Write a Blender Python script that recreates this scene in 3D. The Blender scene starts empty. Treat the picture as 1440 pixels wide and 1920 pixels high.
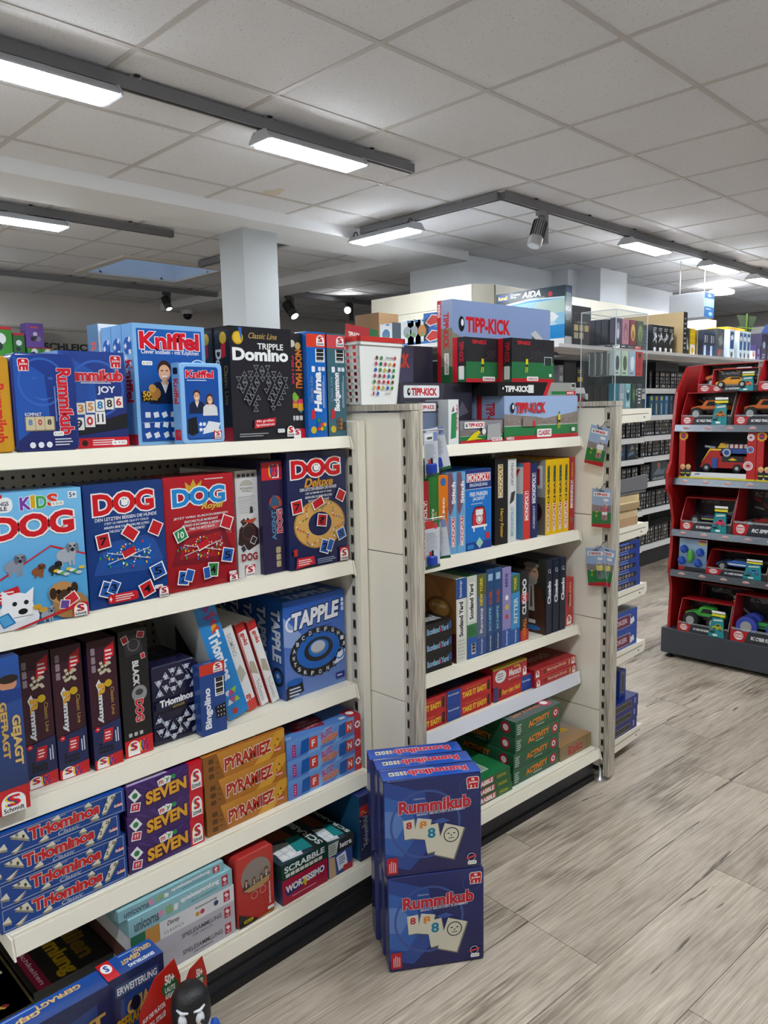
import bpy, bmesh, math, random
from mathutils import Vector, Matrix
random.seed(7)
SC = bpy.context.scene
COL = SC.collection
PI = math.pi
# ---------------------------------------------------------------- camera
cam = bpy.data.cameras.new('camera'); camo = bpy.data.objects.new('camera', cam); COL.objects.link(camo)
cam.sensor_fit = 'HORIZONTAL'; cam.sensor_width = 36.0; cam.lens = 36.023; cam.clip_start = 0.05; cam.clip_end = 100
rX, rD, rF = (0.70828425, -0.70567372, -0.01892133), (-0.10733205, -0.08115983, -0.9909051), (0.69772004, 0.70387334, -0.13322564)
camo.matrix_world = Matrix(((rX[0], -rD[0], -rF[0], 0), (rX[1], -rD[1], -rF[1], 0), (rX[2], -rD[2], -rF[2], 1.44), (0, 0, 0, 1)))
SC.camera = camo
# ---------------------------------------------------------------- view, world
SC.view_settings.view_transform = 'Standard'; SC.view_settings.look = 'None'
SC.view_settings.gamma = 1.0; SC.view_settings.use_curve_mapping = False
SC.view_settings.exposure = 1.56
LAMP = 30.0          # emission of the LED lenses
W = bpy.data.worlds.new('overcast_sky'); SC.world = W; W.use_nodes = True
W.node_tree.nodes['Background'].inputs[0].default_value = (0.30, 0.52, 0.80, 1)
W.node_tree.nodes['Background'].inputs[1].default_value = 1.5

# ---------------------------------------------------------------- colours and materials
def lin(c):
    if isinstance(c, str):
        c = c.lstrip('#'); c = tuple(int(c[i:i + 2], 16) / 255 for i in (0, 2, 4))
    return tuple(x / 12.92 if x <= 0.04045 else ((x + 0.055) / 1.055) ** 2.4 for x in c[:3]) + (1.0,)
MATS = {}
def mat(name, col='#808080', rough=0.5, metal=0.0, spec=0.5, emit=0, noise=0.0, nscale=40.0, bump=0.0, coat=0.0, trans=0.0, alpha=1.0):
    if name in MATS: return MATS[name]
    m = bpy.data.materials.new(name); MATS[name] = m; m.use_nodes = True
    nt = m.node_tree; b = nt.nodes['Principled BSDF']
    L = lin(col)
    b.inputs['Base Color'].default_value = L; b.inputs['Roughness'].default_value = rough; b.inputs['Metallic'].default_value = metal
    b.inputs['Specular IOR Level'].default_value = spec
    b.inputs['Coat Weight'].default_value = coat; b.inputs['Transmission Weight'].default_value = trans; b.inputs['Alpha'].default_value = alpha
    if emit:
        b.inputs['Emission Color'].default_value = L; b.inputs['Emission Strength'].default_value = emit
    if noise or bump:
        tc = nt.nodes.new('ShaderNodeTexCoord'); n = nt.nodes.new('ShaderNodeTexNoise')
        n.inputs['Scale'].default_value = nscale; n.inputs['Detail'].default_value = 4
        nt.links.new(tc.outputs['Object'], n.inputs['Vector'])
        if noise:
            mx = nt.nodes.new('ShaderNodeMix'); mx.data_type = 'RGBA'
            mx.inputs[6].default_value = tuple(x * (1 - noise) for x in L[:3]) + (1,); mx.inputs[7].default_value = tuple(min(1, x * (1 + noise)) for x in L[:3]) + (1,)
            nt.links.new(n.outputs[0], mx.inputs[0]); nt.links.new(mx.outputs[2], b.inputs['Base Color'])
        if bump:
            bp = nt.nodes.new('ShaderNodeBump'); bp.inputs['Strength'].default_value = bump; bp.inputs['Distance'].default_value = 0.002
            nt.links.new(n.outputs[0], bp.inputs['Height']); nt.links.new(bp.outputs[0], b.inputs['Normal'])
    return m
def card(col, rough=0.38):
    return mat('card_%s_%d' % (col.strip('#'), rough * 100), col, rough, noise=0.05, nscale=25)
def print_mat(name, rough):
    m = bpy.data.materials.new(name); m.use_nodes = True; nt = m.node_tree; b = nt.nodes['Principled BSDF']
    a = nt.nodes.new('ShaderNodeAttribute'); a.attribute_name = 'Col'
    nt.links.new(a.outputs['Color'], b.inputs['Base Color']); b.inputs['Roughness'].default_value = rough
    return m
PRINT = print_mat('printed_ink', 0.36); GLOSS = print_mat('printed_ink_glossy', 0.16)

# ---------------------------------------------------------------- objects
def link(name, me, parent=None, loc=None, rot=None):
    o = bpy.data.objects.new(name, me); COL.objects.link(o)
    if parent: o.parent = parent
    if loc is not None: o.location = loc
    if rot is not None: o.rotation_euler = rot
    return o
def tag(o, label, cat, group=None, kind=None):
    o['label'] = label; o['category'] = cat
    if group: o['group'] = group
    if kind: o['kind'] = kind
    return o
def struct(o): o['kind'] = 'structure'; return o
def empty(name, loc=(0, 0, 0), rot=(0, 0, 0), parent=None):
    return link(name, None, parent, loc, rot)
class MB:
    """collects simple solids and links them as one mesh"""
    def __init__(s): s.v = []; s.f = []; s.m = []; s.ms = []
    def _mi(s, m):
        if m not in s.ms: s.ms.append(m)
        return s.ms.index(m)
    def add(s, vs, fs, m):
        k = len(s.v); s.v += [tuple(v) for v in vs]; i = s._mi(m)
        for f in fs: s.f.append(tuple(k + q for q in f)); s.m.append(i)
        return s
    def box(s, x0, y0, z0, x1, y1, z1, m, rz=0, piv=None):
        vs = [(x, y, z) for z in (z0, z1) for y in (y0, y1) for x in (x0, x1)]
        if rz:
            px, py = piv or ((x0 + x1) / 2, (y0 + y1) / 2); c, q = math.cos(rz), math.sin(rz)
            vs = [(px + (x - px) * c - (y - py) * q, py + (x - px) * q + (y - py) * c, z) for x, y, z in vs]
        return s.add(vs, [(0, 2, 3, 1), (4, 5, 7, 6), (0, 1, 5, 4), (2, 6, 7, 3), (0, 4, 6, 2), (1, 3, 7, 5)], m)
    def prism(s, pts, axis, a, b, m):
        """2-D outline pts extruded along axis from a to b; pts are the two other axes in order"""
        n = len(pts)
        def P(p, t): return (t, p[0], p[1]) if axis == 'x' else (p[0], t, p[1]) if axis == 'y' else (p[0], p[1], t)
        vs = [P(p, a) for p in pts] + [P(p, b) for p in pts]
        fs = [tuple(range(n)), tuple(range(2 * n - 1, n - 1, -1))] + [(i, i + n, (i + 1) % n + n, (i + 1) % n) for i in range(n)]
        return s.add(vs, fs, m)
    def tube(s, pts, r, m, n=8):
        pts = [Vector(p) for p in pts]; k = len(pts); vs = []; fs = []
        rr = r if isinstance(r, (list, tuple)) else [r] * k
        for i, p in enumerate(pts):
            d = (pts[min(i + 1, k - 1)] - pts[max(i - 1, 0)]).normalized()
            u = d.cross(Vector((0, 0, 1)));
            if u.length < 1e-3: u = d.cross(Vector((1, 0, 0)))
            u.normalize(); w = d.cross(u)
            for j in range(n):
                a = 2 * PI * j / n; vs.append(p + (u * math.cos(a) + w * math.sin(a)) * rr[i])
        for i in range(k - 1):
            for j in range(n): fs.append((i * n + j, i * n + (j + 1) % n, (i + 1) * n + (j + 1) % n, (i + 1) * n + j))
        fs.append(tuple(range(n - 1, -1, -1))); fs.append(tuple(range((k - 1) * n, k * n)))
        return s.add(vs, fs, m)
    def lathe(s, prof, c, m, n=20, sx=1, sy=1):
        vs = []; fs = []
        for r, z in prof:
            for j in range(n): a = 2 * PI * j / n; vs.append((c[0] + r * sx * math.cos(a), c[1] + r * sy * math.sin(a), c[2] + z))
        for i in range(len(prof) - 1):
            for j in range(n): fs.append((i * n + j, i * n + (j + 1) % n, (i + 1) * n + (j + 1) % n, (i + 1) * n + j))
        fs.append(tuple(range(n - 1, -1, -1))); fs.append(tuple(range((len(prof) - 1) * n, len(prof) * n)))
        return s.add(vs, fs, m)
    def ball(s, c, r, m, n=12, sq=(1, 1, 1)):
        k = n // 2; prof = [(max(1e-4, math.sin(PI * i / k)), -math.cos(PI * i / k)) for i in range(k + 1)]
        vs = []; fs = []
        for q, z in prof:
            for j in range(n): a = 2 * PI * j / n; vs.append((c[0] + r * sq[0] * q * math.cos(a), c[1] + r * sq[1] * q * math.sin(a), c[2] + r * sq[2] * z))
        for i in range(k):
            for j in range(n): fs.append((i * n + j, i * n + (j + 1) % n, (i + 1) * n + (j + 1) % n, (i + 1) * n + j))
        return s.add(vs, fs, m)
    def mesh(s, name, bevel=0, smooth=False):
        me = bpy.data.meshes.new(name); me.from_pydata(s.v, [], s.f)
        for m in s.ms: me.materials.append(m)
        me.polygons.foreach_set('material_index', s.m)
        if bevel:
            bm = bmesh.new(); bm.from_mesh(me)
            bmesh.ops.bevel(bm, geom=list(bm.edges), offset=bevel, segments=1, affect='EDGES', clamp_overlap=True); bm.to_mesh(me); bm.free()
        if smooth:
            me.polygons.foreach_set('use_smooth', [True] * len(me.polygons))
        me.update(); return me
    def obj(s, name, parent=None, loc=None, rot=None, bevel=0, smooth=False): return link(name, s.mesh(name, bevel, smooth), parent, loc, rot)
def smooth_angle(me, ang=0.7):
    me.polygons.foreach_set('use_smooth', [True] * len(me.polygons))
    try: me.set_sharp_from_angle(angle=ang)
    except Exception: pass

# ---------------------------------------------------------------- flat print
TX = {}
def text_geo(s, off=0.0, shear=0.0):
    k = (s, round(off, 3), round(shear, 2))
    if k in TX: return TX[k]
    cu = bpy.data.curves.new('lettering', 'FONT'); cu.body = s; cu.offset = off; cu.shear = shear; cu.resolution_u = 3; cu.fill_mode = 'FRONT'
    o = bpy.data.objects.new('lettering', cu)
    me = bpy.data.meshes.new_from_object(o)
    vs = [(v.co.x, v.co.y) for v in me.vertices]; fs = [tuple(p.vertices) for p in me.polygons]
    bpy.data.objects.remove(o); bpy.data.curves.remove(cu); bpy.data.meshes.remove(me)
    TX[k] = (vs, fs); return TX[k]
def ink(c):
    L = lin(c); g = .3 * L[0] + .55 * L[1] + .15 * L[2]
    return tuple(min(1, max(0, g + (x - g) * 1.04)) * .95 for x in L[:3]) + (1.0,)
class Art:
    """flat print for one face of w x h metres; all placement in fractions of the face, from its lower left"""
    def __init__(s, w, h, bg=None): s.w = w; s.h = h; s.v = []; s.f = []; s.c = []; s.n = 0; s.cache = {}; s.r(0, 0, 1, 1, bg) if bg else None
    def _add(s, pts, faces, cols):
        k = len(s.v); z = 0.00025 + s.n * 0.00006; s.n += 1
        s.v += [(min(1, max(0, p[0])) * s.w, min(1, max(0, p[1])) * s.h, z) for p in pts]
        for f in faces:
            s.f.append(tuple(k + i for i in f)); s.c.append([cols[i] for i in f] if isinstance(cols, list) else [cols] * len(f))
        return s
    def p(s, pts, col): return s._add(pts, [tuple(range(len(pts)))], ink(col))
    def r(s, x, y, w, h, col): return s.p([(x, y), (x + w, y), (x + w, y + h), (x, y + h)], col)
    def g(s, x, y, w, h, c0, c1):   # printed vertical blend, c0 below
        a, b = ink(c0), ink(c1); return s._add([(x, y), (x + w, y), (x + w, y + h), (x, y + h)], [(0, 1, 2, 3)], [a, a, b, b])
    def e(s, x, y, r, col, ry=None, n=18, a0=0, a1=2 * PI):  # r as a fraction of the width; round unless ry (fraction of height) is set
        ry = ry if ry is not None else r * s.w / s.h
        return s.p([(x + r * math.cos(a0 + (a1 - a0) * i / n), y + ry * math.sin(a0 + (a1 - a0) * i / n)) for i in range(n)], col)
    def ring(s, x, y, r, t, col, n=24, ry=None):
        ry = ry if ry is not None else r * s.w / s.h; q = (r - t) / r
        A = [(x + r * math.cos(2 * PI * i / n), y + ry * math.sin(2 * PI * i / n)) for i in range(n)]
        B = [(x + r * q * math.cos(2 * PI * i / n), y + ry * q * math.sin(2 * PI * i / n)) for i in range(n)]
        return s._add(A + B, [(i, (i + 1) % n, n + (i + 1) % n, n + i) for i in range(n)], ink(col))
    def q(s, x, y, w, h, ang, col):  # rotated rectangle about its centre, ang in degrees, true in metres
        a = math.radians(ang); out = []
        for dx, dy in ((-.5, -.5), (.5, -.5), (.5, .5), (-.5, .5)):
            X, Y = dx * w * s.w, dy * h * s.h; out.append((x + (X * math.cos(a) - Y * math.sin(a)) / s.w, y + (X * math.sin(a) + Y * math.cos(a)) / s.h))
        return s.p(out, col)
    def rr(s, x, y, w, h, col, rad=.2):   # rounded rectangle; rad is a fraction of the shorter side
        R = rad * min(w * s.w, h * s.h); rx, ry = R / s.w, R / s.h; pts = []
        for cx, cy, a in ((x + w - rx, y + ry, -90), (x + w - rx, y + h - ry, 0), (x + rx, y + h - ry, 90), (x + rx, y + ry, 180)):
            for i in range(5): t = math.radians(a + i * 22.5); pts.append((cx + rx * math.cos(t), cy + ry * math.sin(t)))
        return s.p(pts, col)
    def t(s, txt, x, y, w, h, col, rot=0, b=0.012, sh=0.0, ol=None, olw=0.03, slope=0.0, arc=0.0):
        base = text_geo(txt, 0.0, sh)[0]
        if not base: return s
        x0 = min(v[0] for v in base); x1 = max(v[0] for v in base); y0 = min(v[1] for v in base); y1 = max(v[1] for v in base)
        def put(off, c):
            vs, fs = text_geo(txt, off, sh); pts = []
            for vx, vy in vs:
                u = (vx - x0) / (x1 - x0); v = (vy - y0) / (y1 - y0)
                v = v + slope * u + arc * (1 - (2 * u - 1) ** 2)
                if rot == 90: u, v = 1 - v, u
                elif rot == 180: u, v = 1 - u, 1 - v
                elif rot == 270: u, v = v, 1 - u
                pts.append((x + u * w, y + v * h))
            s._add(pts, fs, ink(c))
        b = min(b, .045)
        if ol: put(b + min(olw, .05), ol)
        put(b, col); return s
    def bars(s, x, y, w, h, n, col, fill=.45, rot=0):  # rows of small print too fine to read
        for i in range(n):
            ww = w * (0.75 + 0.25 * ((i * 37) % 10) / 10)
            s.r(x, y + h * (i + .5 - fill / 2) / n, ww, h * fill / n, col) if not rot else s.r(x + w * (i + .5 - fill / 2) / n, y, w * fill / n, h * (0.75 + 0.25 * ((i * 37) % 10) / 10), col)
        return s
    def codebar(s, x, y, w, h, rot=0):
        s.r(x, y, w, h, '#f4f4f2')
        for i in range(9):
            t = (i + .6) / 10
            s.r(x + w * t, y + h * .12, w * .045 * (1 + i % 3), h * .8, '#181818') if not rot else s.r(x + w * .1, y + h * t, w * .8, h * .045 * (1 + i % 3), '#181818')
        return s
    def mesh(s, face, d=0, h=0, gloss=False, w=0):
        k = (face, round(d, 4), round(h, 4), gloss)
        if k in s.cache: return s.cache[k]
        if face == 'front': T = lambda u, v, n: (u, -n, v)
        elif face == 'left': T = lambda u, v, n: (-n, d - u, v)
        elif face == 'top': T = lambda u, v, n: (u, v, h + n)
        elif face == 'right': T = lambda u, v, n: (w + n, u, v)
        me = bpy.data.meshes.new('print'); me.from_pydata([T(*v) for v in s.v], [], s.f)
        me.materials.append(GLOSS if gloss else PRINT)
        ca = me.color_attributes.new('Col', 'FLOAT_COLOR', 'CORNER'); flat = []
        for c in s.c:
            for q in c: flat += q
        ca.data.foreach_set('color', flat); me.update(); s.cache[k] = me; return me

BM = {}
def body_mesh(w, d, h, m, bevel=0.0012, rnd=0.0):
    k = (round(w, 4), round(d, 4), round(h, 4), m.name, bevel, rnd)
    if k in BM: return BM[k]
    mb = MB()
    if rnd:
        pts = []
        for cx, cz, a in ((w - rnd, rnd, -90), (w - rnd, h - rnd, 0), (rnd, h - rnd, 90), (rnd, rnd, 180)):
            for i in range(6): t = math.radians(a + i * 18); pts.append((cx + rnd * math.cos(t), cz + rnd * math.sin(t)))
        def ring(y, ins):
            return [(w / 2 + (p[0] - w / 2) * (1 - 2 * ins / w), y, h / 2 + (p[1] - h / 2) * (1 - 2 * ins / h)) for p in pts]
        n = len(pts); rows = [ring(0, .0025), ring(.0025, 0), ring(d * .45, 0), ring(d * .45, .0012), ring(d * .5, .0012), ring(d * .5, 0), ring(d - .0025, 0), ring(d, .0025)]
        vs = [p for r_ in rows for p in r_]; fs = [tuple(range(n))] + [tuple(range(len(vs) - 1, len(vs) - n - 1, -1))]
        for i in range(len(rows) - 1): fs += [(i * n + j, (i + 1) * n + j, (i + 1) * n + (j + 1) % n, i * n + (j + 1) % n) for j in range(n)]
        mb.add(vs, fs, m); me = mb.mesh('tin'); smooth_angle(me)
    else:
        mb.box(0, 0, 0, w, d, h, m); me = mb.mesh('carton', bevel)
    BM[k] = me; return me
def gbox(name, label, cat, x, y, z, w, d, h, col, arts=None, yaw=0, group=None, rnd=0, lean=0, rough=.38, gloss=False, m=None, lid=None):
    """a carton or tin whose front lower left corner stands at x, y, z; arts: {face: Art}"""
    o = link(name, body_mesh(w, d, h, m or card(col, rough), .0012, rnd), None, (x, y, z), (0, lean, yaw))
    tag(o, label, cat, group)
    for face, a in (arts or {}).items():
        if a: link({'front': 'front_print', 'left': 'side_print', 'top': 'top_print', 'right': 'side_print'}[face], a.mesh(face, d, h, gloss, w), o)
        if a and rnd and face == 'front': q = o.children[-1]; k = .62 * rnd; q.scale = ((w - k) / w, 1, (h - k) / h); q.location = (k / 2, 0, k / 2)
    return o
# ================================================================ the room
CEIL = 2.75
def floor_mat():
    m = bpy.data.materials.new('grey_oak_vinyl'); m.use_nodes = True; nt = m.node_tree; b = nt.nodes['Principled BSDF']; N = nt.nodes.new; K = nt.links.new
    tc = N('ShaderNodeTexCoord'); oi = N('ShaderNodeObjectInfo'); mul = N('ShaderNodeMath'); mul.operation = 'MULTIPLY'; mul.inputs[1].default_value = 37.0
    K(oi.outputs['Random'], mul.inputs[0]); cmb = N('ShaderNodeCombineXYZ'); K(mul.outputs[0], cmb.inputs[0]); K(mul.outputs[0], cmb.inputs[1]); K(mul.outputs[0], cmb.inputs[2])
    add = N('ShaderNodeVectorMath'); add.operation = 'ADD'; K(tc.outputs['Object'], add.inputs[0]); K(cmb.outputs[0], add.inputs[1])
    def noise(sx, sy, scale, det, dist=0):
        mp = N('ShaderNodeMapping'); mp.inputs['Scale'].default_value = (sx, sy, 1); K(add.outputs[0], mp.inputs[0])
        n = N('ShaderNodeTexNoise'); n.inputs['Scale'].default_value = scale; n.inputs['Detail'].default_value = det; n.inputs['Roughness'].default_value = .62; n.inputs['Distortion'].default_value = dist; K(mp.outputs[0], n.inputs[0]); return n
    n1 = noise(1.0, 3.0, 1.9, 4, .3); n2 = noise(1.0, 26.0, 5.0, 5, .25); n3 = noise(1.0, 3.2, 1.5, 3, .4); n4 = noise(1, 60, 9, 3, .1); n5 = noise(1.0, 12.0, 1.3, 6, .5)
    def ramp(n, p0, c0, p1, c1):
        r = N('ShaderNodeValToRGB'); K(n.outputs[0], r.inputs[0]); e = r.color_ramp.elements; e[0].position = p0; e[0].color = lin(c0); e[1].position = p1; e[1].color = lin(c1); return r
    r1 = ramp(n1, .30, '#b0a394', .70, '#ddd0be'); r2 = ramp(n2, .34, '#c6bfb7', .60, '#ffffff'); rp = ramp(n3, .50, '#000000', .72, '#ffffff'); rd = ramp(n2, .36, '#776f67', .62, '#f2efec'); r4 = ramp(n4, .3, '#cdc7c0', .6, '#ffffff'); r5 = ramp(n5, .335, '#564f49', .352, '#ffffff')
    def mix(a, c, f):
        x = N('ShaderNodeMix'); x.data_type = 'RGBA'; x.blend_type = 'MULTIPLY'; K(a, x.inputs[6]); K(c, x.inputs[7])
        if isinstance(f, float): x.inputs[0].default_value = f
        else: K(f, x.inputs[0])
        return x.outputs[2]
    # knots
    vo = N('ShaderNodeTexVoronoi'); vo.inputs['Scale'].default_value = 1.5; mp = N('ShaderNodeMapping'); mp.inputs['Scale'].default_value = (1, 2.0, 1); K(add.outputs[0], mp.inputs[0]); K(mp.outputs[0], vo.inputs[0])
    rk = N('ShaderNodeValToRGB'); K(vo.outputs['Distance'], rk.inputs[0]); e = rk.color_ramp.elements; e[0].position = .012; e[0].color = lin('#5e564f'); e[1].position = .06; e[1].color = (1, 1, 1, 1)
    c = mix(mix(mix(mix(mix(r1.outputs[0], r2.outputs[0], .75), rd.outputs[0], rp.outputs[0]), rk.outputs[0], .7), r4.outputs[0], .7), r5.outputs[0], .75)
    # each board its own tint
    tn = N('ShaderNodeMapRange'); tn.inputs[3].default_value = .90; tn.inputs[4].default_value = 1.07; K(oi.outputs['Random'], tn.inputs[0])
    vm = N('ShaderNodeVectorMath'); vm.operation = 'SCALE'; K(c, vm.inputs[0]); K(tn.outputs[0], vm.inputs['Scale']); K(vm.outputs[0], b.inputs['Base Color'])
    rr = N('ShaderNodeMapRange'); rr.inputs[3].default_value = .36; rr.inputs[4].default_value = .58; K(n2.outputs[0], rr.inputs[0]); K(rr.outputs[0], b.inputs['Roughness'])
    bp = N('ShaderNodeBump'); bp.inputs['Strength'].default_value = .12; bp.inputs['Distance'].default_value = .001; K(n4.outputs[0], bp.inputs['Height']); K(bp.outputs[0], b.inputs['Normal'])
    return m
FLOOR = floor_mat(); JOINT = mat('floor_joint', '#4d463f', .8)
fl = struct(MB().box(-3.5, -3.5, -.06, 12.5, 9.4, -.0025, JOINT).obj('floor'))
fyaw = -.075; PW, PLn = .2285, 1.22
plank_me = MB().box(0, 0, -.0035, PLn - .002, PW - .0018, 0, FLOOR).mesh('plank')
def in_view(x, y, z=0, mar=120):
    d = Vector((x, y, z - 1.44)); c = d.dot(Vector(rF))
    if c < .15: return False
    u = 720 + 1441 * d.dot(Vector(rX)) / c; v = 960 + 1441 * d.dot(Vector(rD)) / c
    return -mar < u < 1440 + mar and -mar < v < 1920 + mar
def frot(x, y): return (1.66 + x * math.cos(fyaw) - y * math.sin(fyaw), .916 + x * math.sin(fyaw) + y * math.cos(fyaw))
far = MB()
for j in range(-14, 22):
    off = (j * .487) % 1.0 * PLn
    if j == 0: off = 0
    if j == 1: off = .0
    if j == 2: off = .30
    for i in range(-5, 7):
        x, y = i * PLn + off, j * PW
        seen = any(in_view(*frot(x + a * PLn, y + c * PW)) for a in (0, .25, .5, .75, 1) for c in (0, 1))
        wx, wy = frot(x, y)
        if not (-3 < wx < 11 and -3 < wy < 8.5): continue
        cx, cy = frot(x + .6, y + .1)
        if seen and (cy < 1.9 or cx > 5.2) and cy < 3.4: link('plank', plank_me, fl, (wx, wy, 0), (0, 0, fyaw))
        else:
            pts = [frot(x + a, y + c) for a, c in ((0, 0), (PLn - .001, 0), (PLn - .001, PW - .001), (0, PW - .001))]
            far.add([(p[0], p[1], 0) for p in pts], [(0, 1, 2, 3)], FLOOR)
fo = far.obj('plank_field', fl); fo['kind'] = 'stuff'

# ceiling: lay-in tiles in a white grid
def tile_mat():
    m = bpy.data.materials.new('mineral_fibre_tile'); m.use_nodes = True; nt = m.node_tree; b = nt.nodes['Principled BSDF']; N = nt.nodes.new; K = nt.links.new
    tc = N('ShaderNodeTexCoord'); oi = N('ShaderNodeObjectInfo'); mul = N('ShaderNodeVectorMath'); mul.operation = 'SCALE'; mul.inputs['Scale'].default_value = 1.0
    add = N('ShaderNodeVectorMath'); add.operation = 'ADD'; K(tc.outputs['Object'], add.inputs[0]); K(oi.outputs['Location'], add.inputs[1])
    n = N('ShaderNodeTexNoise'); n.inputs['Scale'].default_value = 150; n.inputs['Detail'].default_value = 3; K(add.outputs[0], n.inputs[0])
    r = N('ShaderNodeValToRGB'); K(n.outputs[0], r.inputs[0]); e = r.color_ramp.elements; e[0].position = .29; e[0].color = lin('#9c9896'); e[1].position = .36; e[1].color = lin('#dfdfe2')
    n2 = N('ShaderNodeTexNoise'); n2.inputs['Scale'].default_value = 1.4; K(add.outputs[0], n2.inputs[0])
    mr = N('ShaderNodeMapRange'); mr.inputs[3].default_value = .94; mr.inputs[4].default_value = 1.02; K(n2.outputs[0], mr.inputs[0])
    tn = N('ShaderNodeMapRange'); tn.inputs[3].default_value = .97; tn.inputs[4].default_value = 1.02; K(oi.outputs['Random'], tn.inputs[0])
    mm = N('ShaderNodeMath'); mm.operation = 'MULTIPLY'; K(mr.outputs[0], mm.inputs[0]); K(tn.outputs[0], mm.inputs[1])
    vm = N('ShaderNodeVectorMath'); vm.operation = 'SCALE'; K(r.outputs[0], vm.inputs[0]); K(mm.outputs[0], vm.inputs['Scale']); K(vm.outputs[0], b.inputs['Base Color'])
    b.inputs['Roughness'].default_value = .9; b.inputs['Specular IOR Level'].default_value = .15
    return m
TILE = tile_mat(); GRID = mat('grid_bar_white', '#bdb9b6', .5, noise=.04, nscale=6); WHITE = mat('white_paint', '#dfe0e2', .7, noise=.03, nscale=5, bump=.05)
BACKING = mat('ceiling_void', '#3a3836', .9)
G = .625; GX, GY = .862, 2.103
SKY = (3.22, 6.26, 4.13, 7.08)     # skylight opening
ce = struct(empty('ceiling', (0, 0, CEIL)))
mb = MB()
for x0, y0, x1, y1 in ((-3.5, -3.5, 12.5, SKY[1] - .04), (-3.5, SKY[3] + .04, 12.5, 9.4), (-3.5, SKY[1] - .04, SKY[0] - .04, SKY[3] + .04), (SKY[2] + .04, SKY[1] - .04, 12.5, SKY[3] + .04)):
    mb.box(x0, y0, .03, x1, y1, .06, BACKING)
mb.obj('ceiling_slab', ce)
tile_me = MB().box(.010, .010, .0015, G - .010, G - .010, .016, TILE).mesh('ceiling_tile')
rest = MB()
for i in range(-7, 18):
    for j in range(-9, 12):
        x, y = GX + i * G, GY + j * G
        if x + G > SKY[0] - .02 and x < SKY[2] + .02 and y + G > SKY[1] - .02 and y < SKY[3] + .02:
            X0, Y0, X1, Y1 = SKY
            for a0, b0, a1, b1 in ((x, y, min(x + G, X0), y + G), (max(x, X1), y, x + G, y + G), (max(x, X0), y, min(x + G, X1), min(y + G, Y0)), (max(x, X0), max(y, Y1), min(x + G, X1), y + G)):
                if a1 - a0 > .02 and b1 - b0 > .02: MB().box(a0 + .008, b0 + .008, .0015, a1 - .008, b1 - .008, .016, TILE).obj('ceiling_tile', ce)
            continue
        if any(in_view(x + a * G, y + c * G, CEIL, 60) for a in (0, .5, 1) for c in (0, .5, 1)) and math.hypot(x, y) < 9.5: link('ceiling_tile', tile_me, ce, (x, y, 0))
        else: rest.box(x + .010, y + .010, .0015, x + G - .010, y + G - .010, .016, TILE)
ro = rest.obj('ceiling_tile_field', ce); ro['kind'] = 'stuff'
def cut(a, b, lo, hi):
    return [(a, b)] if b <= lo or a >= hi else [(p, q) for p, q in ((a, lo), (hi, b)) if q - p > .02]
for i in range(-7, 19):
    x = GX + i * G; inside = SKY[0] - .02 < x < SKY[2] + .02
    for a, b in (cut(-3.5, 9.0, SKY[1], SKY[3]) if inside else [(-3.5, 9.0)]): MB().box(x - .012, a, -.002, x + .012, b, .012, GRID).obj('grid_bar', ce)
for j in range(-9, 12):
    y = GY + j * G; inside = SKY[1] - .02 < y < SKY[3] + .02
    for a, b in (cut(-3.5, 12.0, SKY[0], SKY[2]) if inside else [(-3.5, 12.0)]): MB().box(a, y - .012, -.0025, b, y + .012, .0115, GRID).obj('grid_bar', ce)
MB().prism([(3.04 - .05 * math.cos(t) * (1 + .3 * math.sin(3 * t)) - .06, 3.90 + .09 * math.sin(t)) for t in [i * PI / 10 for i in range(20)]], 'z', .0008, .0014, mat('water_stain', '#cfc4b4', .9)).obj('water_stain', ce)
# skylight: shaft, frame and pane under the sky
sk = struct(empty('window_1', (0, 0, CEIL))); X0, Y0, X1, Y1 = SKY; REVEAL = mat('skylight_reveal', '#cfd6dc', .6); FRAME = mat('skylight_frame', '#cfc9bf', .5)
for a, b, c, d in ((X0 - .03, Y0 - .03, X1 + .03, Y0), (X0 - .03, Y1, X1 + .03, Y1 + .03), (X0 - .03, Y0, X0, Y1), (X1, Y0, X1 + .03, Y1)):
    MB().box(a, b, 0, c, d, .55, REVEAL).obj('reveal', sk)
for a, b, c, d in ((X0 - .07, Y0 - .07, X1 + .07, Y0), (X0 - .07, Y1, X1 + .07, Y1 + .07), (X0 - .07, Y0, X0, Y1), (X1, Y0, X1 + .07, Y1)):
    MB().box(a, b, -.018, c, d, 0, FRAME).obj('frame', sk)
GLASS = mat('skylight_glass', '#9cc4ee', .25, trans=.0, alpha=.55)
MB().box(X0, Y0, .50, X1, Y1, .512, GLASS).obj('pane', sk)

# walls
WALL = mat('wall_paint', '#cdc8c4', .8, noise=.03, nscale=3, bump=.04); WALLW = mat('wall_white', '#d9dde2', .75, noise=.02, nscale=4)
struct(MB().box(-3.6, 8.73, 0, 12.6, 8.9, CEIL + .03, WALL).obj('wall_back'))
struct(MB().box(12.4, -3.6, 0, 12.6, 8.9, CEIL + .03, WALL).obj('wall_right'))
struct(MB().box(-3.7, -3.6, 0, -3.5, 8.9, CEIL + .03, WALL).obj('wall_left'))
struct(MB().box(-3.6, -3.7, 0, 12.6, -3.5, CEIL + .03, WALL).obj('wall_front'))
struct(MB().box(-3.5, 4.265, 2.672, 5.30, 4.735, CEIL + .01, WHITE).obj('trim_1'))           # dropped beam
struct(MB().box(4.87, 4.735, 2.672, 5.30, 8.73, CEIL + .01, WHITE).obj('trim_2'))             # cross beam
struct(MB().box(3.145, 4.475, 0, 3.43, 4.76, 2.672, mat('column_plaster', '#a8acae', .75, bump=.25, nscale=60)).obj('wall_column'))
struct(MB().box(5.30, 4.36, 0, 6.75, 4.95, CEIL + .01, WALLW).obj('wall_partition'))
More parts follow.
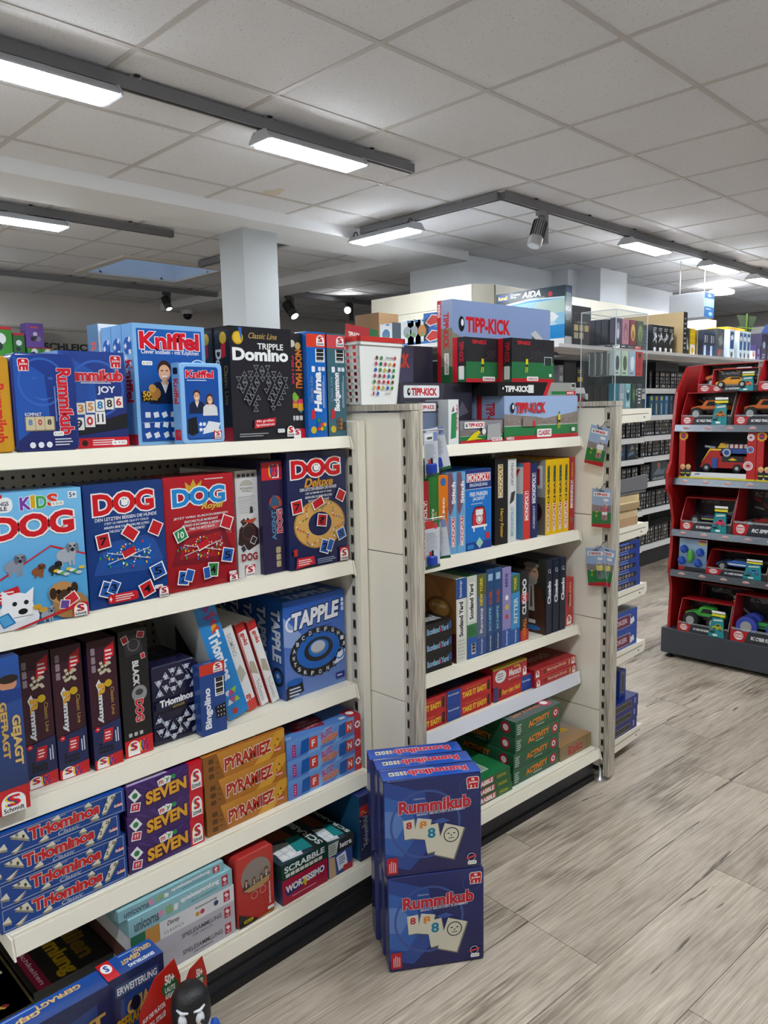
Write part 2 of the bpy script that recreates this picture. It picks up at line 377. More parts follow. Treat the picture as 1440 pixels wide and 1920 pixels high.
struct(MB().box(6.74, 4.19, 0, 6.92, 4.95, CEIL + .01, WALLW).obj('wall_pilaster'))
struct(MB().box(6.915, 3.94, 0, 7.44, 4.95, CEIL + .01, WALLW).obj('wall_pillar'))
struct(MB().box(7.44, 4.25, 0, 9.15, 4.95, CEIL + .01, WALLW).obj('wall_partition'))
struct(MB().box(10.1, 3.3, 0, 10.9, 3.9, 2.35, mat('grey_partition', '#8d8c8c', .7)).obj('wall_partition'))
# dome camera at the back wall
dc = tag(empty('dome_camera', (5.08, 8.45, 2.672)), 'small black dome security camera on the ceiling by the back wall', 'camera')
MB().lathe([(.075, 0), (.075, -.035), (.065, -.05)], (0, 0, 0), mat('camera_shell', '#d5d5d5', .4)).obj('housing', dc, smooth=True)
MB().ball((0, 0, -.062), .055, mat('camera_dome', '#0b0b0d', .08)).obj('dome', dc, smooth=True)

# ---------------------------------------------------------------- track lighting
ALU = mat('track_aluminium', '#7c7c80', .42, metal=.35); ALUD = mat('track_slot', '#1d1d20', .6); STEEL = mat('bright_steel', '#b4b4b6', .3, metal=.8)
HOUS = mat('lamp_housing', '#b9bcc2', .45); CABLE = mat('black_cable', '#101012', .5)
LENS = bpy.data.materials.new('led_lens'); LENS.use_nodes = True
_b = LENS.node_tree.nodes['Principled BSDF']; _b.inputs['Base Color'].default_value = (1, 1, 1, 1); _b.inputs['Emission Color'].default_value = (.88, .95, 1, 1); _b.inputs['Emission Strength'].default_value = LAMP
def track(label, a, b):
    """ceiling track between two plan points: extrusion with a slot below, hanger clips"""
    ax, ay = a; bx, by = b; L = math.hypot(bx - ax, by - ay); t = tag(empty('lighting_track', (ax, ay, CEIL), (0, 0, math.atan2(by - ay, bx - ax))), label, 'track', 'ceiling light tracks')
    mb = MB(); mb.box(0, -.019, -.058, L, -.0085, -.012, ALU); mb.box(0, .0085, -.058, L, .019, -.012, ALU); mb.box(0, -.0085, -.035, L, .0085, -.012, ALU); mb.obj('extrusion', t)
    MB().box(.002, -.0085, -.050, L - .002, .0085, -.036, ALUD).obj('conductor_slot', t)
    for e in (0, L): MB().box(e - .002, -.019, -.058, e + .002, .019, -.012, ALU).obj('end_cap', t)
    n = max(2, int(L / .625))
    for i in range(n):
        x = (i + .5) * L / n
        MB().box(x - .025, -.016, -.012, x + .025, .016, -.003, STEEL).box(x - .008, -.03, -.006, x + .012, .0, 0, ALUD).obj('hanger', t)
    return t
track('long grey light track over the stacked tins and board games aisle', (-3.2, 2.955), (3.19, 2.955))
track('grey light track along the far aisle, left of the white column', (-3.0, 5.14), (3.0, 5.14))
track('grey light track near the back wall carrying a small spotlight', (-1.0, 7.45), (4.85, 7.45))
track('short grey cross track joining the ceiling corner above the model kits', (3.985, 2.97), (3.985, 4.19))
track('grey light track running away over the wall shelves of model kits', (4.0, 2.95), (11.8, 2.95))
track('grey light track passing behind the white column', (3.77, 4.80), (3.77, 6.02))
track('grey light track above the aisle behind the camera', (-3.0, .4), (11.0, .4))
track('grey light track in the far corner by the back wall', (5.34, 6.9), (8.8, 6.9))
lamp_meshes = {}
def lamp(label, x, y, rz=0, L=.60):
    t = tag(empty('led_lamp', (x, y, CEIL - .058), (0, 0, rz)), label, 'lamp', 'linear track lamps'); h = L / 2
    if not lamp_meshes:
        prof = [(-.074, -.052), (-.074, -.045), (-.04, -.012), (.04, -.012), (.074, -.045), (.074, -.052)]
        lamp_meshes['housing'] = MB().prism(prof, 'x', -h, h, HOUS).mesh('housing')
        ll = MB(); ll.prism([(-.070, -.0523), (-.066, -.062), (-.010, -.062), (-.005, -.0523)], 'x', -h + .02, h - .02, LENS); lamp_meshes['lens'] = ll.mesh('lens')
        l2 = MB(); l2.prism([(.005, -.0523), (.010, -.062), (.066, -.062), (.070, -.0523)], 'x', -h + .02, h - .02, LENS); lamp_meshes['lens2'] = l2.mesh('lens')
        for k, s in (('end_cap', -1), ('end_cap2', 1)):
            lamp_meshes[k] = MB().prism([(-.077, -.056), (-.077, -.044), (-.043, -.008), (.043, -.008), (.077, -.044), (.077, -.056)], 'x', s * h - .006, s * h + .006, HOUS).mesh('end_cap')
            pts = [(s * (h - .055 + .05 * q), .032, -.012 + .030 * math.sin(q * PI)) for q in (0, .2, .4, .6, .8, 1.0)]
            lamp_meshes['cable' + k[-1]] = MB().tube(pts, .004, CABLE, 6).mesh('cable')
        lamp_meshes['adapter'] = MB().box(-.06, -.015, -.012, .06, .015, -.0005, HOUS).box(-.04, -.009, -.0125, .07, .009, -.004, ALU).mesh('adapter')
    for k, me in lamp_meshes.items(): link(me.name.split('.')[0], me, t)
    return t
lamp('bright linear LED lamp hanging from the long track, nearest the upper picture corner', 1.20, 2.955)
lamp('bright linear LED lamp on the long track, beside its far end', 2.49, 2.955)
lamp('linear LED lamp glowing on the far aisle track', 1.92, 5.14)
lamp('linear LED lamp turned crosswise under the dropped beam', 3.985, 3.955, PI / 2)
lamp('linear LED lamp on the receding track, first past the grey spotlight', 5.86, 2.95)
lamp('linear LED lamp on the receding track, second past the grey spotlight', 7.28, 2.95)
lamp('linear LED lamp on the receding track, cut by the picture edge', 8.4, 2.95)
for i, x in enumerate((-2.3, -1.2, .0)): lamp('linear LED lamp on the long track, out of the picture', x, 2.955)
for i, x in enumerate((-1.5, .3)): lamp('linear LED lamp on the far aisle track, out of the picture', x, 5.14)
for i, x in enumerate((-.4, 1.1, 2.15)): lamp('linear LED lamp on the back wall track, out of the picture', x, 7.45)  # lamps added out of view to lift the dim back left area
for i, x in enumerate((-2.0, -.6, .9, 2.4, 3.9, 5.4, 6.9, 8.4)): lamp('linear LED lamp above the aisle behind the camera', x, .4)
for i, x in enumerate((9.6, 10.8)): lamp('linear LED lamp at the far end of the receding track', x, 2.95)
SPOTG = mat('spot_grey', '#8a8b8d', .4, metal=.2); SPOTW = mat('spot_light_grey', '#a9abad', .4)
def spot(label, x, y, aim, size=1.0, col=SPOTG, lit=0.0, z=CEIL - .069):
    """track spotlight: adapter arm, ribbed barrel, nose and glass"""
    t = tag(empty('spotlight', (x, y, z)), label, 'spotlight')
    MB().box(-.02, -.02, -.02, .06, .02, .01, col).obj('adapter', t)
    MB().box(.035 * size, -.018, -.19 * size, .075 * size, .018, -.0, col).obj('driver_arm', t, bevel=.003)
    MB().tube([(0, 0, -.015), (0, 0, -.055 * size)], .012, col, 10).obj('swivel', t)
    d = Vector(aim).normalized(); q = d.to_track_quat('-Z', 'Y').to_euler(); p = (0, 0, -.075 * size)
    bl = MB().lathe([(.030 * size, .03 * size), (.042 * size, .02 * size), (.042 * size, -.09 * size), (.046 * size, -.095 * size), (.046 * size, -.15 * size), (.040 * size, -.152 * size)], (0, 0, 0), SPOTW if col is SPOTG else col).obj('barrel', t, p, q); smooth_angle(bl.data, .5)
    rb = MB()
    for i in range(18):
        a = 2 * PI * i / 18; rb.box(.041 * size, -.0022, -.088 * size, .047 * size, .0022, .018 * size, ALUD, a, (0, 0))
    rb.obj('cooling_fins', t, p, q)
    g = mat('spot_glass_lit_%d' % lit, '#ffffff', .3, emit=lit) if lit else mat('spot_glass', '#d8d8d8', .15)
    MB().lathe([(.036 * size, -.1535 * size), (.036 * size, -.150 * size)], (0, 0, 0), g).obj('glass', t, p, q)
    return t
spot('grey ribbed track spotlight under the corner of the angled track', 4.40, 2.95, (-.35, .05, -.9), 1.0)
spot('small dark spotlight on the back track, near the dome camera', 4.22, 7.45, (.1, -.4, -.8), .8, mat('spot_dark', '#3c3c3e', .5), 6.0)
spot('small dark spotlight glowing behind the black board game boxes', 5.40, 6.90, (.05, -.5, -.6), 1.15, mat('spot_dark', '#3c3c3e', .5), 6.0)
spot('spotlight glaring straight at the viewer above the white basket', 6.30, 6.90, (-.66, -.70, -.14), 1.0, mat('spot_dark', '#3c3c3e', .5), 60.0)
# ================================================================ shelving
CREAM = mat('cream_steel', '#e6e0d0', .42, noise=.02, nscale=8); CREAM2 = mat('cream_rail', '#efe9d8', .36); PANEL = mat('beige_panel', '#efe9d9', .45, noise=.02, nscale=3)
def oak():
    m = bpy.data.materials.new('grey_oak_post'); m.use_nodes = True; nt = m.node_tree; b = nt.nodes['Principled BSDF']; N = nt.nodes.new; K = nt.links.new
    tc = N('ShaderNodeTexCoord'); mp = N('ShaderNodeMapping'); mp.inputs['Scale'].default_value = (60, 60, 3); K(tc.outputs['Object'], mp.inputs[0])
    n = N('ShaderNodeTexNoise'); n.inputs['Scale'].default_value = 3; n.inputs['Detail'].default_value = 6; n.inputs['Distortion'].default_value = .6; K(mp.outputs[0], n.inputs[0])
    r = N('ShaderNodeValToRGB'); K(n.outputs[0], r.inputs[0]); e = r.color_ramp.elements; e[0].position = .3; e[0].color = lin('#8b8377'); e[1].position = .62; e[1].color = lin('#c9c1b0')
    K(r.outputs[0], b.inputs['Base Color']); b.inputs['Roughness'].default_value = .5; return m
OAK = oak(); SLOT = mat('slot_dark', '#17130f', .8); STRIP = mat('upright_strip', '#cfcabd', .4); PLINTH = mat('plinth_anthracite', '#262a33', .35); PLBLACK = mat('plinth_foot', '#0d0d0f', .6)
def peg_mat():
    m = bpy.data.materials.new('pegboard_steel'); m.use_nodes = True; nt = m.node_tree; b = nt.nodes['Principled BSDF']; N = nt.nodes.new; K = nt.links.new
    tc = N('ShaderNodeTexCoord'); sp = N('ShaderNodeSeparateXYZ'); K(tc.outputs['Object'], sp.inputs[0]); acc = None
    for k in (0, 2):
        d = N('ShaderNodeMath'); d.operation = 'MULTIPLY'; d.inputs[1].default_value = 40; K(sp.outputs[k], d.inputs[0])
        f = N('ShaderNodeMath'); f.operation = 'FRACT'; K(d.outputs[0], f.inputs[0]); c = N('ShaderNodeMath'); c.operation = 'SUBTRACT'; c.inputs[1].default_value = .5; K(f.outputs[0], c.inputs[0])
        p = N('ShaderNodeMath'); p.operation = 'POWER'; p.inputs[1].default_value = 2; K(c.outputs[0], p.inputs[0])
        if acc is None: acc = p
        else: a = N('ShaderNodeMath'); a.operation = 'ADD'; K(acc.outputs[0], a.inputs[0]); K(p.outputs[0], a.inputs[1]); acc = a
    r = N('ShaderNodeValToRGB'); K(acc.outputs[0], r.inputs[0]); e = r.color_ramp.elements; e[0].position = .025; e[0].color = (.004, .004, .004, 1); e[1].position = .035; e[1].color = lin('#b9b4a8')
    K(r.outputs[0], b.inputs['Base Color']); b.inputs['Roughness'].default_value = .5; return m
PEG = peg_mat()
def shelf_board(root, x0, x1, yf, yb, z, rail=.040, brackets=(1, 1), m=None):
    bd = MB().box(x0, yf + .018, z - .026, x1, yb, z, m or CREAM).obj('shelf_board', root)
    pr = [(yf + .018, z - .001), (yf + .014, z - .001), (yf + .013, z - .016), (yf + .003, z - .016), (yf + .001, z + .001), (yf - .002, z + .001), (yf - .009, z - rail), (yf - .003, z - rail - .002), (yf + .018, z - .024)]
    MB().prism(pr, 'x', x0 + .004, x1 - .004, m or CREAM2).obj('price_rail', bd)
    for on, x in zip(brackets, (x0, x1)):
        if on: MB().prism([(yf - .004, z - .0005), (yf + .06, z - .0005), (yf + .10, z - .035), (yf - .016, z - rail - .005), (yf - .014, z - rail)], 'x', x - .002, x + .002, CREAM2).obj('end_bracket', bd)
    return bd
SLOT_ME = None
def slots(parent, x, y, z0, z1, step=.05, name='slot'):
    """row of notched holes in a strip that faces -X"""
    mb = MB(); z = z0
    while z < z1:
        w, h = .0052, .0135
        mb.prism([(y - w, z - h), (y - w * .3, z - h), (y - w * .3, z - h * .7), (y + w * .3, z - h * .7), (y + w * .3, z - h), (y + w, z - h), (y + w, z + h), (y + w * .3, z + h), (y + w * .3, z + h * .7), (y - w * .3, z + h * .7), (y - w * .3, z + h), (y - w, z + h)], 'x', x - .0012, x + .001, SLOT)
        z += step
    o = mb.obj('slot_row', parent); return o
# --- bay A
A = tag(empty('gondola_shelf', (.455, 1.6, 0)), 'cream steel gondola bay with five shelves, nearest the viewer', 'shelf'); oA = Vector((-.455, -1.6, 0))
def inA(o): o.location = oA; return o
SA = [(1.366, 1.60), (1.012, 1.60), (.645, 1.60), (.392, 1.553), (.150, 1.505)]
for k, (z, yf) in enumerate(SA): inA(shelf_board(A, .457, 1.455, yf, 2.0 if k else 2.02, z, .031 if k == 0 else .037))
inA(MB().box(.455, 2.0, .10, 1.47, 2.012, 1.345, PEG).obj('back_panel', A))
inA(MB().box(.320, 1.66, .02, .326, 2.0, 1.35, PANEL).obj('side_panel', A)); inA(MB().box(1.467, 1.625, .02, 1.478, 2.0, 1.395, PANEL).obj('side_panel', A))
up = inA(MB().box(1.466, 1.600, .0, 1.478, 1.626, 1.405, STRIP).obj('upright', A)); slots(up, 1.466, 1.609, .27, 1.36)
inA(MB().box(1.475, 1.585, .0, 1.5025, 1.70, 1.408, CREAM).obj('corner_post', A, bevel=.002))
pl = inA(MB().box(.457, 1.530, .012, 1.46, 1.545, .106, PLINTH).obj('plinth', A)); MB().box(.457, 1.522, .0, 1.46, 1.55, .022, PLBLACK).prism([(1.530, .06), (1.526, .056), (1.530, .050)], 'x', .457, 1.46, PLINTH).obj('plinth_foot', pl)
# --- posts with oak fronts
def post(label, x0, yf, yb, seams, cap=1.452, foot=True):
    """end panel in the Y-Z plane with an oak front post, slotted strip on its left side and an oak cap"""
    t = tag(empty('gondola_end_panel', (x0, yf, 0)), label, 'end panel'); o = Vector((-x0, -yf, 0))
    def put(q): q.location = o; return q
    z0 = .018
    put(MB().box(x0, yf, z0, x0 + .047, yf + .024, cap - .019, OAK).obj('oak_post', t, bevel=.0012))
    put(MB().box(x0 - .004, yf - .001, cap - .018, x0 + .047, yb, cap, OAK).obj('oak_cap', t, bevel=.001))
    st = put(MB().box(x0 + .009, yf + .024, .03, x0 + .038, yf + .046, cap - .02, STRIP).obj('upright', t)); slots(st, x0 + .009, yf + .033, .048, cap - .03)
    zz = [z0 + .03] + seams + [cap - .022]
    for a, b in zip(zz, zz[1:]): put(MB().box(x0 + .004, yf + .047, a + .0012, x0 + .042, yb, b - .0012, PANEL).obj('panel', t, bevel=.001))
    put(MB().box(x0 + .008, yf + .05, .03, x0 + .038, yb - .01, cap - .03, SLOT).obj('core', t))
    if foot: put(MB().lathe([(.030, 0), (.030, .004), (.010, .010), (.006, .045)], (x0 + .010, yf + .040, 0), STEEL, 16).obj('levelling_foot', t, smooth=True))
    return t
post('grey oak fronted end panel between the two nearer shelf bays, beside the blue tin stack', 1.504, 1.408, 2.42, [.612, 1.037])
post('grey oak fronted end panel with blister cards, beyond the second shelf bay', 2.561, 1.388, 2.42, [.275, .635, 1.03])
# --- bay B, turned a little
BYAW = -math.atan(.05); BO = (1.557, 1.572)
def Bw(x, y): return (BO[0] + x * math.cos(BYAW) - y * math.sin(BYAW), BO[1] + x * math.sin(BYAW) + y * math.cos(BYAW))
B = tag(empty('gondola_shelf', (BO[0], BO[1], 0), (0, 0, BYAW)), 'cream gondola bay between the two oak posts, filled with games', 'shelf')
SB = [(1.324, 0), (.970, 0), (.602, 0), (.414, 0), (.134, -.105)]
LILAC = mat('pale_rail', '#dfe1ea', .3)
for k, (z, yf) in enumerate(SB):
    s = shelf_board(B, .006, .988, yf, .42, z, .034, (1, 1))
    if k == 3: MB().prism([(-.004, z + .003), (-.011, z - .046), (-.013, z - .046), (-.006, z + .003)], 'x', .004, .999, LILAC).obj('ticket_strip', s)
MB().box(.0, .42, .10, .984, .432, 1.42, PEG).obj('back_panel', B)
pl = MB().box(.0, -.080, .012, .99, -.065, .095, PLINTH).obj('plinth', B); MB().box(.0, -.088, .0, .99, -.06, .022, PLBLACK).obj('plinth_foot', pl)
# --- bay C: short shelves cantilevered from the far side of the second post
Cb = tag(empty('end_cap_shelf', (2.612, 1.45, 0)), 'short cream end shelves behind the second oak post, with blue card boxes', 'shelf')
SCZ = [1.418, .957, .704, .460, .092]
for z in SCZ:
    bd = MB().box(0, .004, z - .028, .352, .95, z, CREAM).obj('shelf_board', Cb)
    sd = MB().prism([(0, z - .055), (.335, z - .045), (.352, z - .030), (.350, z + .004), (0, z + .004)], 'y', 0, .004, CREAM2).obj('side_bracket', bd)
    MB().prism([(.015, z - .022), (.325, z - .016), (.325, z - .0145), (.015, z - .0205)], 'y', -.0008, .001, SLOT).obj('groove', bd)
    MB().lathe([(.0028, 0), (.0028, .002)], (0, 0, 0), SLOT, 8).obj('screw_hole', bd, (.29, .0, z - .03), (PI / 2, 0, 0))
# --- wall shelving far behind
Wy = 3.10
SWZ = [1.852, 1.567, 1.338, 1.162, .982, .762, .527, .209]
HDR = mat('whitewashed_board', '#bcb6a6', .55, noise=.05, nscale=5); WSH = mat('white_shelf', '#e4e4e4', .35); GREYB = mat('wall_bay_grey', '#5a5855', .6); DARKB = mat('wall_bay_dark', '#1a1a1c', .7)
wl = tag(empty('display_shelving', (4.86, Wy, 0)), 'tall wall shelving of dark boxed model kits along the far aisle', 'shelf'); ow = Vector((-4.86, -Wy, 0))
def inW(o): o.location = ow; return o
for bx in (4.86, 5.24, 6.20, 7.16, 8.12):
    for k, z in enumerate(SWZ):
        dz = -.045 if (k == 1 and bx == 5.24) else (-.008 if bx == 5.24 else 0)
        bd = inW(MB().box(bx + .004, Wy + .012, z + dz - .03, bx + (.966 if bx > 5 else .37), Wy + .46, z + dz, WSH).obj('shelf_board', wl))
        MB().prism([(Wy + .012, z + dz), (Wy, z + dz + .002), (Wy - .012, z + dz - .040), (Wy - .004, z + dz - .044), (Wy + .012, z + dz - .026)], 'x', bx + .006, bx + (.964 if bx > 5 else .37), WSH).obj('price_rail', bd)
    inW(MB().box(bx - .012, Wy + .40, .0, bx + .004, Wy + .47, 1.84, GREYB).obj('upright', wl))
    inW(MB().box(bx + .004, Wy + .46, .1, bx + (.966 if bx > 5 else .37), Wy + .475, 1.86, DARKB).obj('back_panel', wl))
    inW(MB().box(bx, Wy + .07, .0, bx + (.96 if bx > 5 else .38), Wy + .09, .16, PLINTH).obj('plinth', wl))
HT = ((1.87, 2.035), (2.038, 2.195), (2.198, 2.352))
for za, zb in HT:
    inW(MB().box(4.655, 3.72, za, 4.675, 4.80, zb, HDR).obj('header_board', wl))
    inW(MB().prism([(4.655, 3.715), (4.795, 3.615), (4.81, 3.63), (4.675, 3.73)], 'z', za, zb, HDR).obj('header_corner', wl))
    for xa, xb in ((4.812, 6.19), (6.193, 7.70), (7.703, 8.9)): inW(MB().box(xa, 3.615, za, xb, 3.632, zb, HDR).obj('header_board', wl))
inW(MB().box(3.85, 3.25, 1.835, 4.58, 4.72, 1.861, WSH).obj('end_shelf', wl)); inW(MB().box(3.95, 3.3, 1.80, 4.5, 4.68, 1.835, GREYB).obj('shelf_support', wl))
inW(MB().box(4.86, 2.86, 1.826, 9.10, 3.09, 1.850, WSH).obj('top_shelf', wl)); inW(MB().box(4.50, 2.86, 1.826, 4.86, 3.62, 1.850, WSH).obj('top_shelf', wl))
inW(MB().box(4.62, 3.2, 0, 4.66, 4.7, 1.8, DARKB).obj('end_panel', wl))
# ================================================================ printed motifs
def schmidt(a, x, y, w, h, txt=True):
    pts = [(x, y), (x + w, y)] + [(x + w / 2 + w / 2 * math.cos(t), y + h * .55 + h * .45 * math.sin(t)) for t in [i * PI / 10 for i in range(11)]]
    a.p(pts, '#f6f6f4')
    for dx, c in ((-.10, '#f2c21c'), (.0, '#1a3f9c'), (.10, '#d8242c')): a.t('S', x + w * (.26 + dx), y + h * .36, w * .42, h * .52, c, b=.02)
    if txt: a.t('Schmidt', x + w * .08, y + h * .08, w * .84, h * .22, '#16161c', b=.02)
def jumbo(a, x, y, w, h):
    def sh(k, c):
        a.rr(x - k * w, y + h * .3 - k * h, w * (1 + 2 * k), h * (.7 + 2 * k), c, .25)
        for lx in (.05, .42, .72): a.r(x + w * lx - k * w, y - k * h, w * .23 + 2 * k * w, h * .4, c)
    sh(.06, '#f2ece8'); sh(0, '#c8202c'); a.rr(x + w * .36, y + h * .72, w * .28, h * .2, '#ecdcd8', .4); a.t('Jumbo', x + w * .12, y + h * .40, w * .78, h * .28, '#f8f2f0', b=.02)
def price(a, x, y, w, h, t='24.99'):
    a.rr(x, y, w, h, '#f1f1ee', .3); a.t('€ ' + t, x + w * .12, y + h * .25, w * .76, h * .5, '#8a8a8a')
def pcard(a, x, y, w, h, ang, col, txt='', tc='#101014'):
    a.q(x, y, w, h, ang, '#f4f4f2'); a.q(x, y, w * .84, h * .86, ang, col)
    if txt: a.t(txt, x - w * .24, y - h * .24, w * .48, h * .48, tc, b=.02)
def tile8(a, x, y, w, h, ang, txt, col):
    """cream number tile centred at x, y"""
    a.q(x + w * .04, y - h * .03, w * 1.04, h * 1.03, ang, '#7c796c'); a.q(x, y, w, h, ang, '#d9d5c2'); t_ = math.radians(ang); k = a.w / a.h; ux, uy = -math.sin(t_) / 1, math.cos(t_)
    cx, cy = x + ux * h * .20 / k, y + uy * h * .20
    if txt == 'face':
        a.ring(cx, cy, w * .38, w * .05, '#26241f')
        for s_ in (-1, 1): a.e(cx + s_ * w * .14, cy + h * .05, w * .07, '#26241f', ry=h * .018)
        a.r(cx - w * .14, cy - h * .11, w * .28, h * .022, '#26241f'); a.r(cx - w * .02, cy - h * .05, w * .04, h * .07, '#26241f')
    else: a.t(txt, cx - w * .22, cy - h * .17, w * .44, h * .34, col, b=.04)
def dogword(a, x, y, w, h, col='#cf2026', bg='#f3f0ee', slope=0.06):
    a.t('DOG', x, y, w, h, col, b=.075, ol=bg, olw=.085, slope=slope)
    a.p([(x + w * .45, y + h * .42), (x + w * .45, y + h * .68), (x + w * .475, y + h * .74), (x + w * .49, y + h * .66), (x + w * .51, y + h * .78), (x + w * .53, y + h * .66), (x + w * .55, y + h * .74), (x + w * .57, y + h * .66), (x + w * .56, y + h * .42), (x + w * .505, y + h * .34)], '#f3f0ee')
def dogboard(a, base, line, cx=.5, cy=.38):
    cy += .02
    a.p([(cx - .44, cy - .13), (cx - .30, cy + .12), (cx + .33, cy + .16), (cx + .46, cy - .07), (cx + .36, cy - .15)], base); a.p([(cx - .38, cy - .09), (cx - .27, cy + .10), (cx + .30, cy + .14), (cx + .42, cy - .05), (cx + .34, cy - .12)], base)
    a.p([(cx - .33, cy - .08), (cx - .24, cy + .085), (cx + .27, cy + .12), (cx + .36, cy - .05), (cx + .28, cy - .10)], line)
    rnd = random.Random(3)
    for i in range(34):
        t = 2 * PI * i / 34; R_ = .72 + .28 * math.cos(4 * t)
        a.e(cx + .29 * R_ * math.cos(t), cy + .01 + .085 * R_ * math.sin(t), .011, ['#e9edf2', '#e9edf2', '#e9edf2', '#d43a2c', '#e6c02c', '#2f9a48'][rnd.randrange(6)], n=8)
    for i in range(26):
        t = rnd.random() * 2 * PI; q_ = .5 + .5 * rnd.random(); x_, y_ = cx + .36 * q_ * math.cos(t), cy + .11 * q_ * math.sin(t); c_ = ['#d43a2c', '#e6c02c', '#2f9a48', '#3c78c8', '#dfe6ee'][rnd.randrange(5)]; a.r(x_ - .008, y_, .016, .012, c_); a.e(x_, y_ + .016, .010, c_, n=7)
    for s_ in (-1, 1): a.q(cx, cy, .56, .006, 14 * s_, '#cfd8e4')
    a.q(cx, cy + .02, .17, .06, 20, '#f0e8e4'); a.q(cx, cy + .03, .16, .055, 20, '#c4242c')
def person_print(a, x, y, s, shirt, hair, skin='#e0b090', long=False):
    """half figure printed on a box"""
    k = a.w / a.h; hy = y + s * .66 * k
    if long: a.e(x, hy - s * .10 * k, s * .19, hair, ry=s * .34 * k)
    a.p([(x - s * .36, y), (x + s * .36, y), (x + s * .33, y + s * .34 * k), (x + s * .20, y + s * .45 * k), (x - s * .20, y + s * .45 * k), (x - s * .33, y + s * .34 * k)], shirt)
    a.p([(x - s * .09, y + s * .45 * k), (x + s * .09, y + s * .45 * k), (x, y + s * .22 * k)], '#e6e4e6'); a.r(x - s * .06, y + s * .40 * k, s * .12, s * .14 * k, skin)
    a.e(x, hy + s * .04 * k, s * .155, hair, ry=s * .18 * k); a.e(x, hy - s * .03 * k, s * .13, skin, ry=s * .165 * k)
    for s_ in (-1, 1): a.r(x + s_ * s * .055 - s * .025, hy + s * .005 * k, s * .05, s * .022 * k, '#3a2a24')
    a.r(x - s * .06, hy - s * .115 * k, s * .12, s * .03 * k, '#f6f0ee')
def icons(a, x, y, w, h, n, c, gap=.25, vert=False):
    for i in range(n):
        if vert: a.rr(x, y + i * h * (1 + gap), w, h, c, .2)
        else: a.rr(x + i * w * (1 + gap), y, w, h, c, .2)

# ================================================================ bay A, top shelf
Z1 = 1.3665
def rummi_bg(a, r=.46, cx=.5, cy=.55):
    a.g(0, 0, 1, 1, '#232a63', '#24418f'); a.p([(0, .1), (.55, .35), (.5, .8), (0, 1)], '#2b56a8'); a.ring(cx, cy, r, .035, '#3a63b4', 30)
a = Art(.127, .190, '#c9932c'); a.t('Rummikub', .74, .1, .18, .62, '#c92f2c', 270, b=.03); a.rr(.55, .12, .18, .07, '#f1efe8')
gbox('game_tin', 'golden yellow game tin cut off at the picture edge, top shelf', 'game tin', .4345, 1.605, Z1, .127, .05, .19, '#c9932c', {'front': a}, rnd=.012)
a = Art(.127, .197); rummi_bg(a, .40, .45, .72)
a.e(.33, .76, .05, '#3c5fae', ry=.015); a.e(.60, .76, .05, '#3c5fae', ry=.015); a.p([(.30, .56), (.46, .52), (.64, .56), (.46, .54)], '#4a6db6')
jumbo(a, .08, .84, .17, .12); a.t('Rummikub', .72, .16, .22, .70, '#cb2a36', 270, b=.045, ol='#f0e6ea', olw=.025); a.bars(.63, .3, .05, .5, 1, '#6f86bd', rot=1)
a.t('KOMPAKT', .13, .36, .27, .035, '#e8e8ef'); a.rr(.12, .20, .50, .155, '#8c7f6c', .08)
for i, (c, tx) in enumerate((('#3b78b8', '8'), ('#c03a34', 'o'), ('#23211e', '8'))): a.rr(.135 + i * .158, .212, .15, .14, '#cdbf9e', .1); a.t(tx, .18 + i * .158, .265, .06, .055, c, b=.03)
price(a, .58, .14, .18, .05)
for i in range(3): a.e(.22 + i * .14, .05, .05, '#e9ebf2')
a.bars(.60, .03, .33, .09, 3, '#c9cfe4')
gbox('game_tin', 'dark blue rounded game tin with vertical red lettering, front of the top shelf', 'game tin', .563, 1.60, Z1, .127, .05, .197, '#26367c', {'front': a}, rnd=.014, gloss=True, rough=.22)
a = Art(.147, .209); rummi_bg(a, .42, .55, .62); jumbo(a, .78, .84, .16, .12)
a.t('Rummikub', .03, .70, .92, .11, '#d03038', b=.05, ol='#f2e8ea', olw=.03); a.bars(.30, .665, .62, .022, 1, '#dfe3ee'); a.t('JOY', .55, .555, .27, .085, '#eef0f4', b=.03)
a.p([(0, .18), (1, .36), (1, .20), (.0, .12)], '#1c1d22')
for i, (tx, c) in enumerate((('2', '#d98a3a'), ('3', '#d98a3a'), ('5', '#d98a3a'), ('8', '#2a78b0'), ('8', '#2c2a28'), ('6', '#c8343a'))): a.r(.06 + i * .148, .335 + i * .016, .135, .12, '#eceae2'); a.t(tx, .09 + i * .148, .36 + i * .016, .075, .075, c, b=.03)
for i, (tx, c) in enumerate((('9', '#1c1c1e'), ('o', '#c8343a'), ('11', '#1c1c1e'))): a.r(.16 + i * .165, .19 + i * .028, .15, .13, '#f2f0ea'); a.t(tx, .19 + i * .165, .215 + i * .028, .085, .08, c, b=.03)
a.r(0, 0, 1, .105, '#c51f2c'); a.e(.14, .052, .045, '#1c1216'); a.e(.30, .052, .045, '#1c1216'); a.bars(.42, .02, .4, .07, 3, '#f1d4d6'); price(a, .72, .02, .24, .05, '9.95')
side = Art(.05, .209, '#6d8fd0'); side.t('Rummikub', .25, .1, .5, .6, '#b8455c', 90, b=.02); side.r(.2, .8, .6, .12, '#c22b3a')
for i in range(5):
    gbox('game_box', ['blue tile game box with white number tiles and red bottom band, top shelf', 'second blue tile game box, right behind the one with number tiles', 'third blue tile game box in the row behind the number tile cover', 'fourth blue tile game box in the row behind the number tile cover', 'hindmost blue tile game box in the row behind the number tile cover'][i], 'game box', .680, 1.655 + i * .054, Z1, .147, .05, .209 - .002 * i, '#3a5fae', {'front': a if i == 0 else None, 'left': side}, group='blue tile game boxes')
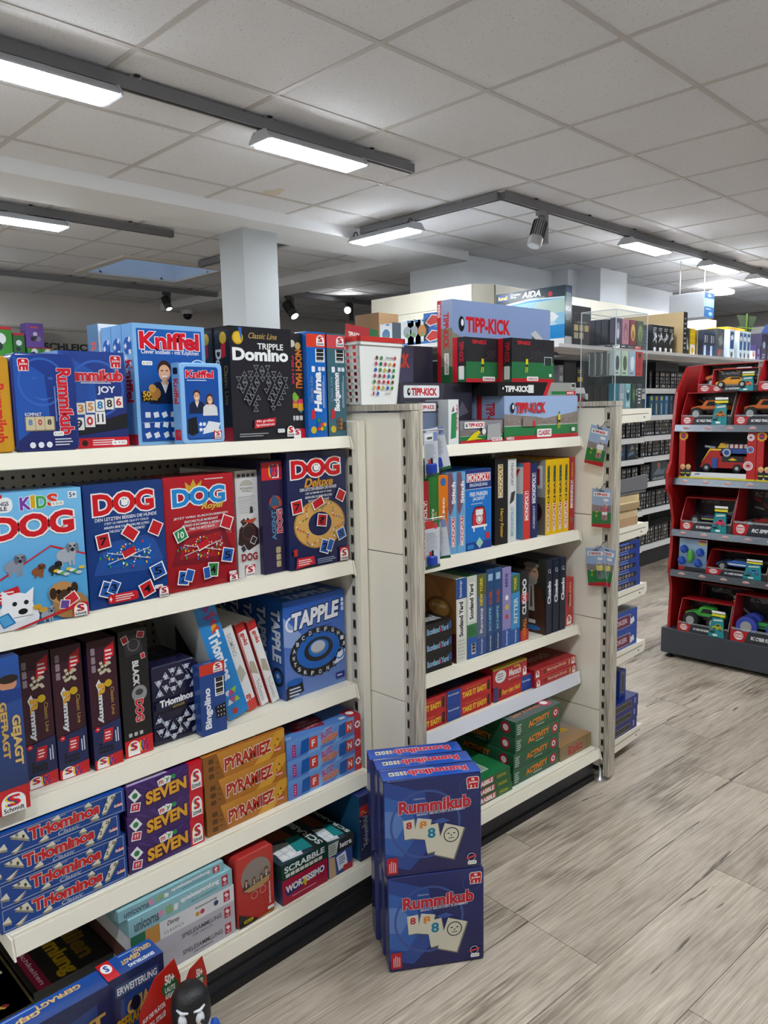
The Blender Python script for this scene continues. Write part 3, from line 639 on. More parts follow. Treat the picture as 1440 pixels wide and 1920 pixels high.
# rush game at the back
a = Art(.14, .29, '#f0f2f4'); a.t('RUSH', .10, .84, .42, .08, '#d8322c', sh=.3, b=.03); a.t('HOUR', .55, .845, .38, .07, '#d8322c', sh=.3, b=.03); a.bars(.2, .50, .6, .28, 7, '#b9bcc0'); a.p([(0, 0), (1, 0), (1, .16), (.5, .2), (0, .42)], '#2f8edb'); a.t('FUN', .3, .28, .5, .14, '#8a8d92', b=.04)
s2 = Art(.06, .29, '#3c6f97'); s2.t('RUSH HOUR', .3, .1, .45, .75, '#d84638', 270, b=.03)
gbox('game_box', 'white and blue traffic puzzle box behind the light blue dice game', 'game box', .852, 1.828, Z1, .14, .06, .29, '#dfe4e8', {'front': a, 'left': s2})
# dice game, large
a = Art(.188, .278, '#86b8e6'); a.g(.05, .03, .9, .93, '#16428e', '#275fb0'); a.t('Kniffel', .10, .80, .80, .13, '#d62434', b=.05, ol='#f4f0f2', olw=.03); a.t('Clever knobeln - mit Köpfchen', .10, .745, .80, .045, '#f2f4f8', b=.012)
person_print(a, .40, .335, .62, '#14213f', '#3a2418'); person_print(a, .74, .335, .50, '#d8d4d6', '#4a2c1c', long=True); price(a, .10, .66, .14, .035)
a.e(.88, .63, .13, '#3d84cc'); a.ring(.88, .63, .13, .012, '#e8f0fa'); a.bars(.80, .59, .16, .09, 3, '#eaf1fa')
a.r(.05, .03, .9, .31, '#1b4c9a')
a.rr(.07, .36, .26, .085, '#17130c', .2); a.t('50', .09, .40, .10, .045, '#e2b13c', b=.03); a.t('JAHRE', .09, .365, .19, .03, '#e2b13c', b=.02); a.e(.26, .43, .07, '#a8743c'); a.e(.22, .47, .05, '#c89650')
rd = random.Random(5)
for i in range(12): a.q(.12 + (i % 4) * .12 + rd.random() * .02, .08 + (i // 4) * .085, .07, .045, rd.randrange(-25, 25), '#e8ecf4')
a.r(.05, .185, .9, .004, '#8fb4e0')
s2 = Art(.05, .278, '#7fb2e2'); s2.e(.5, .82, .40, '#2a5fae'); s2.t('Kniffel', .18, .36, .62, .34, '#cf2838', 270, b=.04, ol='#f0eef2', olw=.02); s2.r(0, .0, 1, .09, '#c8242e')
for i in range(6): s2.q(.3 + .4 * (i % 2), .62 + .05 * i, .2, .04, 30 * i, '#dfe6f2')
for i in range(3): gbox('game_box', ['large light blue dice game box with red title and two people, top shelf', 'second large light blue dice game box, behind the first', 'third large light blue dice game box, at the back'][i], 'game box', .856, 1.665 + .053 * i, Z1, .188, .05, .278, '#86b8e6', {'front': a if i == 0 else None, 'left': s2}, group='light blue dice games', gloss=True, rough=.25)
a = Art(.116, .188, '#8fbfec'); a.rr(.08, .03, .84, .94, '#1d4f9f', .08); a.t('Kniffel', .13, .83, .66, .09, '#d62838', b=.05, ol='#f4f0f2', olw=.03); a.bars(.14, .785, .64, .022, 1, '#dfe8f4')
person_print(a, .36, .37, .56, '#16223e', '#3a2418'); person_print(a, .68, .34, .52, '#dcdadc', '#4b2d1d', long=True)
a.r(.10, .05, .8, .22, '#2558a6'); a.p([(.10, .12), (.12, .30), (.32, .33), (.36, .12), (.2, .08)], '#17181b')
for i in range(5): a.q(.42 + .09 * (i % 3), .16 + .07 * (i // 3), .07, .04, 20 * i, '#eef0f4')
a.p([(.45, .10), (.85, .14), (.92, .24), (.62, .27)], '#e4e8ee'); price(a, .72, .13, .18, .035, '7.95'); a.r(.74, .03, .2, .11, '#cc2630'); schmidt(a, .76, .035, .16, .11)
s2 = Art(.034, .188, '#7db4e6'); s2.t('Kniffel', .2, .5, .6, .3, '#c92b3a', 270, b=.03); s2.r(.1, .05, .8, .13, '#c8242e'); s2.rr(.2, .86, .6, .08, '#14161a', .2)
gbox('game_tin', 'small light blue dice game tin with rounded corners, in front of the large one', 'game tin', .932, 1.60, Z1, .116, .034, .188, '#8fbfec', {'front': a, 'left': s2}, rnd=.012, gloss=True, rough=.25)
# triangle domino game
a = Art(.190, .282, '#23232a'); a.e(.13, .90, .085, '#caa02c'); a.e(.13, .90, .065, '#e0bb48'); a.p([(.14, .99), (.20, .99), (.19, .86)], '#3a66a8'); a.t('Classic Line', .30, .90, .46, .05, '#b79b56', sh=.35)
a.t('TRIPPLE', .44, .81, .42, .05, '#ececea', b=.02); a.t('Domino', .05, .71, .88, .10, '#f2f2f0', b=.06)
rd = random.Random(2)
for k in range(9):
    n_ = (3, 7, 9, 9, 8, 7, 6, 4, 2)[k]
    for i in range(n_):
        x, y = .5 + (i - n_ / 2) * .095, .62 - k * .052; up = (i + k) % 2
        if (k in (3, 4, 5) and abs(x - .44) < .05) or (k > 5 and .40 < x < .56): continue
        a.p([(x, y), (x + .088, y), (x + .044, y + .048)] if up else [(x, y + .048), (x + .088, y + .048), (x + .044, y)], '#85868a'); a.p([(x + .014, y + .006), (x + .074, y + .006), (x + .044, y + .038)] if up else [(x + .014, y + .042), (x + .074, y + .042), (x + .044, y + .010)], '#1b1b20')
a.p([(.32, .105), (.66, .125), (.68, .20), (.33, .18)], '#c22a32'); a.t('Mit großen', .36, .152, .28, .028, '#f2e6e6', slope=.3); a.t('Spielsteinen', .35, .118, .30, .028, '#f2e6e6', slope=.3)
a.bars(.08, .03, .5, .04, 2, '#9a9a9c'); price(a, .70, .06, .12, .035, '17.99'); schmidt(a, .86, .02, .13, .10)
s2 = Art(.068, .282, '#1b1b22'); s2.e(.6, .90, .22, '#c6a030'); s2.p([(.45, .72), (.75, .74), (.75, .86), (.45, .84)], '#c02a36'); s2.t('Domino', .1, .40, .35, .40, '#d8d8d8', 270, b=.04); s2.t('Classic Line', .62, .32, .22, .34, '#8e7a44', 270); s2.r(0, .0, 1, .12, '#b6222e')
for i in range(2): gbox('game_box', ['black triangle domino game box with gold medal, top shelf', 'second black domino game box, behind the one with the gold medal'][i], 'game box', 1.085 - .004 * i, 1.62 + .071 * i, Z1, .190, .068, .282, '#23232a', {'front': a if i == 0 else None, 'left': s2}, group='black domino games', gloss=True, rough=.22)
# spines
a = Art(.048, .276, '#1e1c20'); a.e(.28, .90, .2, '#d8d2c6'); a.e(.68, .88, .2, '#c9a86a'); a.t('NOCH MAL!', .50, .48, .42, .36, '#d97a34', 270, b=.04); a.t('DELUXE', .1, .52, .25, .26, '#c92a58', 270, b=.04)
for i in range(7): a.q(.5 + .25 * math.cos(i * 2.1), .34 + .06 * math.sin(i * 1.7), .34, .07, 45 * (i % 2), ['#d8426a', '#7fb83c', '#e0a02c', '#3a9ac0'][i % 4])
icons(a, .1, .17, .22, .045, 3, '#cfcfcf'); a.r(0, 0, 1, .09, '#c8262c'); schmidt(a, .2, .0, .5, .09, False)
gbox('game_box', 'narrow black dice game box with orange spine lettering, top shelf', 'game box', 1.2765, 1.635, Z1, .048, .20, .276, '#1e1c20', {'front': a})
def classicline(bg, name, extra, top='#d8452f'):
    a = Art(.066, .280, bg); a.r(0, .86, 1, .125, top); schmidt(a, .52, .875, .42, .10); a.codebar(.45, .72, .48, .125, 1); icons(a, .22, .625, .18, .055, 1, '#e8ecf2'); icons(a, .56, .635, .16, .04, 2, '#dfe3ea'); a.t('Classic Line', .10, .34, .16, .24, '#7c8fa8', 90); a.t(name, .33, .25, .36, .37, '#f0f2f4', 90, b=.05, sh=.1)
    a.bars(.76, .28, .12, .34, 2, '#b9c6dc', rot=1); a.p([(.12, .17), (.32, .18), (.32, .27), (.14, .26)], '#c8303c'); a.e(.24, .07, .15, '#cdb43c')
    for i in range(8): a.e(.52 + .16 * (i % 3), .08 + .04 * (i // 3), .085, extra[i % len(extra)])
    return a
gbox('game_box', 'bright blue halma game box, spine out with barcode, top shelf', 'game box', 1.327, 1.62, Z1, .066, .27, .281, '#1c63b8', {'front': classicline('#1c63b8', 'Halma', ['#c9403a', '#e0b030', '#2c8a4c', '#2a5fb0'])}, gloss=True, rough=.25)
gbox('game_box', 'teal grey backgammon box with barcode, last on the top shelf by the post', 'game box', 1.398, 1.62, Z1, .066, .27, .279, '#3f6672', {'front': classicline('#3f6672', 'Backgammon', ['#6b4a34', '#8a6848', '#4a3626'], '#cc4a52'), 'left': Art(.27, .279, '#24324a')}, gloss=True, rough=.25)

# ================================================================ bay A, second shelf: dog board games
Z2 = 1.0125
def dogface(c1, c2, kids=False):
    a = Art(.188, .276); a.g(0, 0, 1, 1, c1, c2); return a
a = Art(.188, .276); a.g(0, .0, 1, 1, '#4d97d0', '#7cc0ea')
a.rr(-.0, .86, .26, .11, '#f0f0f2', .4); a.t('LIEBLINGS', .0, .91, .22, .028, '#2a2c44', b=.03); a.t('SPIELE', .02, .875, .18, .028, '#2a2c44', b=.03); a.r(0, .965, .16, .025, '#cc2a30')
for i, (ch, c) in enumerate(zip('KiDS', ('#7a3a9c', '#d8aa28', '#48a04a', '#d4402c'))): a.t(ch, (.34, .455, .51, .63)[i], .87 + .01 * (i % 2), (.10, .03, .10, .10)[i], .085, c, b=.04, ol='#eef2f6', olw=.03)
a.r(.85, .92, .10, .055, '#dfeaf2'); a.t('5+', .865, .93, .07, .035, '#1c2c44', b=.02); price(a, .66, .875, .14, .035, '20.49')
a.t('DOG', .04, .665, .84, .155, '#c92028', b=.07, ol='#f2efed', olw=.075, slope=.08)
a.p([(0, .34), (.6, .56), (1, .48), (1, .15), (.2, .08), (0, .1)], '#5aa6d8'); a.p([(0, .36), (.62, .585), (.62, .575), (0, .345)], '#c02a34'); a.p([(.62, .585), (1, .49), (1, .475), (.62, .57)], '#c02a34')
def pup(x, y, s, c, c2):
    k = a.w / a.h
    a.e(x, y, s * .5, c, ry=s * .36 * k); a.e(x + s * .34, y + s * .36 * k, s * .30, c); a.e(x + s * .14, y + s * .36 * k, s * .11, c2, ry=s * .24 * k); a.e(x + s * .56, y + s * .36 * k, s * .10, c2, ry=s * .22 * k); a.e(x + s * .34, y + s * .26 * k, s * .10, '#20191a'); a.e(x + s * .25, y + s * .45 * k, s * .05, '#20191a'); a.e(x + s * .45, y + s * .45 * k, s * .05, '#20191a')
    for lx in (-.3, .1, .3): a.r(x + s * lx, y - s * .55 * k, s * .13, s * .35 * k, c)
pup(.22, .46, .20, '#8a93a2', '#5c6472'); pup(.78, .49, .22, '#a7aeb8', '#6e7682'); pup(.46, .40, .13, '#8a5230', '#5e3820'); pup(.64, .40, .13, '#2b2b30', '#1a1a1c')
for i in range(9): a.e(.66 + .035 * i, .385 - .012 * (i % 4), .035, ['#e2c03c', '#dce3ea', '#62a84c', '#c0cad4'][i % 4], ry=.012)
a.p([(0, .28), (.24, .32), (.26, .26), (.22, .22), (0, .20)], '#c8242c'); a.bars(.03, .22, .19, .075, 3, '#f2dede')
# white terrier and brown pug
a.e(.20, .075, .24, '#e3e5ea', ry=.13); a.e(.22, .165, .165, '#f1f1f4', ry=.105); a.p([(.06, .20), (.07, .30), (.16, .25)], '#f1f1f4'); a.p([(.30, .25), (.40, .295), (.38, .19)], '#f1f1f4'); a.e(.27, .125, .05, '#1d1d22', ry=.022); a.e(.19, .19, .025, '#24242a'); a.e(.31, .19, .025, '#24242a'); a.r(.17, .085, .2, .006, '#8c8c94')
a.p([(.0, .11), (.12, .135), (.19, .05), (.06, .02)], '#2f79b8'); a.p([(.02, .105), (.11, .122), (.165, .055), (.065, .033)], '#58a3d4')
a.e(.78, .11, .20, '#a8794a', ry=.10); a.e(.70, .215, .15, '#b98a58', ry=.085); a.e(.72, .185, .085, '#45301f', ry=.05); a.e(.60, .215, .04, '#3a281c', ry=.045); a.e(.84, .235, .04, '#3a281c', ry=.045); a.e(.66, .225, .026, '#1a1410'); a.e(.78, .23, .026, '#1a1410')
pcard(a, .80, .155, .15, .085, 28, '#c8323a'); pcard(a, .72, .12, .11, .07, -12, '#6a4a94'); a.e(.42, .14, .05, '#c79a40', ry=.02); a.e(.48, .11, .05, '#c79a40', ry=.02); pup(.52, .065, .14, '#9aa2ae', '#78808c')
a.p([(.15, 0), (.25, 0), (.95, .10), (.93, .12)], '#c02a34'); a.r(.80, .01, .18, .10, '#c8242c'); schmidt(a, .815, .01, .15, .10)
gbox('game_box', 'sky blue dog board game box with drawn puppies, second shelf edge', 'game box', .496, 1.60, Z2, .188, .055, .276, '#5aa4da', {'front': a}, gloss=True, rough=.25)
def claim(a, lines, y0, c='#eef0f4', x=.12, w=.78):
    for i, (t_, ww) in enumerate(lines): a.t(t_, x + (w - w * ww) / 2, y0 - i * .033, w * ww, .026 if i == 0 else .02, c, b=.012, slope=.3)
FR = [('DEN LETZTEN BEISSEN DIE HUNDE', 1), ("C'EST LE DERNIER QUI S'Y COLLE", .72), ('ARRAFFA BENE CHI ARRAFFA PER ULTIMO', .74), ('THE DOG TAKES THE HINDMOST', .58)]
a = Art(.188, .276); a.g(0, 0, 1, 1, '#173f86', '#1b3a78'); dogword(a, .12, .755, .74, .155); claim(a, FR, .70); dogboard(a, '#2a4f96', '#1d56a8')
pcard(a, .19, .545, .17, .125, 8, '#c4242c', '7'); pcard(a, .53, .585, .20, .10, -38, '#c4242c', ''); pcard(a, .86, .60, .16, .12, -28, '#c4242c', ''); pcard(a, .20, .15, .17, .13, -22, '#2456a8', '2'); pcard(a, .28, .16, .13, .11, -28, '#2456a8', '3'); pcard(a, .86, .235, .19, .125, 18, '#2456a8', '5'); pcard(a, .70, .10, .18, .125, 20, '#c4242c', '4')
a.rr(.20, .03, .38, .075, '#c8262e', .3); a.r(.225, .05, .012, .035, '#f6f2f2'); a.r(.215, .062, .032, .010, '#f6f2f2'); a.bars(.29, .04, .25, .055, 3, '#f3dcdc'); price(a, .80, .085, .11, .03, '26.99'); a.r(.85, .005, .14, .09, '#c8262e'); schmidt(a, .86, .005, .12, .09)
gbox('game_box', 'dark blue dog board game box with red title and playing cards, second shelf', 'game box', .698, 1.623, Z2, .188, .055, .276, '#1a3c7c', {'front': a}, gloss=True, rough=.25)
a = Art(.193, .277); a.g(0, 0, 1, 1, '#981d26', '#b3222b'); a.p([(.1, .5), (.9, .6), (.95, .45), (.5, .52)], '#c8585c')
a.p([(.32, .84), (.30, .95), (.37, .91), (.42, .97), (.46, .91), (.54, .955), (.51, .85)], '#c9a23c'); a.t('DOG', .13, .745, .73, .14, '#2a86cc', b=.07, ol='#f0f0f0', olw=.075, slope=.05); a.t('Royal', .52, .685, .32, .065, '#d9b650', sh=.3, b=.03, ol='#7a4a18', olw=.02); a.bars(.58, .95, .36, .02, 1, '#e6c4c4')
claim(a, [('JETZT WIRD ZURÜCKGEBISSEN', 1), ('ENCORE PLUS MORDANT', .62), ('ADESSO SI RICAMBIA IL MORSO', .72), ('TIME TO BITE BACK', .48)], .625); dogboard(a, '#7c1a26', '#a4232c', .5, .34)
pcard(a, .19, .50, .17, .11, 22, '#2c8a50', '10', '#f2f2f2'); pcard(a, .86, .56, .17, .12, -22, '#c42a34'); pcard(a, .20, .12, .16, .125, -12, '#2456a8', '2'); pcard(a, .28, .135, .12, .11, -20, '#2456a8', ''); pcard(a, .85, .26, .17, .13, -14, '#2456a8', '5'); pcard(a, .62, .15, .16, .13, -8, '#2f7d44', '4'); pcard(a, .53, .13, .10, .11, 5, '#2456a8')
price(a, .86, .075, .11, .03, '29.99'); a.r(.86, .0, .13, .08, '#c8262e'); schmidt(a, .865, .0, .12, .08)
gbox('game_box', 'dark red dog board game box with blue title and crown, second shelf', 'game box', .892, 1.632, Z2, .193, .055, .277, '#a21f28', {'front': a}, gloss=True, rough=.25)
a = Art(.068, .277, '#d6d6d4'); a.r(0, .93, 1, .05, '#b9b9b8'); icons(a, .1, .94, .15, .03, 4, '#3a3a3c', .4); a.p([(.5, .86)] + [(.5 + .3 * math.cos(t), .86 + .055 * math.sin(t)) for t in [i * PI / 8 for i in range(9)]], '#b3aea2'); a.t('WIZARDING', .2, .825, .6, .02, '#8c8678'); a.t('WORLD', .28, .80, .44, .02, '#8c8678'); a.bars(.12, .60, .8, .17, 9, '#c2c2c0')
a.p([(.02, .32), (.1, .46), (.5, .56), (.98, .44), (.98, .30), (.5, .25)], '#2e1c1e'); a.ring(.52, .42, .30, .05, '#54302c'); pcard(a, .30, .52, .26, .07, 30, '#3a2a30'); pcard(a, .72, .34, .24, .07, -30, '#33232a'); pcard(a, .25, .27, .22, .06, 30, '#2c3448'); a.p([(.6, .6), (.75, .6), (.72, .66), (.63, .66)], '#2a2426'); a.p([(.2, .53), (.9, .55), (.7, .50)], '#b2452c')
a.t('DOG', .16, .155, .70, .065, '#8e1f2a', b=.06, ol='#d8d4d2', olw=.03); a.r(.28, .0, .46, .11, '#b9323a'); schmidt(a, .3, .0, .42, .11)
gbox('game_box', 'white game box spine with dark round table picture, second shelf', 'game box', 1.102, 1.648, Z2, .068, .27, .277, '#d6d6d4', {'front': a})
a = Art(.070, .299, '#251c42'); a.r(.03, .83, .92, .155, '#d22a30'); a.r(.50, .845, .32, .12, '#f4f4f2'); 
for dx, c in ((0, '#f2c21c'), (.07, '#1a3f9c'), (.13, '#d8242c')): a.t('S', .36 + dx, .86, .28, .10, c, 90, b=.03)
a.t('Schmidt', .82, .85, .09, .12, '#15151a', 90); a.e(.62, .62, .30, '#b2442c'); a.p([(.25, .58), (.6, .52), (.95, .57), (.9, .60), (.55, .57), (.3, .62)], '#243650'); a.p([(.35, .6), (.5, .7), (.75, .66), (.8, .6)], '#2f5878'); a.t('AGENT', .42, .30, .18, .26, '#4d7a9c', 90, b=.05, ol='#16283c', olw=.03); a.t('DOG', .66, .36, .24, .20, '#c42a3c', 90, b=.06, ol='#f0ecec', olw=.04); icons(a, .56, .05, .22, .055, 3, '#b0a37c', .15, True)
gbox('game_box', 'dark violet game box spine with red logo on top, second shelf', 'game box', 1.170, 1.63, Z2, .070, .27, .299, '#251c42', {'front': a})
a = Art(.208, .316, '#1d2650'); dogword(a, .08, .785, .80, .14); a.t('Deluxe', .28, .70, .48, .07, '#cf9a3c', sh=.3, b=.03, ol='#8a2a28', olw=.02); claim(a, [(q, w_ * .8) for q, w_ in FR], .665)
a.e(.52, .37, .44, '#d9a860', ry=.215, n=32); a.ring(.52, .37, .44, .02, '#a87c3e', 32, ry=.215); a.e(.52, .37, .20, '#1d2650', ry=.105, n=24)
rd = random.Random(9)
for i in range(60):
    t_ = 2 * PI * i / 60; R_ = .74 + .16 * math.cos(6 * t_); a.e(.52 + .44 * R_ * math.cos(t_), .37 + .215 * R_ * math.sin(t_), .012, ['#e8e4d8', '#c03a30', '#3a5aa0', '#d8b83c', '#3c8a4c'][rd.randrange(5)], n=8)
pcard(a, .13, .54, .18, .12, 8, '#c4242c', '7'); pcard(a, .48, .555, .20, .08, 24, '#c4242c'); pcard(a, .88, .60, .15, .10, -28, '#c4242c'); pcard(a, .54, .40, .17, .11, -10, '#b8222c', '?'); pcard(a, .87, .255, .15, .10, 18, '#2456a8', '5'); pcard(a, .58, .165, .16, .12, -20, '#2456a8', '2'); pcard(a, .67, .17, .10, .11, -24, '#2456a8', '')
a.e(.08, .17, .04, '#b83232', ry=.012); a.r(.05, .12, .06, .045, '#b83232'); a.p([(.08, .01), (.40, .03), (.38, .10), (.10, .10)], '#c8303a'); a.bars(.12, .03, .24, .055, 3, '#f2dada'); a.bars(.44, .02, .34, .05, 3, '#9aa4c0'); a.r(.83, .01, .16, .12, '#c8262e'); schmidt(a, .84, .01, .14, .11)
gbox('game_box', 'navy dog board game box with round wooden board picture, at the post end', 'game box', 1.243, 1.615, Z2, .208, .07, .316, '#1d2650', {'front': a}, gloss=True, rough=.25)
for (lb, x, y, w, c) in (('dim dog board game box standing behind the sky blue puppy one', .50, 1.665, .18, '#3f6f9c'), ('dim dog board game box standing behind the dark blue one', .70, 1.69, .18, '#1a3c7c'), ('dim dog board game box standing behind the dark red one', .90, 1.70, .18, '#8c1c26')):
    gbox('game_box', lb, 'game box', x, y, Z2, w, .055, .274, c)
# ================================================================ bay A, third shelf
Z3 = .6455
a = Art(.085, .322); a.g(0, 0, 1, 1, '#2a3350', '#2d57a4'); a.r(0, 0, 1, .16, '#c02a2e'); schmidt(a, .35, .0, .55, .13); a.e(.72, .83, .20, '#c98d6c', ry=.045); a.e(.74, .86, .22, '#2e2320', ry=.028); a.p([(.4, .70), (1, .72), (1, .79), (.5, .80)], '#1e3f84')
a.t('GEFRAGT', .50, .36, .14, .36, '#c9a768', 270, b=.05, ol='#5a3a1c', olw=.02); a.t('GEJAGT', .70, .30, .22, .32, '#d6b878', 270, b=.05, ol='#5a3a1c', olw=.02)
gbox('game_box', 'blue quiz game box with gold vertical title, overhanging the third shelf', 'game box', .437, 1.572, Z3, .085, .27, .322, '#2a3f78', {'front': a}, gloss=True, rough=.2)
a = Art(.066, .297, '#3a1626'); a.p([(.55, .80), (.92, .86), (.95, .97), (.6, .92)], '#c4222e'); a.bars(.62, .83, .26, .09, 3, '#f0d8d8')
rd = random.Random(4)
for i in range(14): a.q(.36 + .42 * rd.random(), .735 + .09 * rd.random(), .10, .022, 20, '#c9bfa6')
icons(a, .12, .76, .14, .055, 3, '#8d7d86', .2, True); a.p([(.22, .66), (.34, .70), (.42, .66), (.30, .61)], '#e8e4de')
a.t('Rummy', .24, .36, .22, .30, '#d9d9dc', 270, b=.06, ol='#6c6468', olw=.03); a.t('R', .30, .57, .22, .085, '#d8a23c', 270, b=.06); a.e(.66, .655, .13, '#cba632'); a.t('Classic Line', .72, .40, .12, .22, '#b58f52', 270)
a.p([(0, .32), (1, .36), (1, .09), (0, .05)], '#202a56'); a.e(.18, .315, .09, '#c8262e'); a.r(.15, .312, .07, .006, '#f2f2f2'); a.p([(.34, .20), (.66, .20), (.72, .30), (.40, .30)], '#c4222e'); a.bars(.42, .215, .22, .07, 3, '#f2dada'); a.bars(.76, .18, .16, .12, 2, '#cfd4e2', rot=1)
for i in range(9): a.q(.24 + .13 * (i % 4), .13 + .03 * (i // 4), .10, .02, 12, '#17161a')
a.p([(0, 0), (1, 0), (1, .10), (0, .075)], '#c8262c'); schmidt(a, .08, .005, .42, .085, False)
for dx, c in ((0, '#f2c21c'), (.06, '#1a3f9c'), (.12, '#d8242c')): a.t('S', .44 + dx, .015, .22, .06, c, 90, b=.03)
for i, (x, y, w) in enumerate(((.541, 1.642, .0615), (.609, 1.638, .069), (.683, 1.627, .069))):
    gbox('game_box', ['dark maroon tile game box spine next to the blue quiz box, third shelf', 'middle dark maroon tile game box of three, third shelf', 'dark maroon tile game box beside the black dog game, third shelf'][i], 'game box', x, y, Z3, .066, .27, .297, '#3a1626', {'front': a, 'left': Art(.27, .297, '#241a3a')}, group='maroon tile games', gloss=True, rough=.22)
a = Art(.070, .302, '#17171a'); a.q(.5, .88, .62, .15, 8, '#2c2a2e'); a.ring(.52, .88, .22, .05, '#5c5a5e'); pcard(a, .22, .93, .22, .06, 20, '#a82a34'); pcard(a, .78, .95, .26, .05, -15, '#a82a34'); pcard(a, .82, .78, .16, .045, 10, '#c03038'); a.t('BLACK', .44, .56, .20, .19, '#d6d6d6', 270, b=.06); a.e(.62, .49, .27, '#8f8f92', ry=.065); a.e(.62, .50, .14, '#3a3a3c', ry=.025); a.t('DOG', .46, .27, .26, .17, '#c8222c', 270, b=.07, ol='#d8d8d8', olw=.04); icons(a, .16, .16, .12, .03, 3, '#b8b8b8', .6); a.p([(0, 0), (1, 0), (1, .145), (0, .135)], '#c8262c'); schmidt(a, .1, .01, .42, .115, False)
for dx, c in ((0, '#f2c21c'), (.06, '#1a3f9c'), (.12, '#d8242c')): a.t('S', .52 + dx, .03, .22, .08, c, 90, b=.03)
gbox('game_box', 'black dog game box spine with red bottom band, third shelf', 'game box', .758, 1.631, Z3, .070, .27, .302, '#17171a', {'front': a}, gloss=True, rough=.22)
a = Art(.123, .196, '#1b1b38')
def tri(x, y, s, up, rot=0):
    k = a.w / a.h; pts = []
    for i in range(3):
        t_ = PI / 2 + 2 * PI * i / 3 + (0 if up else PI) + rot; pts.append((x + s * .95 * math.cos(t_), y + s * .95 * k * math.sin(t_)))
    a.p(pts, '#c6ccdc')
    for i in range(3):
        t_ = PI / 2 + 2 * PI * i / 3 + (0 if up else PI) + rot; a.t(str((i * 2 + int(x * 17)) % 6), x + s * .52 * math.cos(t_) - .018, y + s * .52 * k * math.sin(t_) - .014, .036, .03, '#2c2c44', b=.02)
for i, (x, y, u) in enumerate(((.14, .80, 0), (.30, .86, 1), (.46, .92, 0), (.46, .80, 1), (.62, .88, 1), (.62, .73, 0), (.30, .72, 0), (.78, .93, 0), (.80, .79, 1), (.46, .68, 0), (.93, .86, 0), (.93, .68, 1), (.14, .66, 1), (.10, .32, 1), (.25, .25, 0), (.40, .18, 1), (.25, .11, 1), (.56, .25, 0), (.72, .30, 1), (.72, .16, 0), (.88, .36, 0), (.56, .11, 1), (.88, .22, 1), (.40, .06, 0), (.10, .17, 0))): tri(x, y, .115, u)
a.r(.02, .44, .96, .12, '#1b1b38'); a.t('Triominos', .12, .485, .76, .085, '#eef0f4', b=.05, slope=.3); a.t('VOYAGER', .40, .435, .28, .03, '#b7a83c', slope=.5); price(a, .72, .20, .15, .035, '17.99'); a.p([(.82, .09), (.92, .12), (.94, .06), (.84, .03)], '#8b8f9c')
for i in range(3): gbox('game_tin', ['navy tin with white numbered triangles, rounded corners, third shelf', 'second navy game tin behind the white triangle one', 'third navy game tin at the back, behind the white triangle one'][i], 'game tin', .835, 1.638 + .055 * i, Z3, .123, .05, .196, '#1b1b38', {'front': a if i == 0 else None}, rnd=.012, group='navy triangle tins', gloss=True, rough=.25)
a = Art(.071, .182, '#24468a'); a.r(0, .85, 1, .15, '#cc3a2c'); schmidt(a, .55, .86, .36, .13); a.codebar(.58, .52, .36, .26, 1); a.t('Bingolino', .14, .10, .30, .56, '#e6eaf2', 90, b=.05); a.q(.78, .30, .42, .18, 8, '#15161c')
for i in range(9): a.e(.66 + .12 * (i % 3), .24 + .06 * (i // 3), .022, '#d8dce6', n=8)
tp = Art(.069, .033, '#2a3f7c'); tp.r(0, 0, 1, .12, '#cc3a2c'); tp.t('Bingolino', .2, .2, .6, .5, '#7f8fb8', 90, b=.02)
gbox('game_box', 'small blue bingo game box with barcode, third shelf', 'game box', .9445, 1.602, Z3, .069, .033, .177, '#24468a', {'front': a, 'top': tp}, gloss=True, rough=.25)
a = Art(.060, .325, '#2b86cc')
for i, (x, y) in enumerate(((.55, .95), (.75, .90), (.5, .88), (.7, .84))): a.p([(x - .22, y - .022), (x + .22, y - .022), (x, y + .03)] if i % 2 else [(x - .22, y + .03), (x + .22, y + .03), (x, y - .022)], '#b23b6c' if i % 2 else '#8b3b9c'); 
a.e(.65, .79, .16, '#e0a030'); a.p([(.4, .75), (.9, .76), (.8, .80)], '#d0402c'); a.t('Triominos', .28, .34, .48, .42, '#f0f4f8', 270, b=.07)
for i in range(6): x, y = .25 + .18 * (i % 3), .20 - .07 * (i // 3); a.p([(x - .15, y), (x + .15, y), (x, y + .05)] if i % 2 else [(x - .15, y + .05), (x + .15, y + .05), (x, y)], ['#dfe4ec', '#c8508a', '#9ac43c'][i % 3])
a.e(.36, .06, .14, '#c23a34')
s2 = Art(.25, .325, '#d8dde0'); s2.p([(.1, .2), (.9, .2), (.5, .8)], '#22262c')
gbox('game_box', 'bright blue children triangle domino box, leaning over on the third shelf', 'game box', 1.049, 1.637, Z3 + .0003, .060, .25, .325, '#cfd6da', {'front': a, 'left': s2}, lean=-.288)
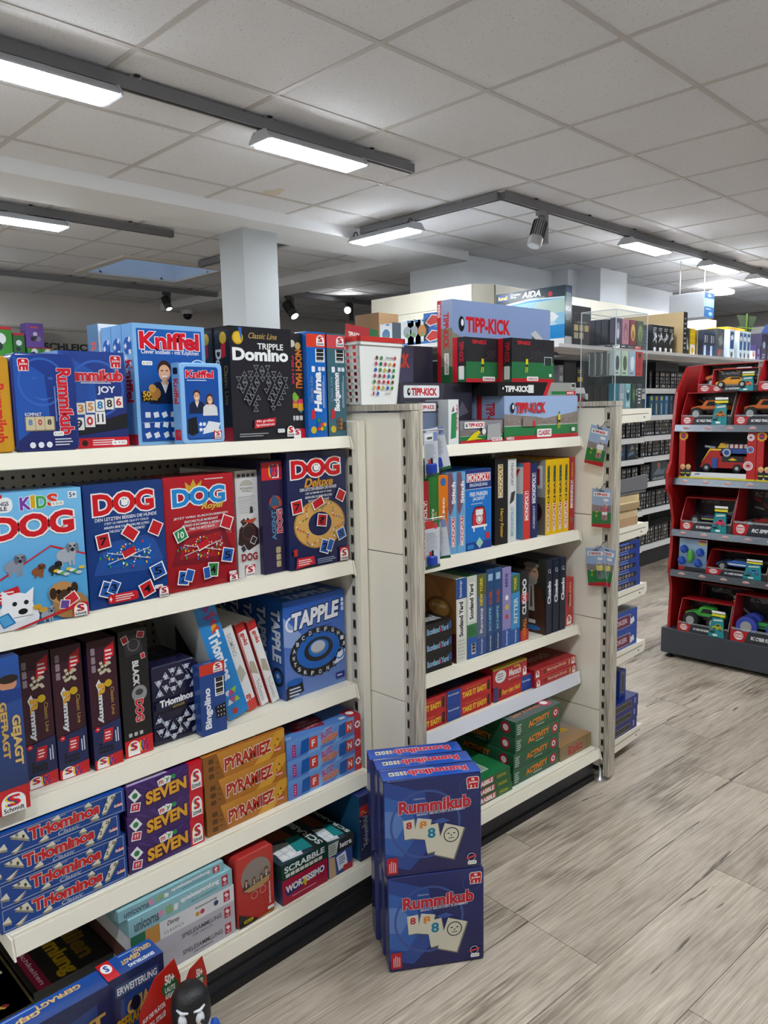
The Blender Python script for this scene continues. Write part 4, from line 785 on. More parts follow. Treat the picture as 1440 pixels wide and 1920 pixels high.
for i, (x, y, nm, w) in enumerate(((1.117, 1.652, 'a', .030), (1.161, 1.66, 'b', .027), (1.196, 1.656, 'c', .026))):
    a = Art(w, .252, '#e9e9e8')
    if i == 0: a.r(0, 0, 1, .12, '#d2443a'); a.t('goki', .2, .03, .6, .16, '#d2443a', 270, b=.04); a.t('DOMINO', .25, .66, .4, .26, '#a9a9a8', 270); a.p([(.2, .35), (.9, .42), (.6, .55), (.1, .5)], '#b8b4a4')
    else: a.r(0, .9, 1, .1, '#c42a2c'); a.t('goki', .25, .74, .55, .14, '#c43a34', 270, b=.04); a.t('Tri-Domino', .3, .05, .45, .26, '#9a9a98', 270); a.p([(.1, .42), (.9, .36), (.8, .52), (.3, .55)], '#b3a994'); a.r(.04, 0, .10, .9, '#c43a3a' if i == 1 else '#d8d4d0')
    gbox('game_box', ['white wooden toy box with red foot, leaning beside the blue triangle box', 'white toy domino box with red top, middle of the leaning ones', 'white toy domino box with red top, leaning against the blue word game'][i], 'game box', x, y, Z3 + .0003, w, .2, .252, '#e4e4e2', {'front': a, 'left': Art(.2, .252, '#b8302e' if i else '#dcdcda')}, lean=-.290, group='leaning white toy boxes')
# word game stack
a = Art(.222, .278); a.g(0, 0, 1, 1, '#6d88c4', '#1556b4'); a.p([(0, .55), (0, .85), (.3, .62), (.2, .5)], '#8fa6d8')
a.ring(.13, .76, .10, .03, '#e8ecf4'); a.t('TAPPLE', .14, .70, .76, .155, '#eef0f6', b=.09, sh=.15, ol='#12203c', olw=.06, slope=.25); a.bars(.40, .655, .5, .02, 1, '#274a94')
a.e(.55, .415, .47, '#1c1d22', ry=.25, n=36); a.e(.55, .43, .36, '#1b62b8', ry=.19, n=30); a.e(.55, .435, .24, '#1d2024', ry=.125, n=26); a.e(.55, .445, .17, '#1b6fc4', ry=.09, n=24); a.e(.54, .45, .12, '#8e9298', ry=.06); a.e(.54, .465, .12, '#c3c6cb', ry=.058)
for i, ch in enumerate('ABCDEFGHIJKLMNOPRSTW'):
    t_ = 2 * PI * i / 20 + .3; x, y = .55 - .415 * math.cos(t_), .415 + .22 * math.sin(t_); a.q(x, y, .09, .062, -20, '#26272c'); a.t(ch, x - .02, y - .02, .04, .04, '#dfe3ea', b=.02)
a.p([(.0, .0), (.28, .05), (.26, .17), (.10, .16), (0, .12)], '#1a1c24'); a.e(.14, .17, .13, '#1f5fb0', ry=.035); a.bars(.05, .02, .2, .10, 3, '#cfd8ea'); a.p([(.80, .22), (.95, .26), (.99, .36), (.86, .34)], '#e6ecf6'); a.ring(.89, .33, .08, .02, '#2a70bc'); a.r(.82, .06, .15, .065, '#232c7c'); a.bars(.84, .075, .11, .035, 1, '#c9cde6'); icons(a, .93, .78, .045, .04, 3, '#c9d8f0', .2, True)
s2 = Art(.064, .278); s2.g(0, 0, 1, 1, '#3a5ca4', '#17509f'); s2.t('TAPPLE', .2, .38, .55, .52, '#ccd6ea', 270, b=.07, ol='#12203c', olw=.05, sh=.1); s2.e(.5, .22, .42, '#1c2028', ry=.10); s2.e(.5, .22, .28, '#1b5fb2', ry=.065); s2.e(.5, .23, .12, '#b4b8be', ry=.025)
tp = Art(.222, .064, '#1a5ab4'); tp.t('TAPPLE', .15, .2, .7, .6, '#b9c8e6', b=.06, sh=.1)
for i in range(5): gbox('game_box', ['blue word game box with black letter wheel, front of its row, third shelf', 'second blue word game box in the row by the post', 'third blue word game box in the row by the post', 'fourth blue word game box in the row by the post', 'hindmost blue word game box in the row by the post'][i], 'game box', 1.231, 1.640 + .066 * i, Z3, .222, .064, .278, '#1c58b0', {'front': a if i == 0 else None, 'left': s2, 'top': tp}, group='blue word games')

# ================================================================ bay A, fourth shelf: stacks
Z4 = .3925
a = Art(.274, .0535, '#14428e'); 
for x0, y0, x1, y1 in ((.02, .06, .98, .085), (.02, .915, .98, .94), (.02, .06, .024, .94), (.976, .06, .98, .94)): a.r(x0, y0, x1 - x0, y1 - y0, '#a9b4c4')
a.t('THE ORIGINAL', .40, .84, .12, .05, '#b8c2d2'); a.t('Triominos', .24, .36, .54, .46, '#c4262e', b=.06, ol='#e3dccb', olw=.03); a.t('Classic', .45, .10, .17, .17, '#aeb9c8', sh=.3)
def wtri(a, pts, th=.06):
    a.p([(x, y - th * 1.5) for x, y in pts], '#8f8b7a'); a.p(pts, '#dad6c2')
wtri(a, [(.10, .80), (.20, .88), (.24, .42)]); wtri(a, [(.01, .42), (.06, .62), (.08, .34)]); wtri(a, [(.10, .16), (.20, .40), (.14, .12)]); wtri(a, [(.40, .80), (.46, .96), (.48, .76)]); wtri(a, [(.30, .14), (.36, .36), (.38, .16)]); wtri(a, [(.66, .84), (.70, 1.0), (.73, .80)]); wtri(a, [(.70, .22), (.76, .40), (.78, .18)]); wtri(a, [(.80, .28), (.86, .92), (.93, .96), (.84, .30)])
a.t('2', .825, .40, .022, .16, '#26262a', b=.02); a.t('6', .835, .66, .022, .14, '#26262a', b=.02); a.t('0', .885, .74, .022, .14, '#26262a', b=.02); a.t('5', .14, .72, .02, .12, '#26262a'); a.t('1', .19, .58, .012, .12, '#26262a')
a.p([(.91, .38), (.94, .50), (.975, .46), (.975, .34), (.92, .32)], '#b8242c'); a.t('Goliath', .905, .34, .07, .12, '#f0e8e4', b=.03)
tp = Art(.274, .27, '#17479a')
for i in range(5): x, y = .1 + .19 * i, .12 + .1 * (i % 2); tp.p([(x, y), (x + .15, y + .02), (x + .09, y + .14)], '#d6d2bf'); tp.t('0', x + .05, y + .03, .025, .03, '#2a2a2e'); tp.t('5', x + .09, y + .05, .025, .03, '#2a2a2e')
tp.t('Triominos', .15, .45, .7, .2, '#c4262e', b=.05, ol='#e3dccb', olw=.03)
for i in range(4):
    dx = (0, 0, -.011, .004)[i]
    gbox('game_box', ['bottom', 'second lowest', 'third, pushed slightly askew,', 'topmost'][i] + ' long blue box of triangle dominoes in its stack, fourth shelf', 'game box', .447 + dx, 1.580, Z4 + .0527 * i, .274, .27, .0525, '#173f8c', {'front': a, 'top': tp if i == 3 else None}, group='stacked blue triangle domino boxes', gloss=True, rough=.25)
a = Art(.196, .069, '#3b2160')
for i in range(9): t_ = PI * i / 9; a.p([(.45, .4), (.45 + .6 * math.cos(t_), .4 + 1.0 * math.sin(t_)), (.45 + .6 * math.cos(t_ + .12), .4 + 1.0 * math.sin(t_ + .12))], '#482a70')
a.p([(x if x < 1 else 1, min(1, max(0, y))) for x, y in ((.81, 0), (1, 0), (1, 1), (.81, 1))], '#c8202e'); schmidt(a, .835, .06, .145, .72)
a.q(.10, .66, .11, .36, 35, '#e8e8ea'); a.e(.10, .66, .035, '#2f7d4c'); a.q(.10, .26, .12, .30, -12, '#f0f0f0'); a.q(.10, .26, .10, .24, -12, '#c23a54'); a.t('??', .075, .20, .05, .12, '#f4eef0')
a.q(.44, .78, .09, .26, 14, '#eceae4'); a.q(.52, .80, .09, .26, -14, '#eceae4'); a.t('m', .41, .72, .055, .12, '#c03a44', b=.03); a.t('y', .50, .72, .045, .14, '#3a8a50', b=.03); a.e(.60, .84, .03, '#2f8f54')
a.t('SEVEN', .24, .20, .52, .40, '#dca23c', b=.09, ol='#5c1e20', olw=.03, slope=.18)
tp = Art(.196, .20, '#452a66'); tp.p([(.03, .03), (.55, .03), (.50, .28), (.08, .28)], '#b9a8cc'); tp.q(.62, .4, .2, .2, 20, '#e8eef2'); tp.q(.62, .4, .17, .17, 20, '#3aa0d0'); tp.q(.8, .55, .2, .2, -20, '#e8eef2'); tp.q(.8, .55, .17, .17, -20, '#3aa0d0'); tp.r(.82, 0, .18, .35, '#c8202e'); tp.t('SEVEN', .15, .6, .55, .2, '#d8862c', b=.06)
for i in range(3): gbox('game_box', ['bottom', 'middle', 'top'][i] + ' purple card game box of the stack of three, fourth shelf', 'game box', .726 + (.0, .002, .004)[i], 1.581, Z4 + .0693 * i, .196, .20, .069, '#3b2160', {'front': a, 'top': tp if i == 2 else None}, group='stacked purple card games', gloss=True, rough=.25)
a = Art(.249, .0695); a.g(0, 0, 1, 1, '#b06e2c', '#c98a3a'); a.p([(.0, 0), (.24, 0), (.16, 1), (0, 1)], '#8f5a26'); a.p([(.6, 0), (.8, 0), (1, .7), (1, 1), (.9, 1)], '#d8a040')
icons(a, .06, .12, .06, .18, 3, '#5a3a1c', .55, True); a.bars(.14, .16, .05, .6, 3, '#5a3a1c', .15)
a.t('PYRAMIEZ', .25, .24, .56, .42, '#b3331f', b=.10, ol='#f4efe6', olw=.045, slope=.22); a.p([(.86, .18), (.95, .22), (.94, .36), (.87, .36)], '#c8342c'); a.t('Goliath', .865, .22, .08, .10, '#f6e8e0', b=.02); a.p([(.86, .44), (.91, .72), (.95, .44)], '#7a4520'); a.e(.905, .52, .03, '#d9a83c')
tp = Art(.249, .22, '#a4622a'); tp.r(0, 0, .2, .3, '#b8762e'); tp.bars(.22, .04, .6, .10, 2, '#e8dcc8'); tp.t('PYRAMIEZ', .15, .45, .7, .25, '#b3331f', b=.09, ol='#f4efe6', olw=.04); tp.r(0, .2, .3, .05, '#c43a2c')
for i in range(3): gbox('game_box', ['bottom', 'middle', 'top'][i] + ' golden brown pyramid puzzle box of the stack of three, fourth shelf', 'game box', .932 + (.002, .0, -.002)[i], 1.584, Z4 + .0698 * i, .249, .25, .0695, '#b8762e', {'front': a, 'top': tp if i == 2 else None}, group='stacked golden brown puzzle boxes')
a = Art(.268, .0555); a.g(0, 0, 1, 1, '#5d7cc8', '#6fa0dc'); a.p([(.25, 0), (.42, 0), (.56, 1), (.5, 1)], '#7fb0e4'); a.p([(.6, 0), (.7, 0), (.95, 1), (.85, 1)], '#7fb0e4')
a.r(.06, .12, .045, .62, '#b0246c'); a.bars(.07, .18, .025, .5, 4, '#f0dcea', .3); a.p([(.16, .10), (.27, .14), (.28, .84), (.18, .78)], '#205ca8'); a.rr(.28, .16, .11, .62, '#cf4436', .12); a.t('F', .315, .30, .04, .32, '#f2eef0', b=.03); a.p([(.68, .14), (.78, .18), (.79, .88), (.69, .80)], '#205ca8'); a.rr(.785, .22, .10, .62, '#cf4436', .12); a.t('N', .81, .36, .05, .32, '#f2eef0', b=.03)
a.t('BLITZ', .44, .48, .15, .30, '#a83a80', b=.08, ol='#e6e6f0', olw=.03, slope=.5); a.t('WISSEN', .44, .16, .22, .28, '#cf6a34', b=.08, ol='#e6e6f0', olw=.03, slope=.5); a.r(.905, 0, .095, 1, '#c0242e'); a.e(.952, .5, .036, '#f1eef0'); a.e(.952, .5, .02, '#c0242e')
for i in range(8): t_ = 2 * PI * i / 8; a.q(.952 + .037 * math.cos(t_), .5 + .18 * math.sin(t_), .014, .07, math.degrees(t_), '#f1eef0')
tp = Art(.268, .26, '#5a86c8'); tp.p([(.0, .2), (.6, .15), (.75, .9), (.1, .95)], '#23304c'); tp.p([(.18, .14), (.55, .06), (.62, .30), (.30, .36)], '#8f1f3e'); tp.t('DEIN', .36, .26, .12, .045, '#e8d8c8', b=.02); tp.t('COUNTDOWN', .28, .19, .28, .045, '#e8d8c8', b=.02); tp.t('LÄUFT!', .34, .12, .17, .045, '#e8d8c8', b=.02); tp.r(.86, 0, .14, .2, '#c0242e'); tp.e(.93, .1, .045, '#f1eef0'); tp.rr(.74, .03, .08, .05, '#f1f1ee'); tp.p([(.1, .5), (.4, .45), (.3, .8)], '#c0622c'); tp.p([(.05, .2), (.2, .18), (.15, .35)], '#7a2a70'); tp.t('10+', .03, .03, .07, .06, '#dfeaf4', b=.02)
for i in range(3): gbox('game_box', ['bottom', 'middle', 'top'][i] + ' light blue word quiz box of the stack of three at the post, fourth shelf', 'game box', 1.184, 1.580, Z4 + .0558 * i, .268, .26, .0555, '#6a92d4', {'front': a, 'top': tp if i == 2 else None}, group='stacked light blue quiz boxes')

# ================================================================ bay A, bottom shelf
Z5 = .1505
def spiel(bg, c, kind, hh_):
    a = Art(.272, hh_, bg); a.r(.89, .18, .065, .62, '#b3243c'); a.q(.922, .56, .03, .26, 45, '#e9d8dc'); a.t('ASS', .905, .24, .035, .12, '#f0e4e8')
    if kind == 0: a.t('spielesammlung', .48, .44, .38, .34, '#e8f0f2', b=.05, ol='#4c7884', olw=.02, slope=.1); a.t('game compendium', .58, .20, .26, .16, '#55828e'); a.t('unicorns', .05, .2, .22, .55, '#4e6c74', b=.05, ol='#bfe0e8', olw=.02); a.e(.29, .5, .025, '#d68aa8'); a.q(.37, .5, .06, .5, 15, '#8fb080'); a.q(.43, .45, .04, .36, -10, '#e6e8e6')
    elif kind == 1: a.r(.0, 0, .13, 1, '#2c6c52'); a.r(.13, 0, .13, 1, '#c08a44'); a.t('Disney', .33, .52, .12, .34, '#3a3a3e', sh=.3); a.t('C L A S S I C S', .30, .20, .18, .14, '#4a4a4e'); a.t('Spielesammlung', .60, .66, .22, .14, '#5a5a5e'); a.e(.62, .36, .02, '#d0962c'); a.e(.67, .38, .022, '#b83040'); a.e(.74, .42, .024, '#d9d9dc'); a.e(.81, .44, .024, '#34406c')
    else: a.t('SPIELESAMMLUNG', .46, .40, .40, .26, '#4a484e', b=.015); a.t('GAME COMPENDIUM', .56, .18, .20, .12, '#77747c'); a.ring(.2, .5, .05, .004, '#bcb9c4')
    return a
SPL = ['bottom grey box of the compendium game stack, lowest shelf', 'second lowest grey box of the compendium game stack, lowest shelf', 'white box with green corner in the middle of the compendium stack', 'pale turquoise compendium box, second from the top of its stack', 'topmost pale turquoise compendium box, pushed back on its stack']
for i, (bg, k) in enumerate((('#b9b6bf', 2), ('#b6b3bc', 2), ('#dcdde0', 1), ('#8fbcc4', 0), ('#86b2ba', 0))):
    dx, dy = ((0, 0), (0, 0), (0, 0), (-.003, .0), (-.022, .006))[i]
    gbox('game_box', SPL[i], 'game box', .694 + dx, 1.530 + dy, Z5 + .0430 * i * (1 if i < 4 else 1.0), .272, .36, .0428 if i < 4 else .0265, bg, {'front': spiel(bg, '', k, .0428 if i < 4 else .0265), 'left': Art(.36, .0428 if i < 4 else .0265, '#5d4038' if i == 1 else bg).bars(.1, .3, .5, .4, 1, '#3a2c28')}, group='compendium game boxes on the lowest shelf')
a = Art(.26, .36, '#15120e'); a.t('Familien', .60, .02, .18, .72, '#8a6a14', 270, b=.05); a.t('Spielesammlung', .36, .02, .20, .95, '#a8861c', 270, b=.06); a.r(.22, 0, .10, 1, '#7c1430'); a.t('100 Spielmöglichkeiten', .245, .04, .05, .90, '#d8b8c0', 270); a.r(.0, 0, .22, 1, '#4a3a1c')
gbox('game_box', 'black family game compendium lying flat with yellow title, lowest shelf', 'game box', .46 + .05, 1.62, Z5, .18, .36, .05, '#15120e', {'top': Art(.18, .36, '#15120e').t('Familien', .66, .10, .22, .62, '#8a6a14', 270, b=.05).t('Spielesammlung', .34, .02, .26, .95, '#a8861c', 270, b=.06).r(.06, 0, .16, 1, '#7c1430').t('100 Spielmöglichkeiten', .10, .04, .08, .90, '#d8b8c0', 270)})
a = Art(.16, .34, '#4a3c22'); 
for i in range(8):
    for j in range(8):
        if (i + j) % 2: a.r(.50 + .052 * i, .40 + .028 * j, .05, .027, '#c9c0a0')
        else: a.r(.50 + .052 * i, .40 + .028 * j, .05, .027, '#14110c')
rd = random.Random(8)
for i in range(36): a.e(.08 + .36 * rd.random(), .05 + .9 * rd.random(), .022, ['#1c160e', '#8a6a28', '#5a2c1c', '#c0a860'][rd.randrange(4)], n=8)
for i in range(14): a.e(.5 + .45 * rd.random(), .04 + .3 * rd.random(), .03, ['#1f5a30', '#7a1a1c', '#c0a030'][rd.randrange(3)], n=8)
gbox('game_box', 'open board game box with chequered board lying in the dark lowest shelf', 'game box', .340, 1.60, Z5, .165, .36, .046, '#2a2214', {'top': Art(.165, .36, '#4a3c22')})
link('board_print', a.mesh('top', .36, .046), bpy.data.objects['game_box' if False else [o for o in bpy.data.objects if o.get('label', '').startswith('open board game')][0].name])
a = Art(.116, .187); a.g(0, 0, 1, 1, '#b02c2a', '#bd3a34'); a.e(.52, .68, .42, '#8c8078', ry=.235, n=28)
for i, (x, s, c) in enumerate(((.24, .30, '#4a3c3c'), (.46, .28, '#6a5a58'), (.66, .28, '#2f3a48'), (.80, .34, '#52483f'))): person_print(a, x, .50 + .03 * (i == 3), s, c, '#2c1e18', '#b98468', i < 2)
a.p([(.14, .52), (.9, .58), (.86, .50), (.62, .455), (.3, .46)], '#b08a5c'); a.ring(.44, .39, .09, .008, '#e0c8c4'); a.ring(.68, .41, .09, .008, '#e0c8c4'); a.t('Spielesammlung', .84, .14, .07, .34, '#f0dcd8', 90, b=.02); a.p([(0, 0), (.55, 0), (0, .20)], '#1c1a18'); a.p([(.45, 0), (.98, .0), (.98, .035)], '#a9802c'); a.rr(.12, .03, .26, .045, '#c9b82c', .4); a.t('Idena', .15, .038, .2, .03, '#1a1814', b=.02); price(a, .80, .05, .18, .05, '12.99')
gbox('game_tin', 'upright red tin with oval family photo, rounded corners, lowest shelf', 'game tin', .972, 1.528, Z5, .116, .06, .187, '#a82c2a', {'front': a}, rnd=.012, gloss=True, rough=.25)
a = Art(.155, .068, '#a61b3a'); a.p([(.05, .56), (.92, .80), (.92, .62), (.1, .30)], '#2e2a6c'); a.t('WORTISSIMO', .08, .46, .84, .26, '#ecebf0', b=.06, slope=.3, ol='#23204c', olw=.03); a.t('4', .42, .40, .10, .30, '#d8c02c', b=.06); a.bars(.2, .18, .7, .08, 1, '#e0a0b0')
gbox('game_box', 'crimson word game box with slanted white title under the green letter game', 'game box', 1.108, 1.522, Z5, .155, .22, .068, '#a61b3a', {'front': a, 'left': Art(.22, .068, '#2c3a5c')})
a = Art(.158, .044, '#143c34'); a.t('SCRABBLE', .06, .44, .86, .36, '#e8ebe8', b=.03, slope=.1)
for i in range(8): a.r(.08 + .1 * i, .12, .085, .22, '#d9d6c8')
def scrtop(w, d):
    t = Art(w, d, '#2a2a2c'); t.p([(0, 0), (.7, 0), (.7, .9), (0, .9)], '#33424c'); t.p([(.1, .06), (.5, .03), (.62, .3), (.2, .4)], '#d8dade')
    for i in range(3):
        for j in range(2): t.q(.2 + .15 * i, .12 + .1 * j, .12, .08, 12, '#f2f2f0')
    t.p([(.45, .1), (.75, .06), (.8, .35), (.55, .4)], '#2c8a8c'); t.p([(.3, .42), (.7, .36), (.66, .7), (.3, .8)], '#8c4a34'); t.r(.82, 0, .18, 1, '#10302a'); t.t('SCRABBLE', .85, .05, .12, .75, '#dfe3e0', 90, b=.03); return t
gbox('game_box', 'dark green letter tile game box on top of the crimson one, lowest shelf', 'game box', 1.108, 1.522, Z5 + .0685, .158, .26, .042, '#143c34', {'front': a, 'top': scrtop(.158, .26)})
a = Art(.088, .064, '#31488c'); a.p([(0, 0), (.3, .0), (.25, .9), (0, 1)], '#c8a888'); a.q(.55, .55, .4, .7, 10, '#e6e8ee'); a.r(.6, 0, .4, .3, '#b02a3c'); a.bars(.42, .4, .3, .4, 4, '#5a6a9c')
gbox('game_box', 'small blue and red word dice box beside the crimson one, lowest shelf', 'game box', 1.268, 1.522, Z5, .088, .2, .064, '#31488c', {'front': a})
a = Art(.095, .036, '#c8d0c4'); a.p([(.3, 0), (1, 0), (1, 1), (.4, 1)], '#24262a'); a.t('letra', .45, .3, .45, .4, '#e8e8e8', b=.03); a.bars(.03, .1, .3, .8, 4, '#7c8478')
gbox('game_box', 'flat white and black letter game box on the small word dice box', 'game box', 1.268, 1.522, Z5 + .0645, .095, .24, .036, '#1c3c2c', {'front': a, 'top': scrtop(.095, .24)})
a = Art(.052, .196, '#1d2350'); a.r(0, .70, 1, .15, '#b0242c'); a.e(.2, .74, .2, '#c83238'); rd = random.Random(6)
for i in range(16): a.e(rd.random() * .9 + .05, rd.random() * .95, .05, '#c9b63a', n=6)
a.t('Telegefühl', .25, .2, .4, .48, '#aeb4cc', 90)
gbox('game_box', 'navy party game box with yellow specks and red band, by the post, lowest shelf', 'game box', 1.385, 1.520, Z5, .052, .2, .196, '#1d2350', {'front': a, 'left': Art(.2, .196, '#1c4a6e'), 'top': Art(.052, .2, '#24306a')})

# ================================================================ on the floor in front of bay A
def gejagt(w, h, word, exp):
    a = Art(w, h); a.g(0, 0, 1, 1, '#171d38', '#222f58'); a.p([(.1, .3), (.9, .5), (.9, .9), (.2, .8)], '#28427a')
    if exp: a.rr(.10, .83, .80, .10, '#3a4a72', .2); a.t('ERWEITERUNG', .14, .85, .72, .055, '#dfe2ea', b=.03)
    a.t('GEFRAGT', .08, .55, .55, .09, '#a8842c', b=.05, ol='#3a2a14', olw=.03, slope=.4); a.t('GEJAGT', .30, .62, .65, .13, '#b8965a', b=.05, ol='#3a2a14', olw=.03, slope=.4); a.bars(.12, .46, .5, .03, 1, '#aab6d0'); a.e(.45, .72, .09, '#15182a', ry=.06); return a
def gejtop(w, d, exp):
    t = Art(w, d); t.g(0, 0, 1, 1, '#1c3f84', '#2450a0')
    t.t('GEJAGT', .35 if exp else .18, .42, .34, .26, '#d2b27a', 180, b=.05, ol='#4a3418', olw=.02); t.t('GEFRAGT', .60 if exp else .50, .60, .34, .22, '#d2b27a', 180, b=.04, ol='#4a3418', olw=.02); t.bars(.38 if exp else .15, .84, .5, .08, 1, '#a9b8d8')
    if exp: t.t('ERWEITERUNG', .42, .14, .46, .16, '#dfe6f2', 180, b=.03); t.r(.0, 0, .22, 1, '#c8242e'); t.e(.11, .62, .09, '#f2f2f0', ry=.26); t.t('S', .08, .48, .06, .3, '#1a3f9c', 180, b=.04)
    return t
gbox('game_box', 'blue quiz expansion box with red top corner, standing before the lowest shelf', 'game box', .598, 1.436, 0, .124, .062, .28, '#24407c', {'front': gejagt(.124, .28, '', True), 'top': gejtop(.124, .062, True)}, gloss=True, rough=.2)
gbox('game_box', 'larger blue quiz box with gold lettering, standing before the lowest shelf', 'game box', .330, 1.430, 0, .266, .058, .279, '#24407c', {'front': gejagt(.266, .279, '', False), 'top': gejtop(.266, .058, False)}, gloss=True, rough=.2)
# red counter display with a penguin figure
RED = mat('display_red_card', '#b4211f', .4, noise=.12, nscale=9); GRN = mat('display_green', '#2f5a38', .4); ORG = mat('display_orange', '#c8551c', .4)
d = tag(empty('counter_display', (.698, 1.396, 0), (0, 0, -.12)), 'red cardboard counter display with green button, on the floor corner', 'display')
MB().box(-.10, -.115, .0, .10, .018, .06, RED).obj('tray', d)
def sheet(x, y, w, h, ang, tilt, lab):
    pts = [(-w / 2, 0), (w / 2, 0), (w / 2, h * .8), (w * .38, h), (-w * .1, h * .9), (-w / 2, h * .62)]
    o = MB().prism(pts, 'y', -.0012, .0012, RED).obj('backing_card', d, (x, y, .058), (tilt, 0, ang))
    a = Art(w, h); a.p([((px + w / 2) / w, pz / h) for px, pz in pts], '#b8281f'); a.p([(0, 0), (1, 0), (1, .35), (0, .25)], '#c8621c'); a.e(.74, .74, .20, '#2f5a38'); a.t('50+', .63, .78, .22, .09, '#f2f0e8', b=.04); a.t('LAUTE', .62, .70, .24, .05, '#f2f0e8', b=.03); a.t('AUFGABEN', .62, .63, .24, .05, '#f2f0e8', b=.03); a.t('AUF DIE PLÄTZE,', .06, .50, .55, .06, '#f4efe8', b=.03, slope=1.2); a.t('FERTIG, STILLE!', .10, .40, .5, .06, '#f4efe8', b=.03, slope=1.2); a.bars(.12, .18, .45, .14, 3, '#e8c8b8')
    me = a.mesh('front'); link('card_print', me, o, (-w / 2, -.0013, 0))
sheet(-.008, .004, .095, .225, .06, .01, ''); sheet(.068, .008, .062, .20, -.08, .01, ''); sheet(-.062, -.085, .070, .115, .1, .02, '')
pg = tag(empty('penguin_figure', (.727, 1.338, .061)), 'black and white penguin toy figure with frowning eyes and blue wings', 'toy figure')
PBLK = mat('penguin_black', '#151517', .45, bump=.6, nscale=220); PWHT = mat('penguin_white', '#dfe3ea', .35); PBLU = mat('penguin_blue', '#1f5cc4', .35); POR = mat('penguin_beak', '#d9892c', .4)
MB().lathe([(.030, .0), (.040, .02), (.044, .06), (.040, .10), (.030, .118)], (0, 0, 0), PWHT, 24).obj('body', pg, smooth=True)
MB().lathe([(.036, .105), (.041, .12), (.041, .15), (.037, .172), (.026, .187), (.010, .193), (.001, .194)], (0, 0, 0), PBLK, 28).obj('head', pg, smooth=True)
for s in (-1, 1):
    th = math.radians(-135 + 16 + s * 26); ex, ey = .0385 * math.cos(th), .0385 * math.sin(th)
    e = MB().ball((ex, ey, .142), .0125, PWHT, 12, (.8, .8, 1.2)).obj('eye', pg, smooth=True); MB().ball((ex * 1.26, ey * 1.26, .140), .0042, PBLK, 8).obj('pupil', e, smooth=True)
    MB().tube([(.040 * math.cos(th - .32), .040 * math.sin(th - .32), .160 + (.004 if s < 0 else .0)), (.0425 * math.cos(th), .0425 * math.sin(th), .161), (.040 * math.cos(th + .32), .040 * math.sin(th + .32), .160 - (.0 if s < 0 else -.004))], [.002, .0036, .002], PWHT, 8).obj('eyebrow', pg, smooth=True)
    th = math.radians(-119 + s * 80); MB().ball((.048 * math.cos(th), .048 * math.sin(th), .075), .03, PBLU, 12, (.45, .45, 1.25)).obj('wing', pg, smooth=True)
MB().lathe([(.011, 0), (.008, .012), (.001, .022)], (0, 0, 0), POR, 10).obj('beak', pg, (-.024, -.033, .122), (PI / 2 * 1.1, 0, math.radians(-29)))

# ================================================================ blue tin stack on the floor
RT = math.atan2(1.142 - 1.286, 1.473 - 1.262)
a = Art(.254, .260); a.g(0, 0, 1, 1, '#232458', '#24306c'); a.p([(0, .12), (.25, .05), (.5, .3), (.42, .85), (0, 1)], '#2a4a96'); a.p([(0, .25), (.18, .2), (.36, .45), (.25, .75), (0, .85)], '#3563b0'); a.p([(0, .42), (.12, .4), (.22, .56), (.12, .68), (0, .7)], '#5c80c0')
a.ring(.42, .52, .37, .025, '#3c5598', 40); a.ring(.88, .86, .10, .006, '#3a4a88', 24); jumbo(a, .86, .845, .12, .115)
a.t('ORIGINAL', .30, .785, .12, .016, '#b9c2da'); a.t('Rummikub', .15, .655, .74, .12, '#bf2a38', b=.065, ol='#e8dfe4', olw=.02, slope=.05); a.t('BRINGT MENSCHEN ZUSAMMEN', .33, .615, .50, .022, '#d6dcea', b=.012, slope=.8); a.p([(.48, .54), (.60, .57), (.68, .53), (.58, .51)], '#3b5aa4')
tile8(a, .250, .485, .115, .20, 4, '8', '#b8303c'); tile8(a, .385, .475, .15, .215, -12, '8', '#d5853a'); tile8(a, .490, .365, .16, .29, 9, '8', '#24809c'); tile8(a, .665, .315, .215, .34, -19, 'face', '')
a.rr(.01, .03, .115, .175, '#b8202c', .1); a.bars(.03, .05, .08, .13, 4, '#e8c4c8', rot=1); a.ring(.90, .115, .045, .006, '#cfd4de'); a.q(.90, .115, .11, .02, 12, '#c83a44'); price(a, .86, .035, .095, .04, '49.99')
tp = Art(.254, .058); tp.g(0, 0, 1, 1, '#2a57b4', '#1f3f94'); tp.t('Rummikub', .28, .28, .60, .44, '#c2303e', 180, b=.06, ol='#e8e0e6', olw=.025); tp.bars(.30, .76, .34, .08, 1, '#b9c6e0')
for i, (x, w, c) in enumerate(((.10, .055, '#2c2a26'), (.165, .04, '#24809c'), (.215, .03, '#d5853a'), (.255, .025, '#b8303c'))): tp.r(x - .02, .36, w, .34, '#d8d4c0'); tp.t('8', x - .01, .44, w * .5, .16, c, b=.03)
s2 = Art(.058, .26, '#2a3468'); s2.r(.2, .3, .15, .4, '#8c98b8'); s2.r(.55, .02, .3, .18, '#b0242e'); s2.t('Rummikub', .45, .3, .3, .4, '#a83a4a', 90)
cs, sn = math.cos(RT), math.sin(RT)
for lv in range(2):
    for k in range(3):
        dx = (.0, -.006)[lv] + (.0, -.004, -.012)[k]; yy = .063 * k + (.0 if lv == 0 else .002)
        gbox('game_tin', (['lower', 'upper'][lv] + ' ' + ['front', 'middle', 'rear'][k] + ' square blue tile game tin of the pile on the floor'), 'game tin', 1.262 + dx * cs - yy * sn, 1.286 + dx * sn + yy * cs, .001 + .2605 * lv, .254, .058, .260, '#26306c', {'front': a if k == 0 else None, 'top': None, 'left': s2 if False else None}, yaw=RT, rnd=.008, group='square blue tins on the floor', gloss=True, rough=.2)
        o = bpy.context.scene.collection.objects[-1]
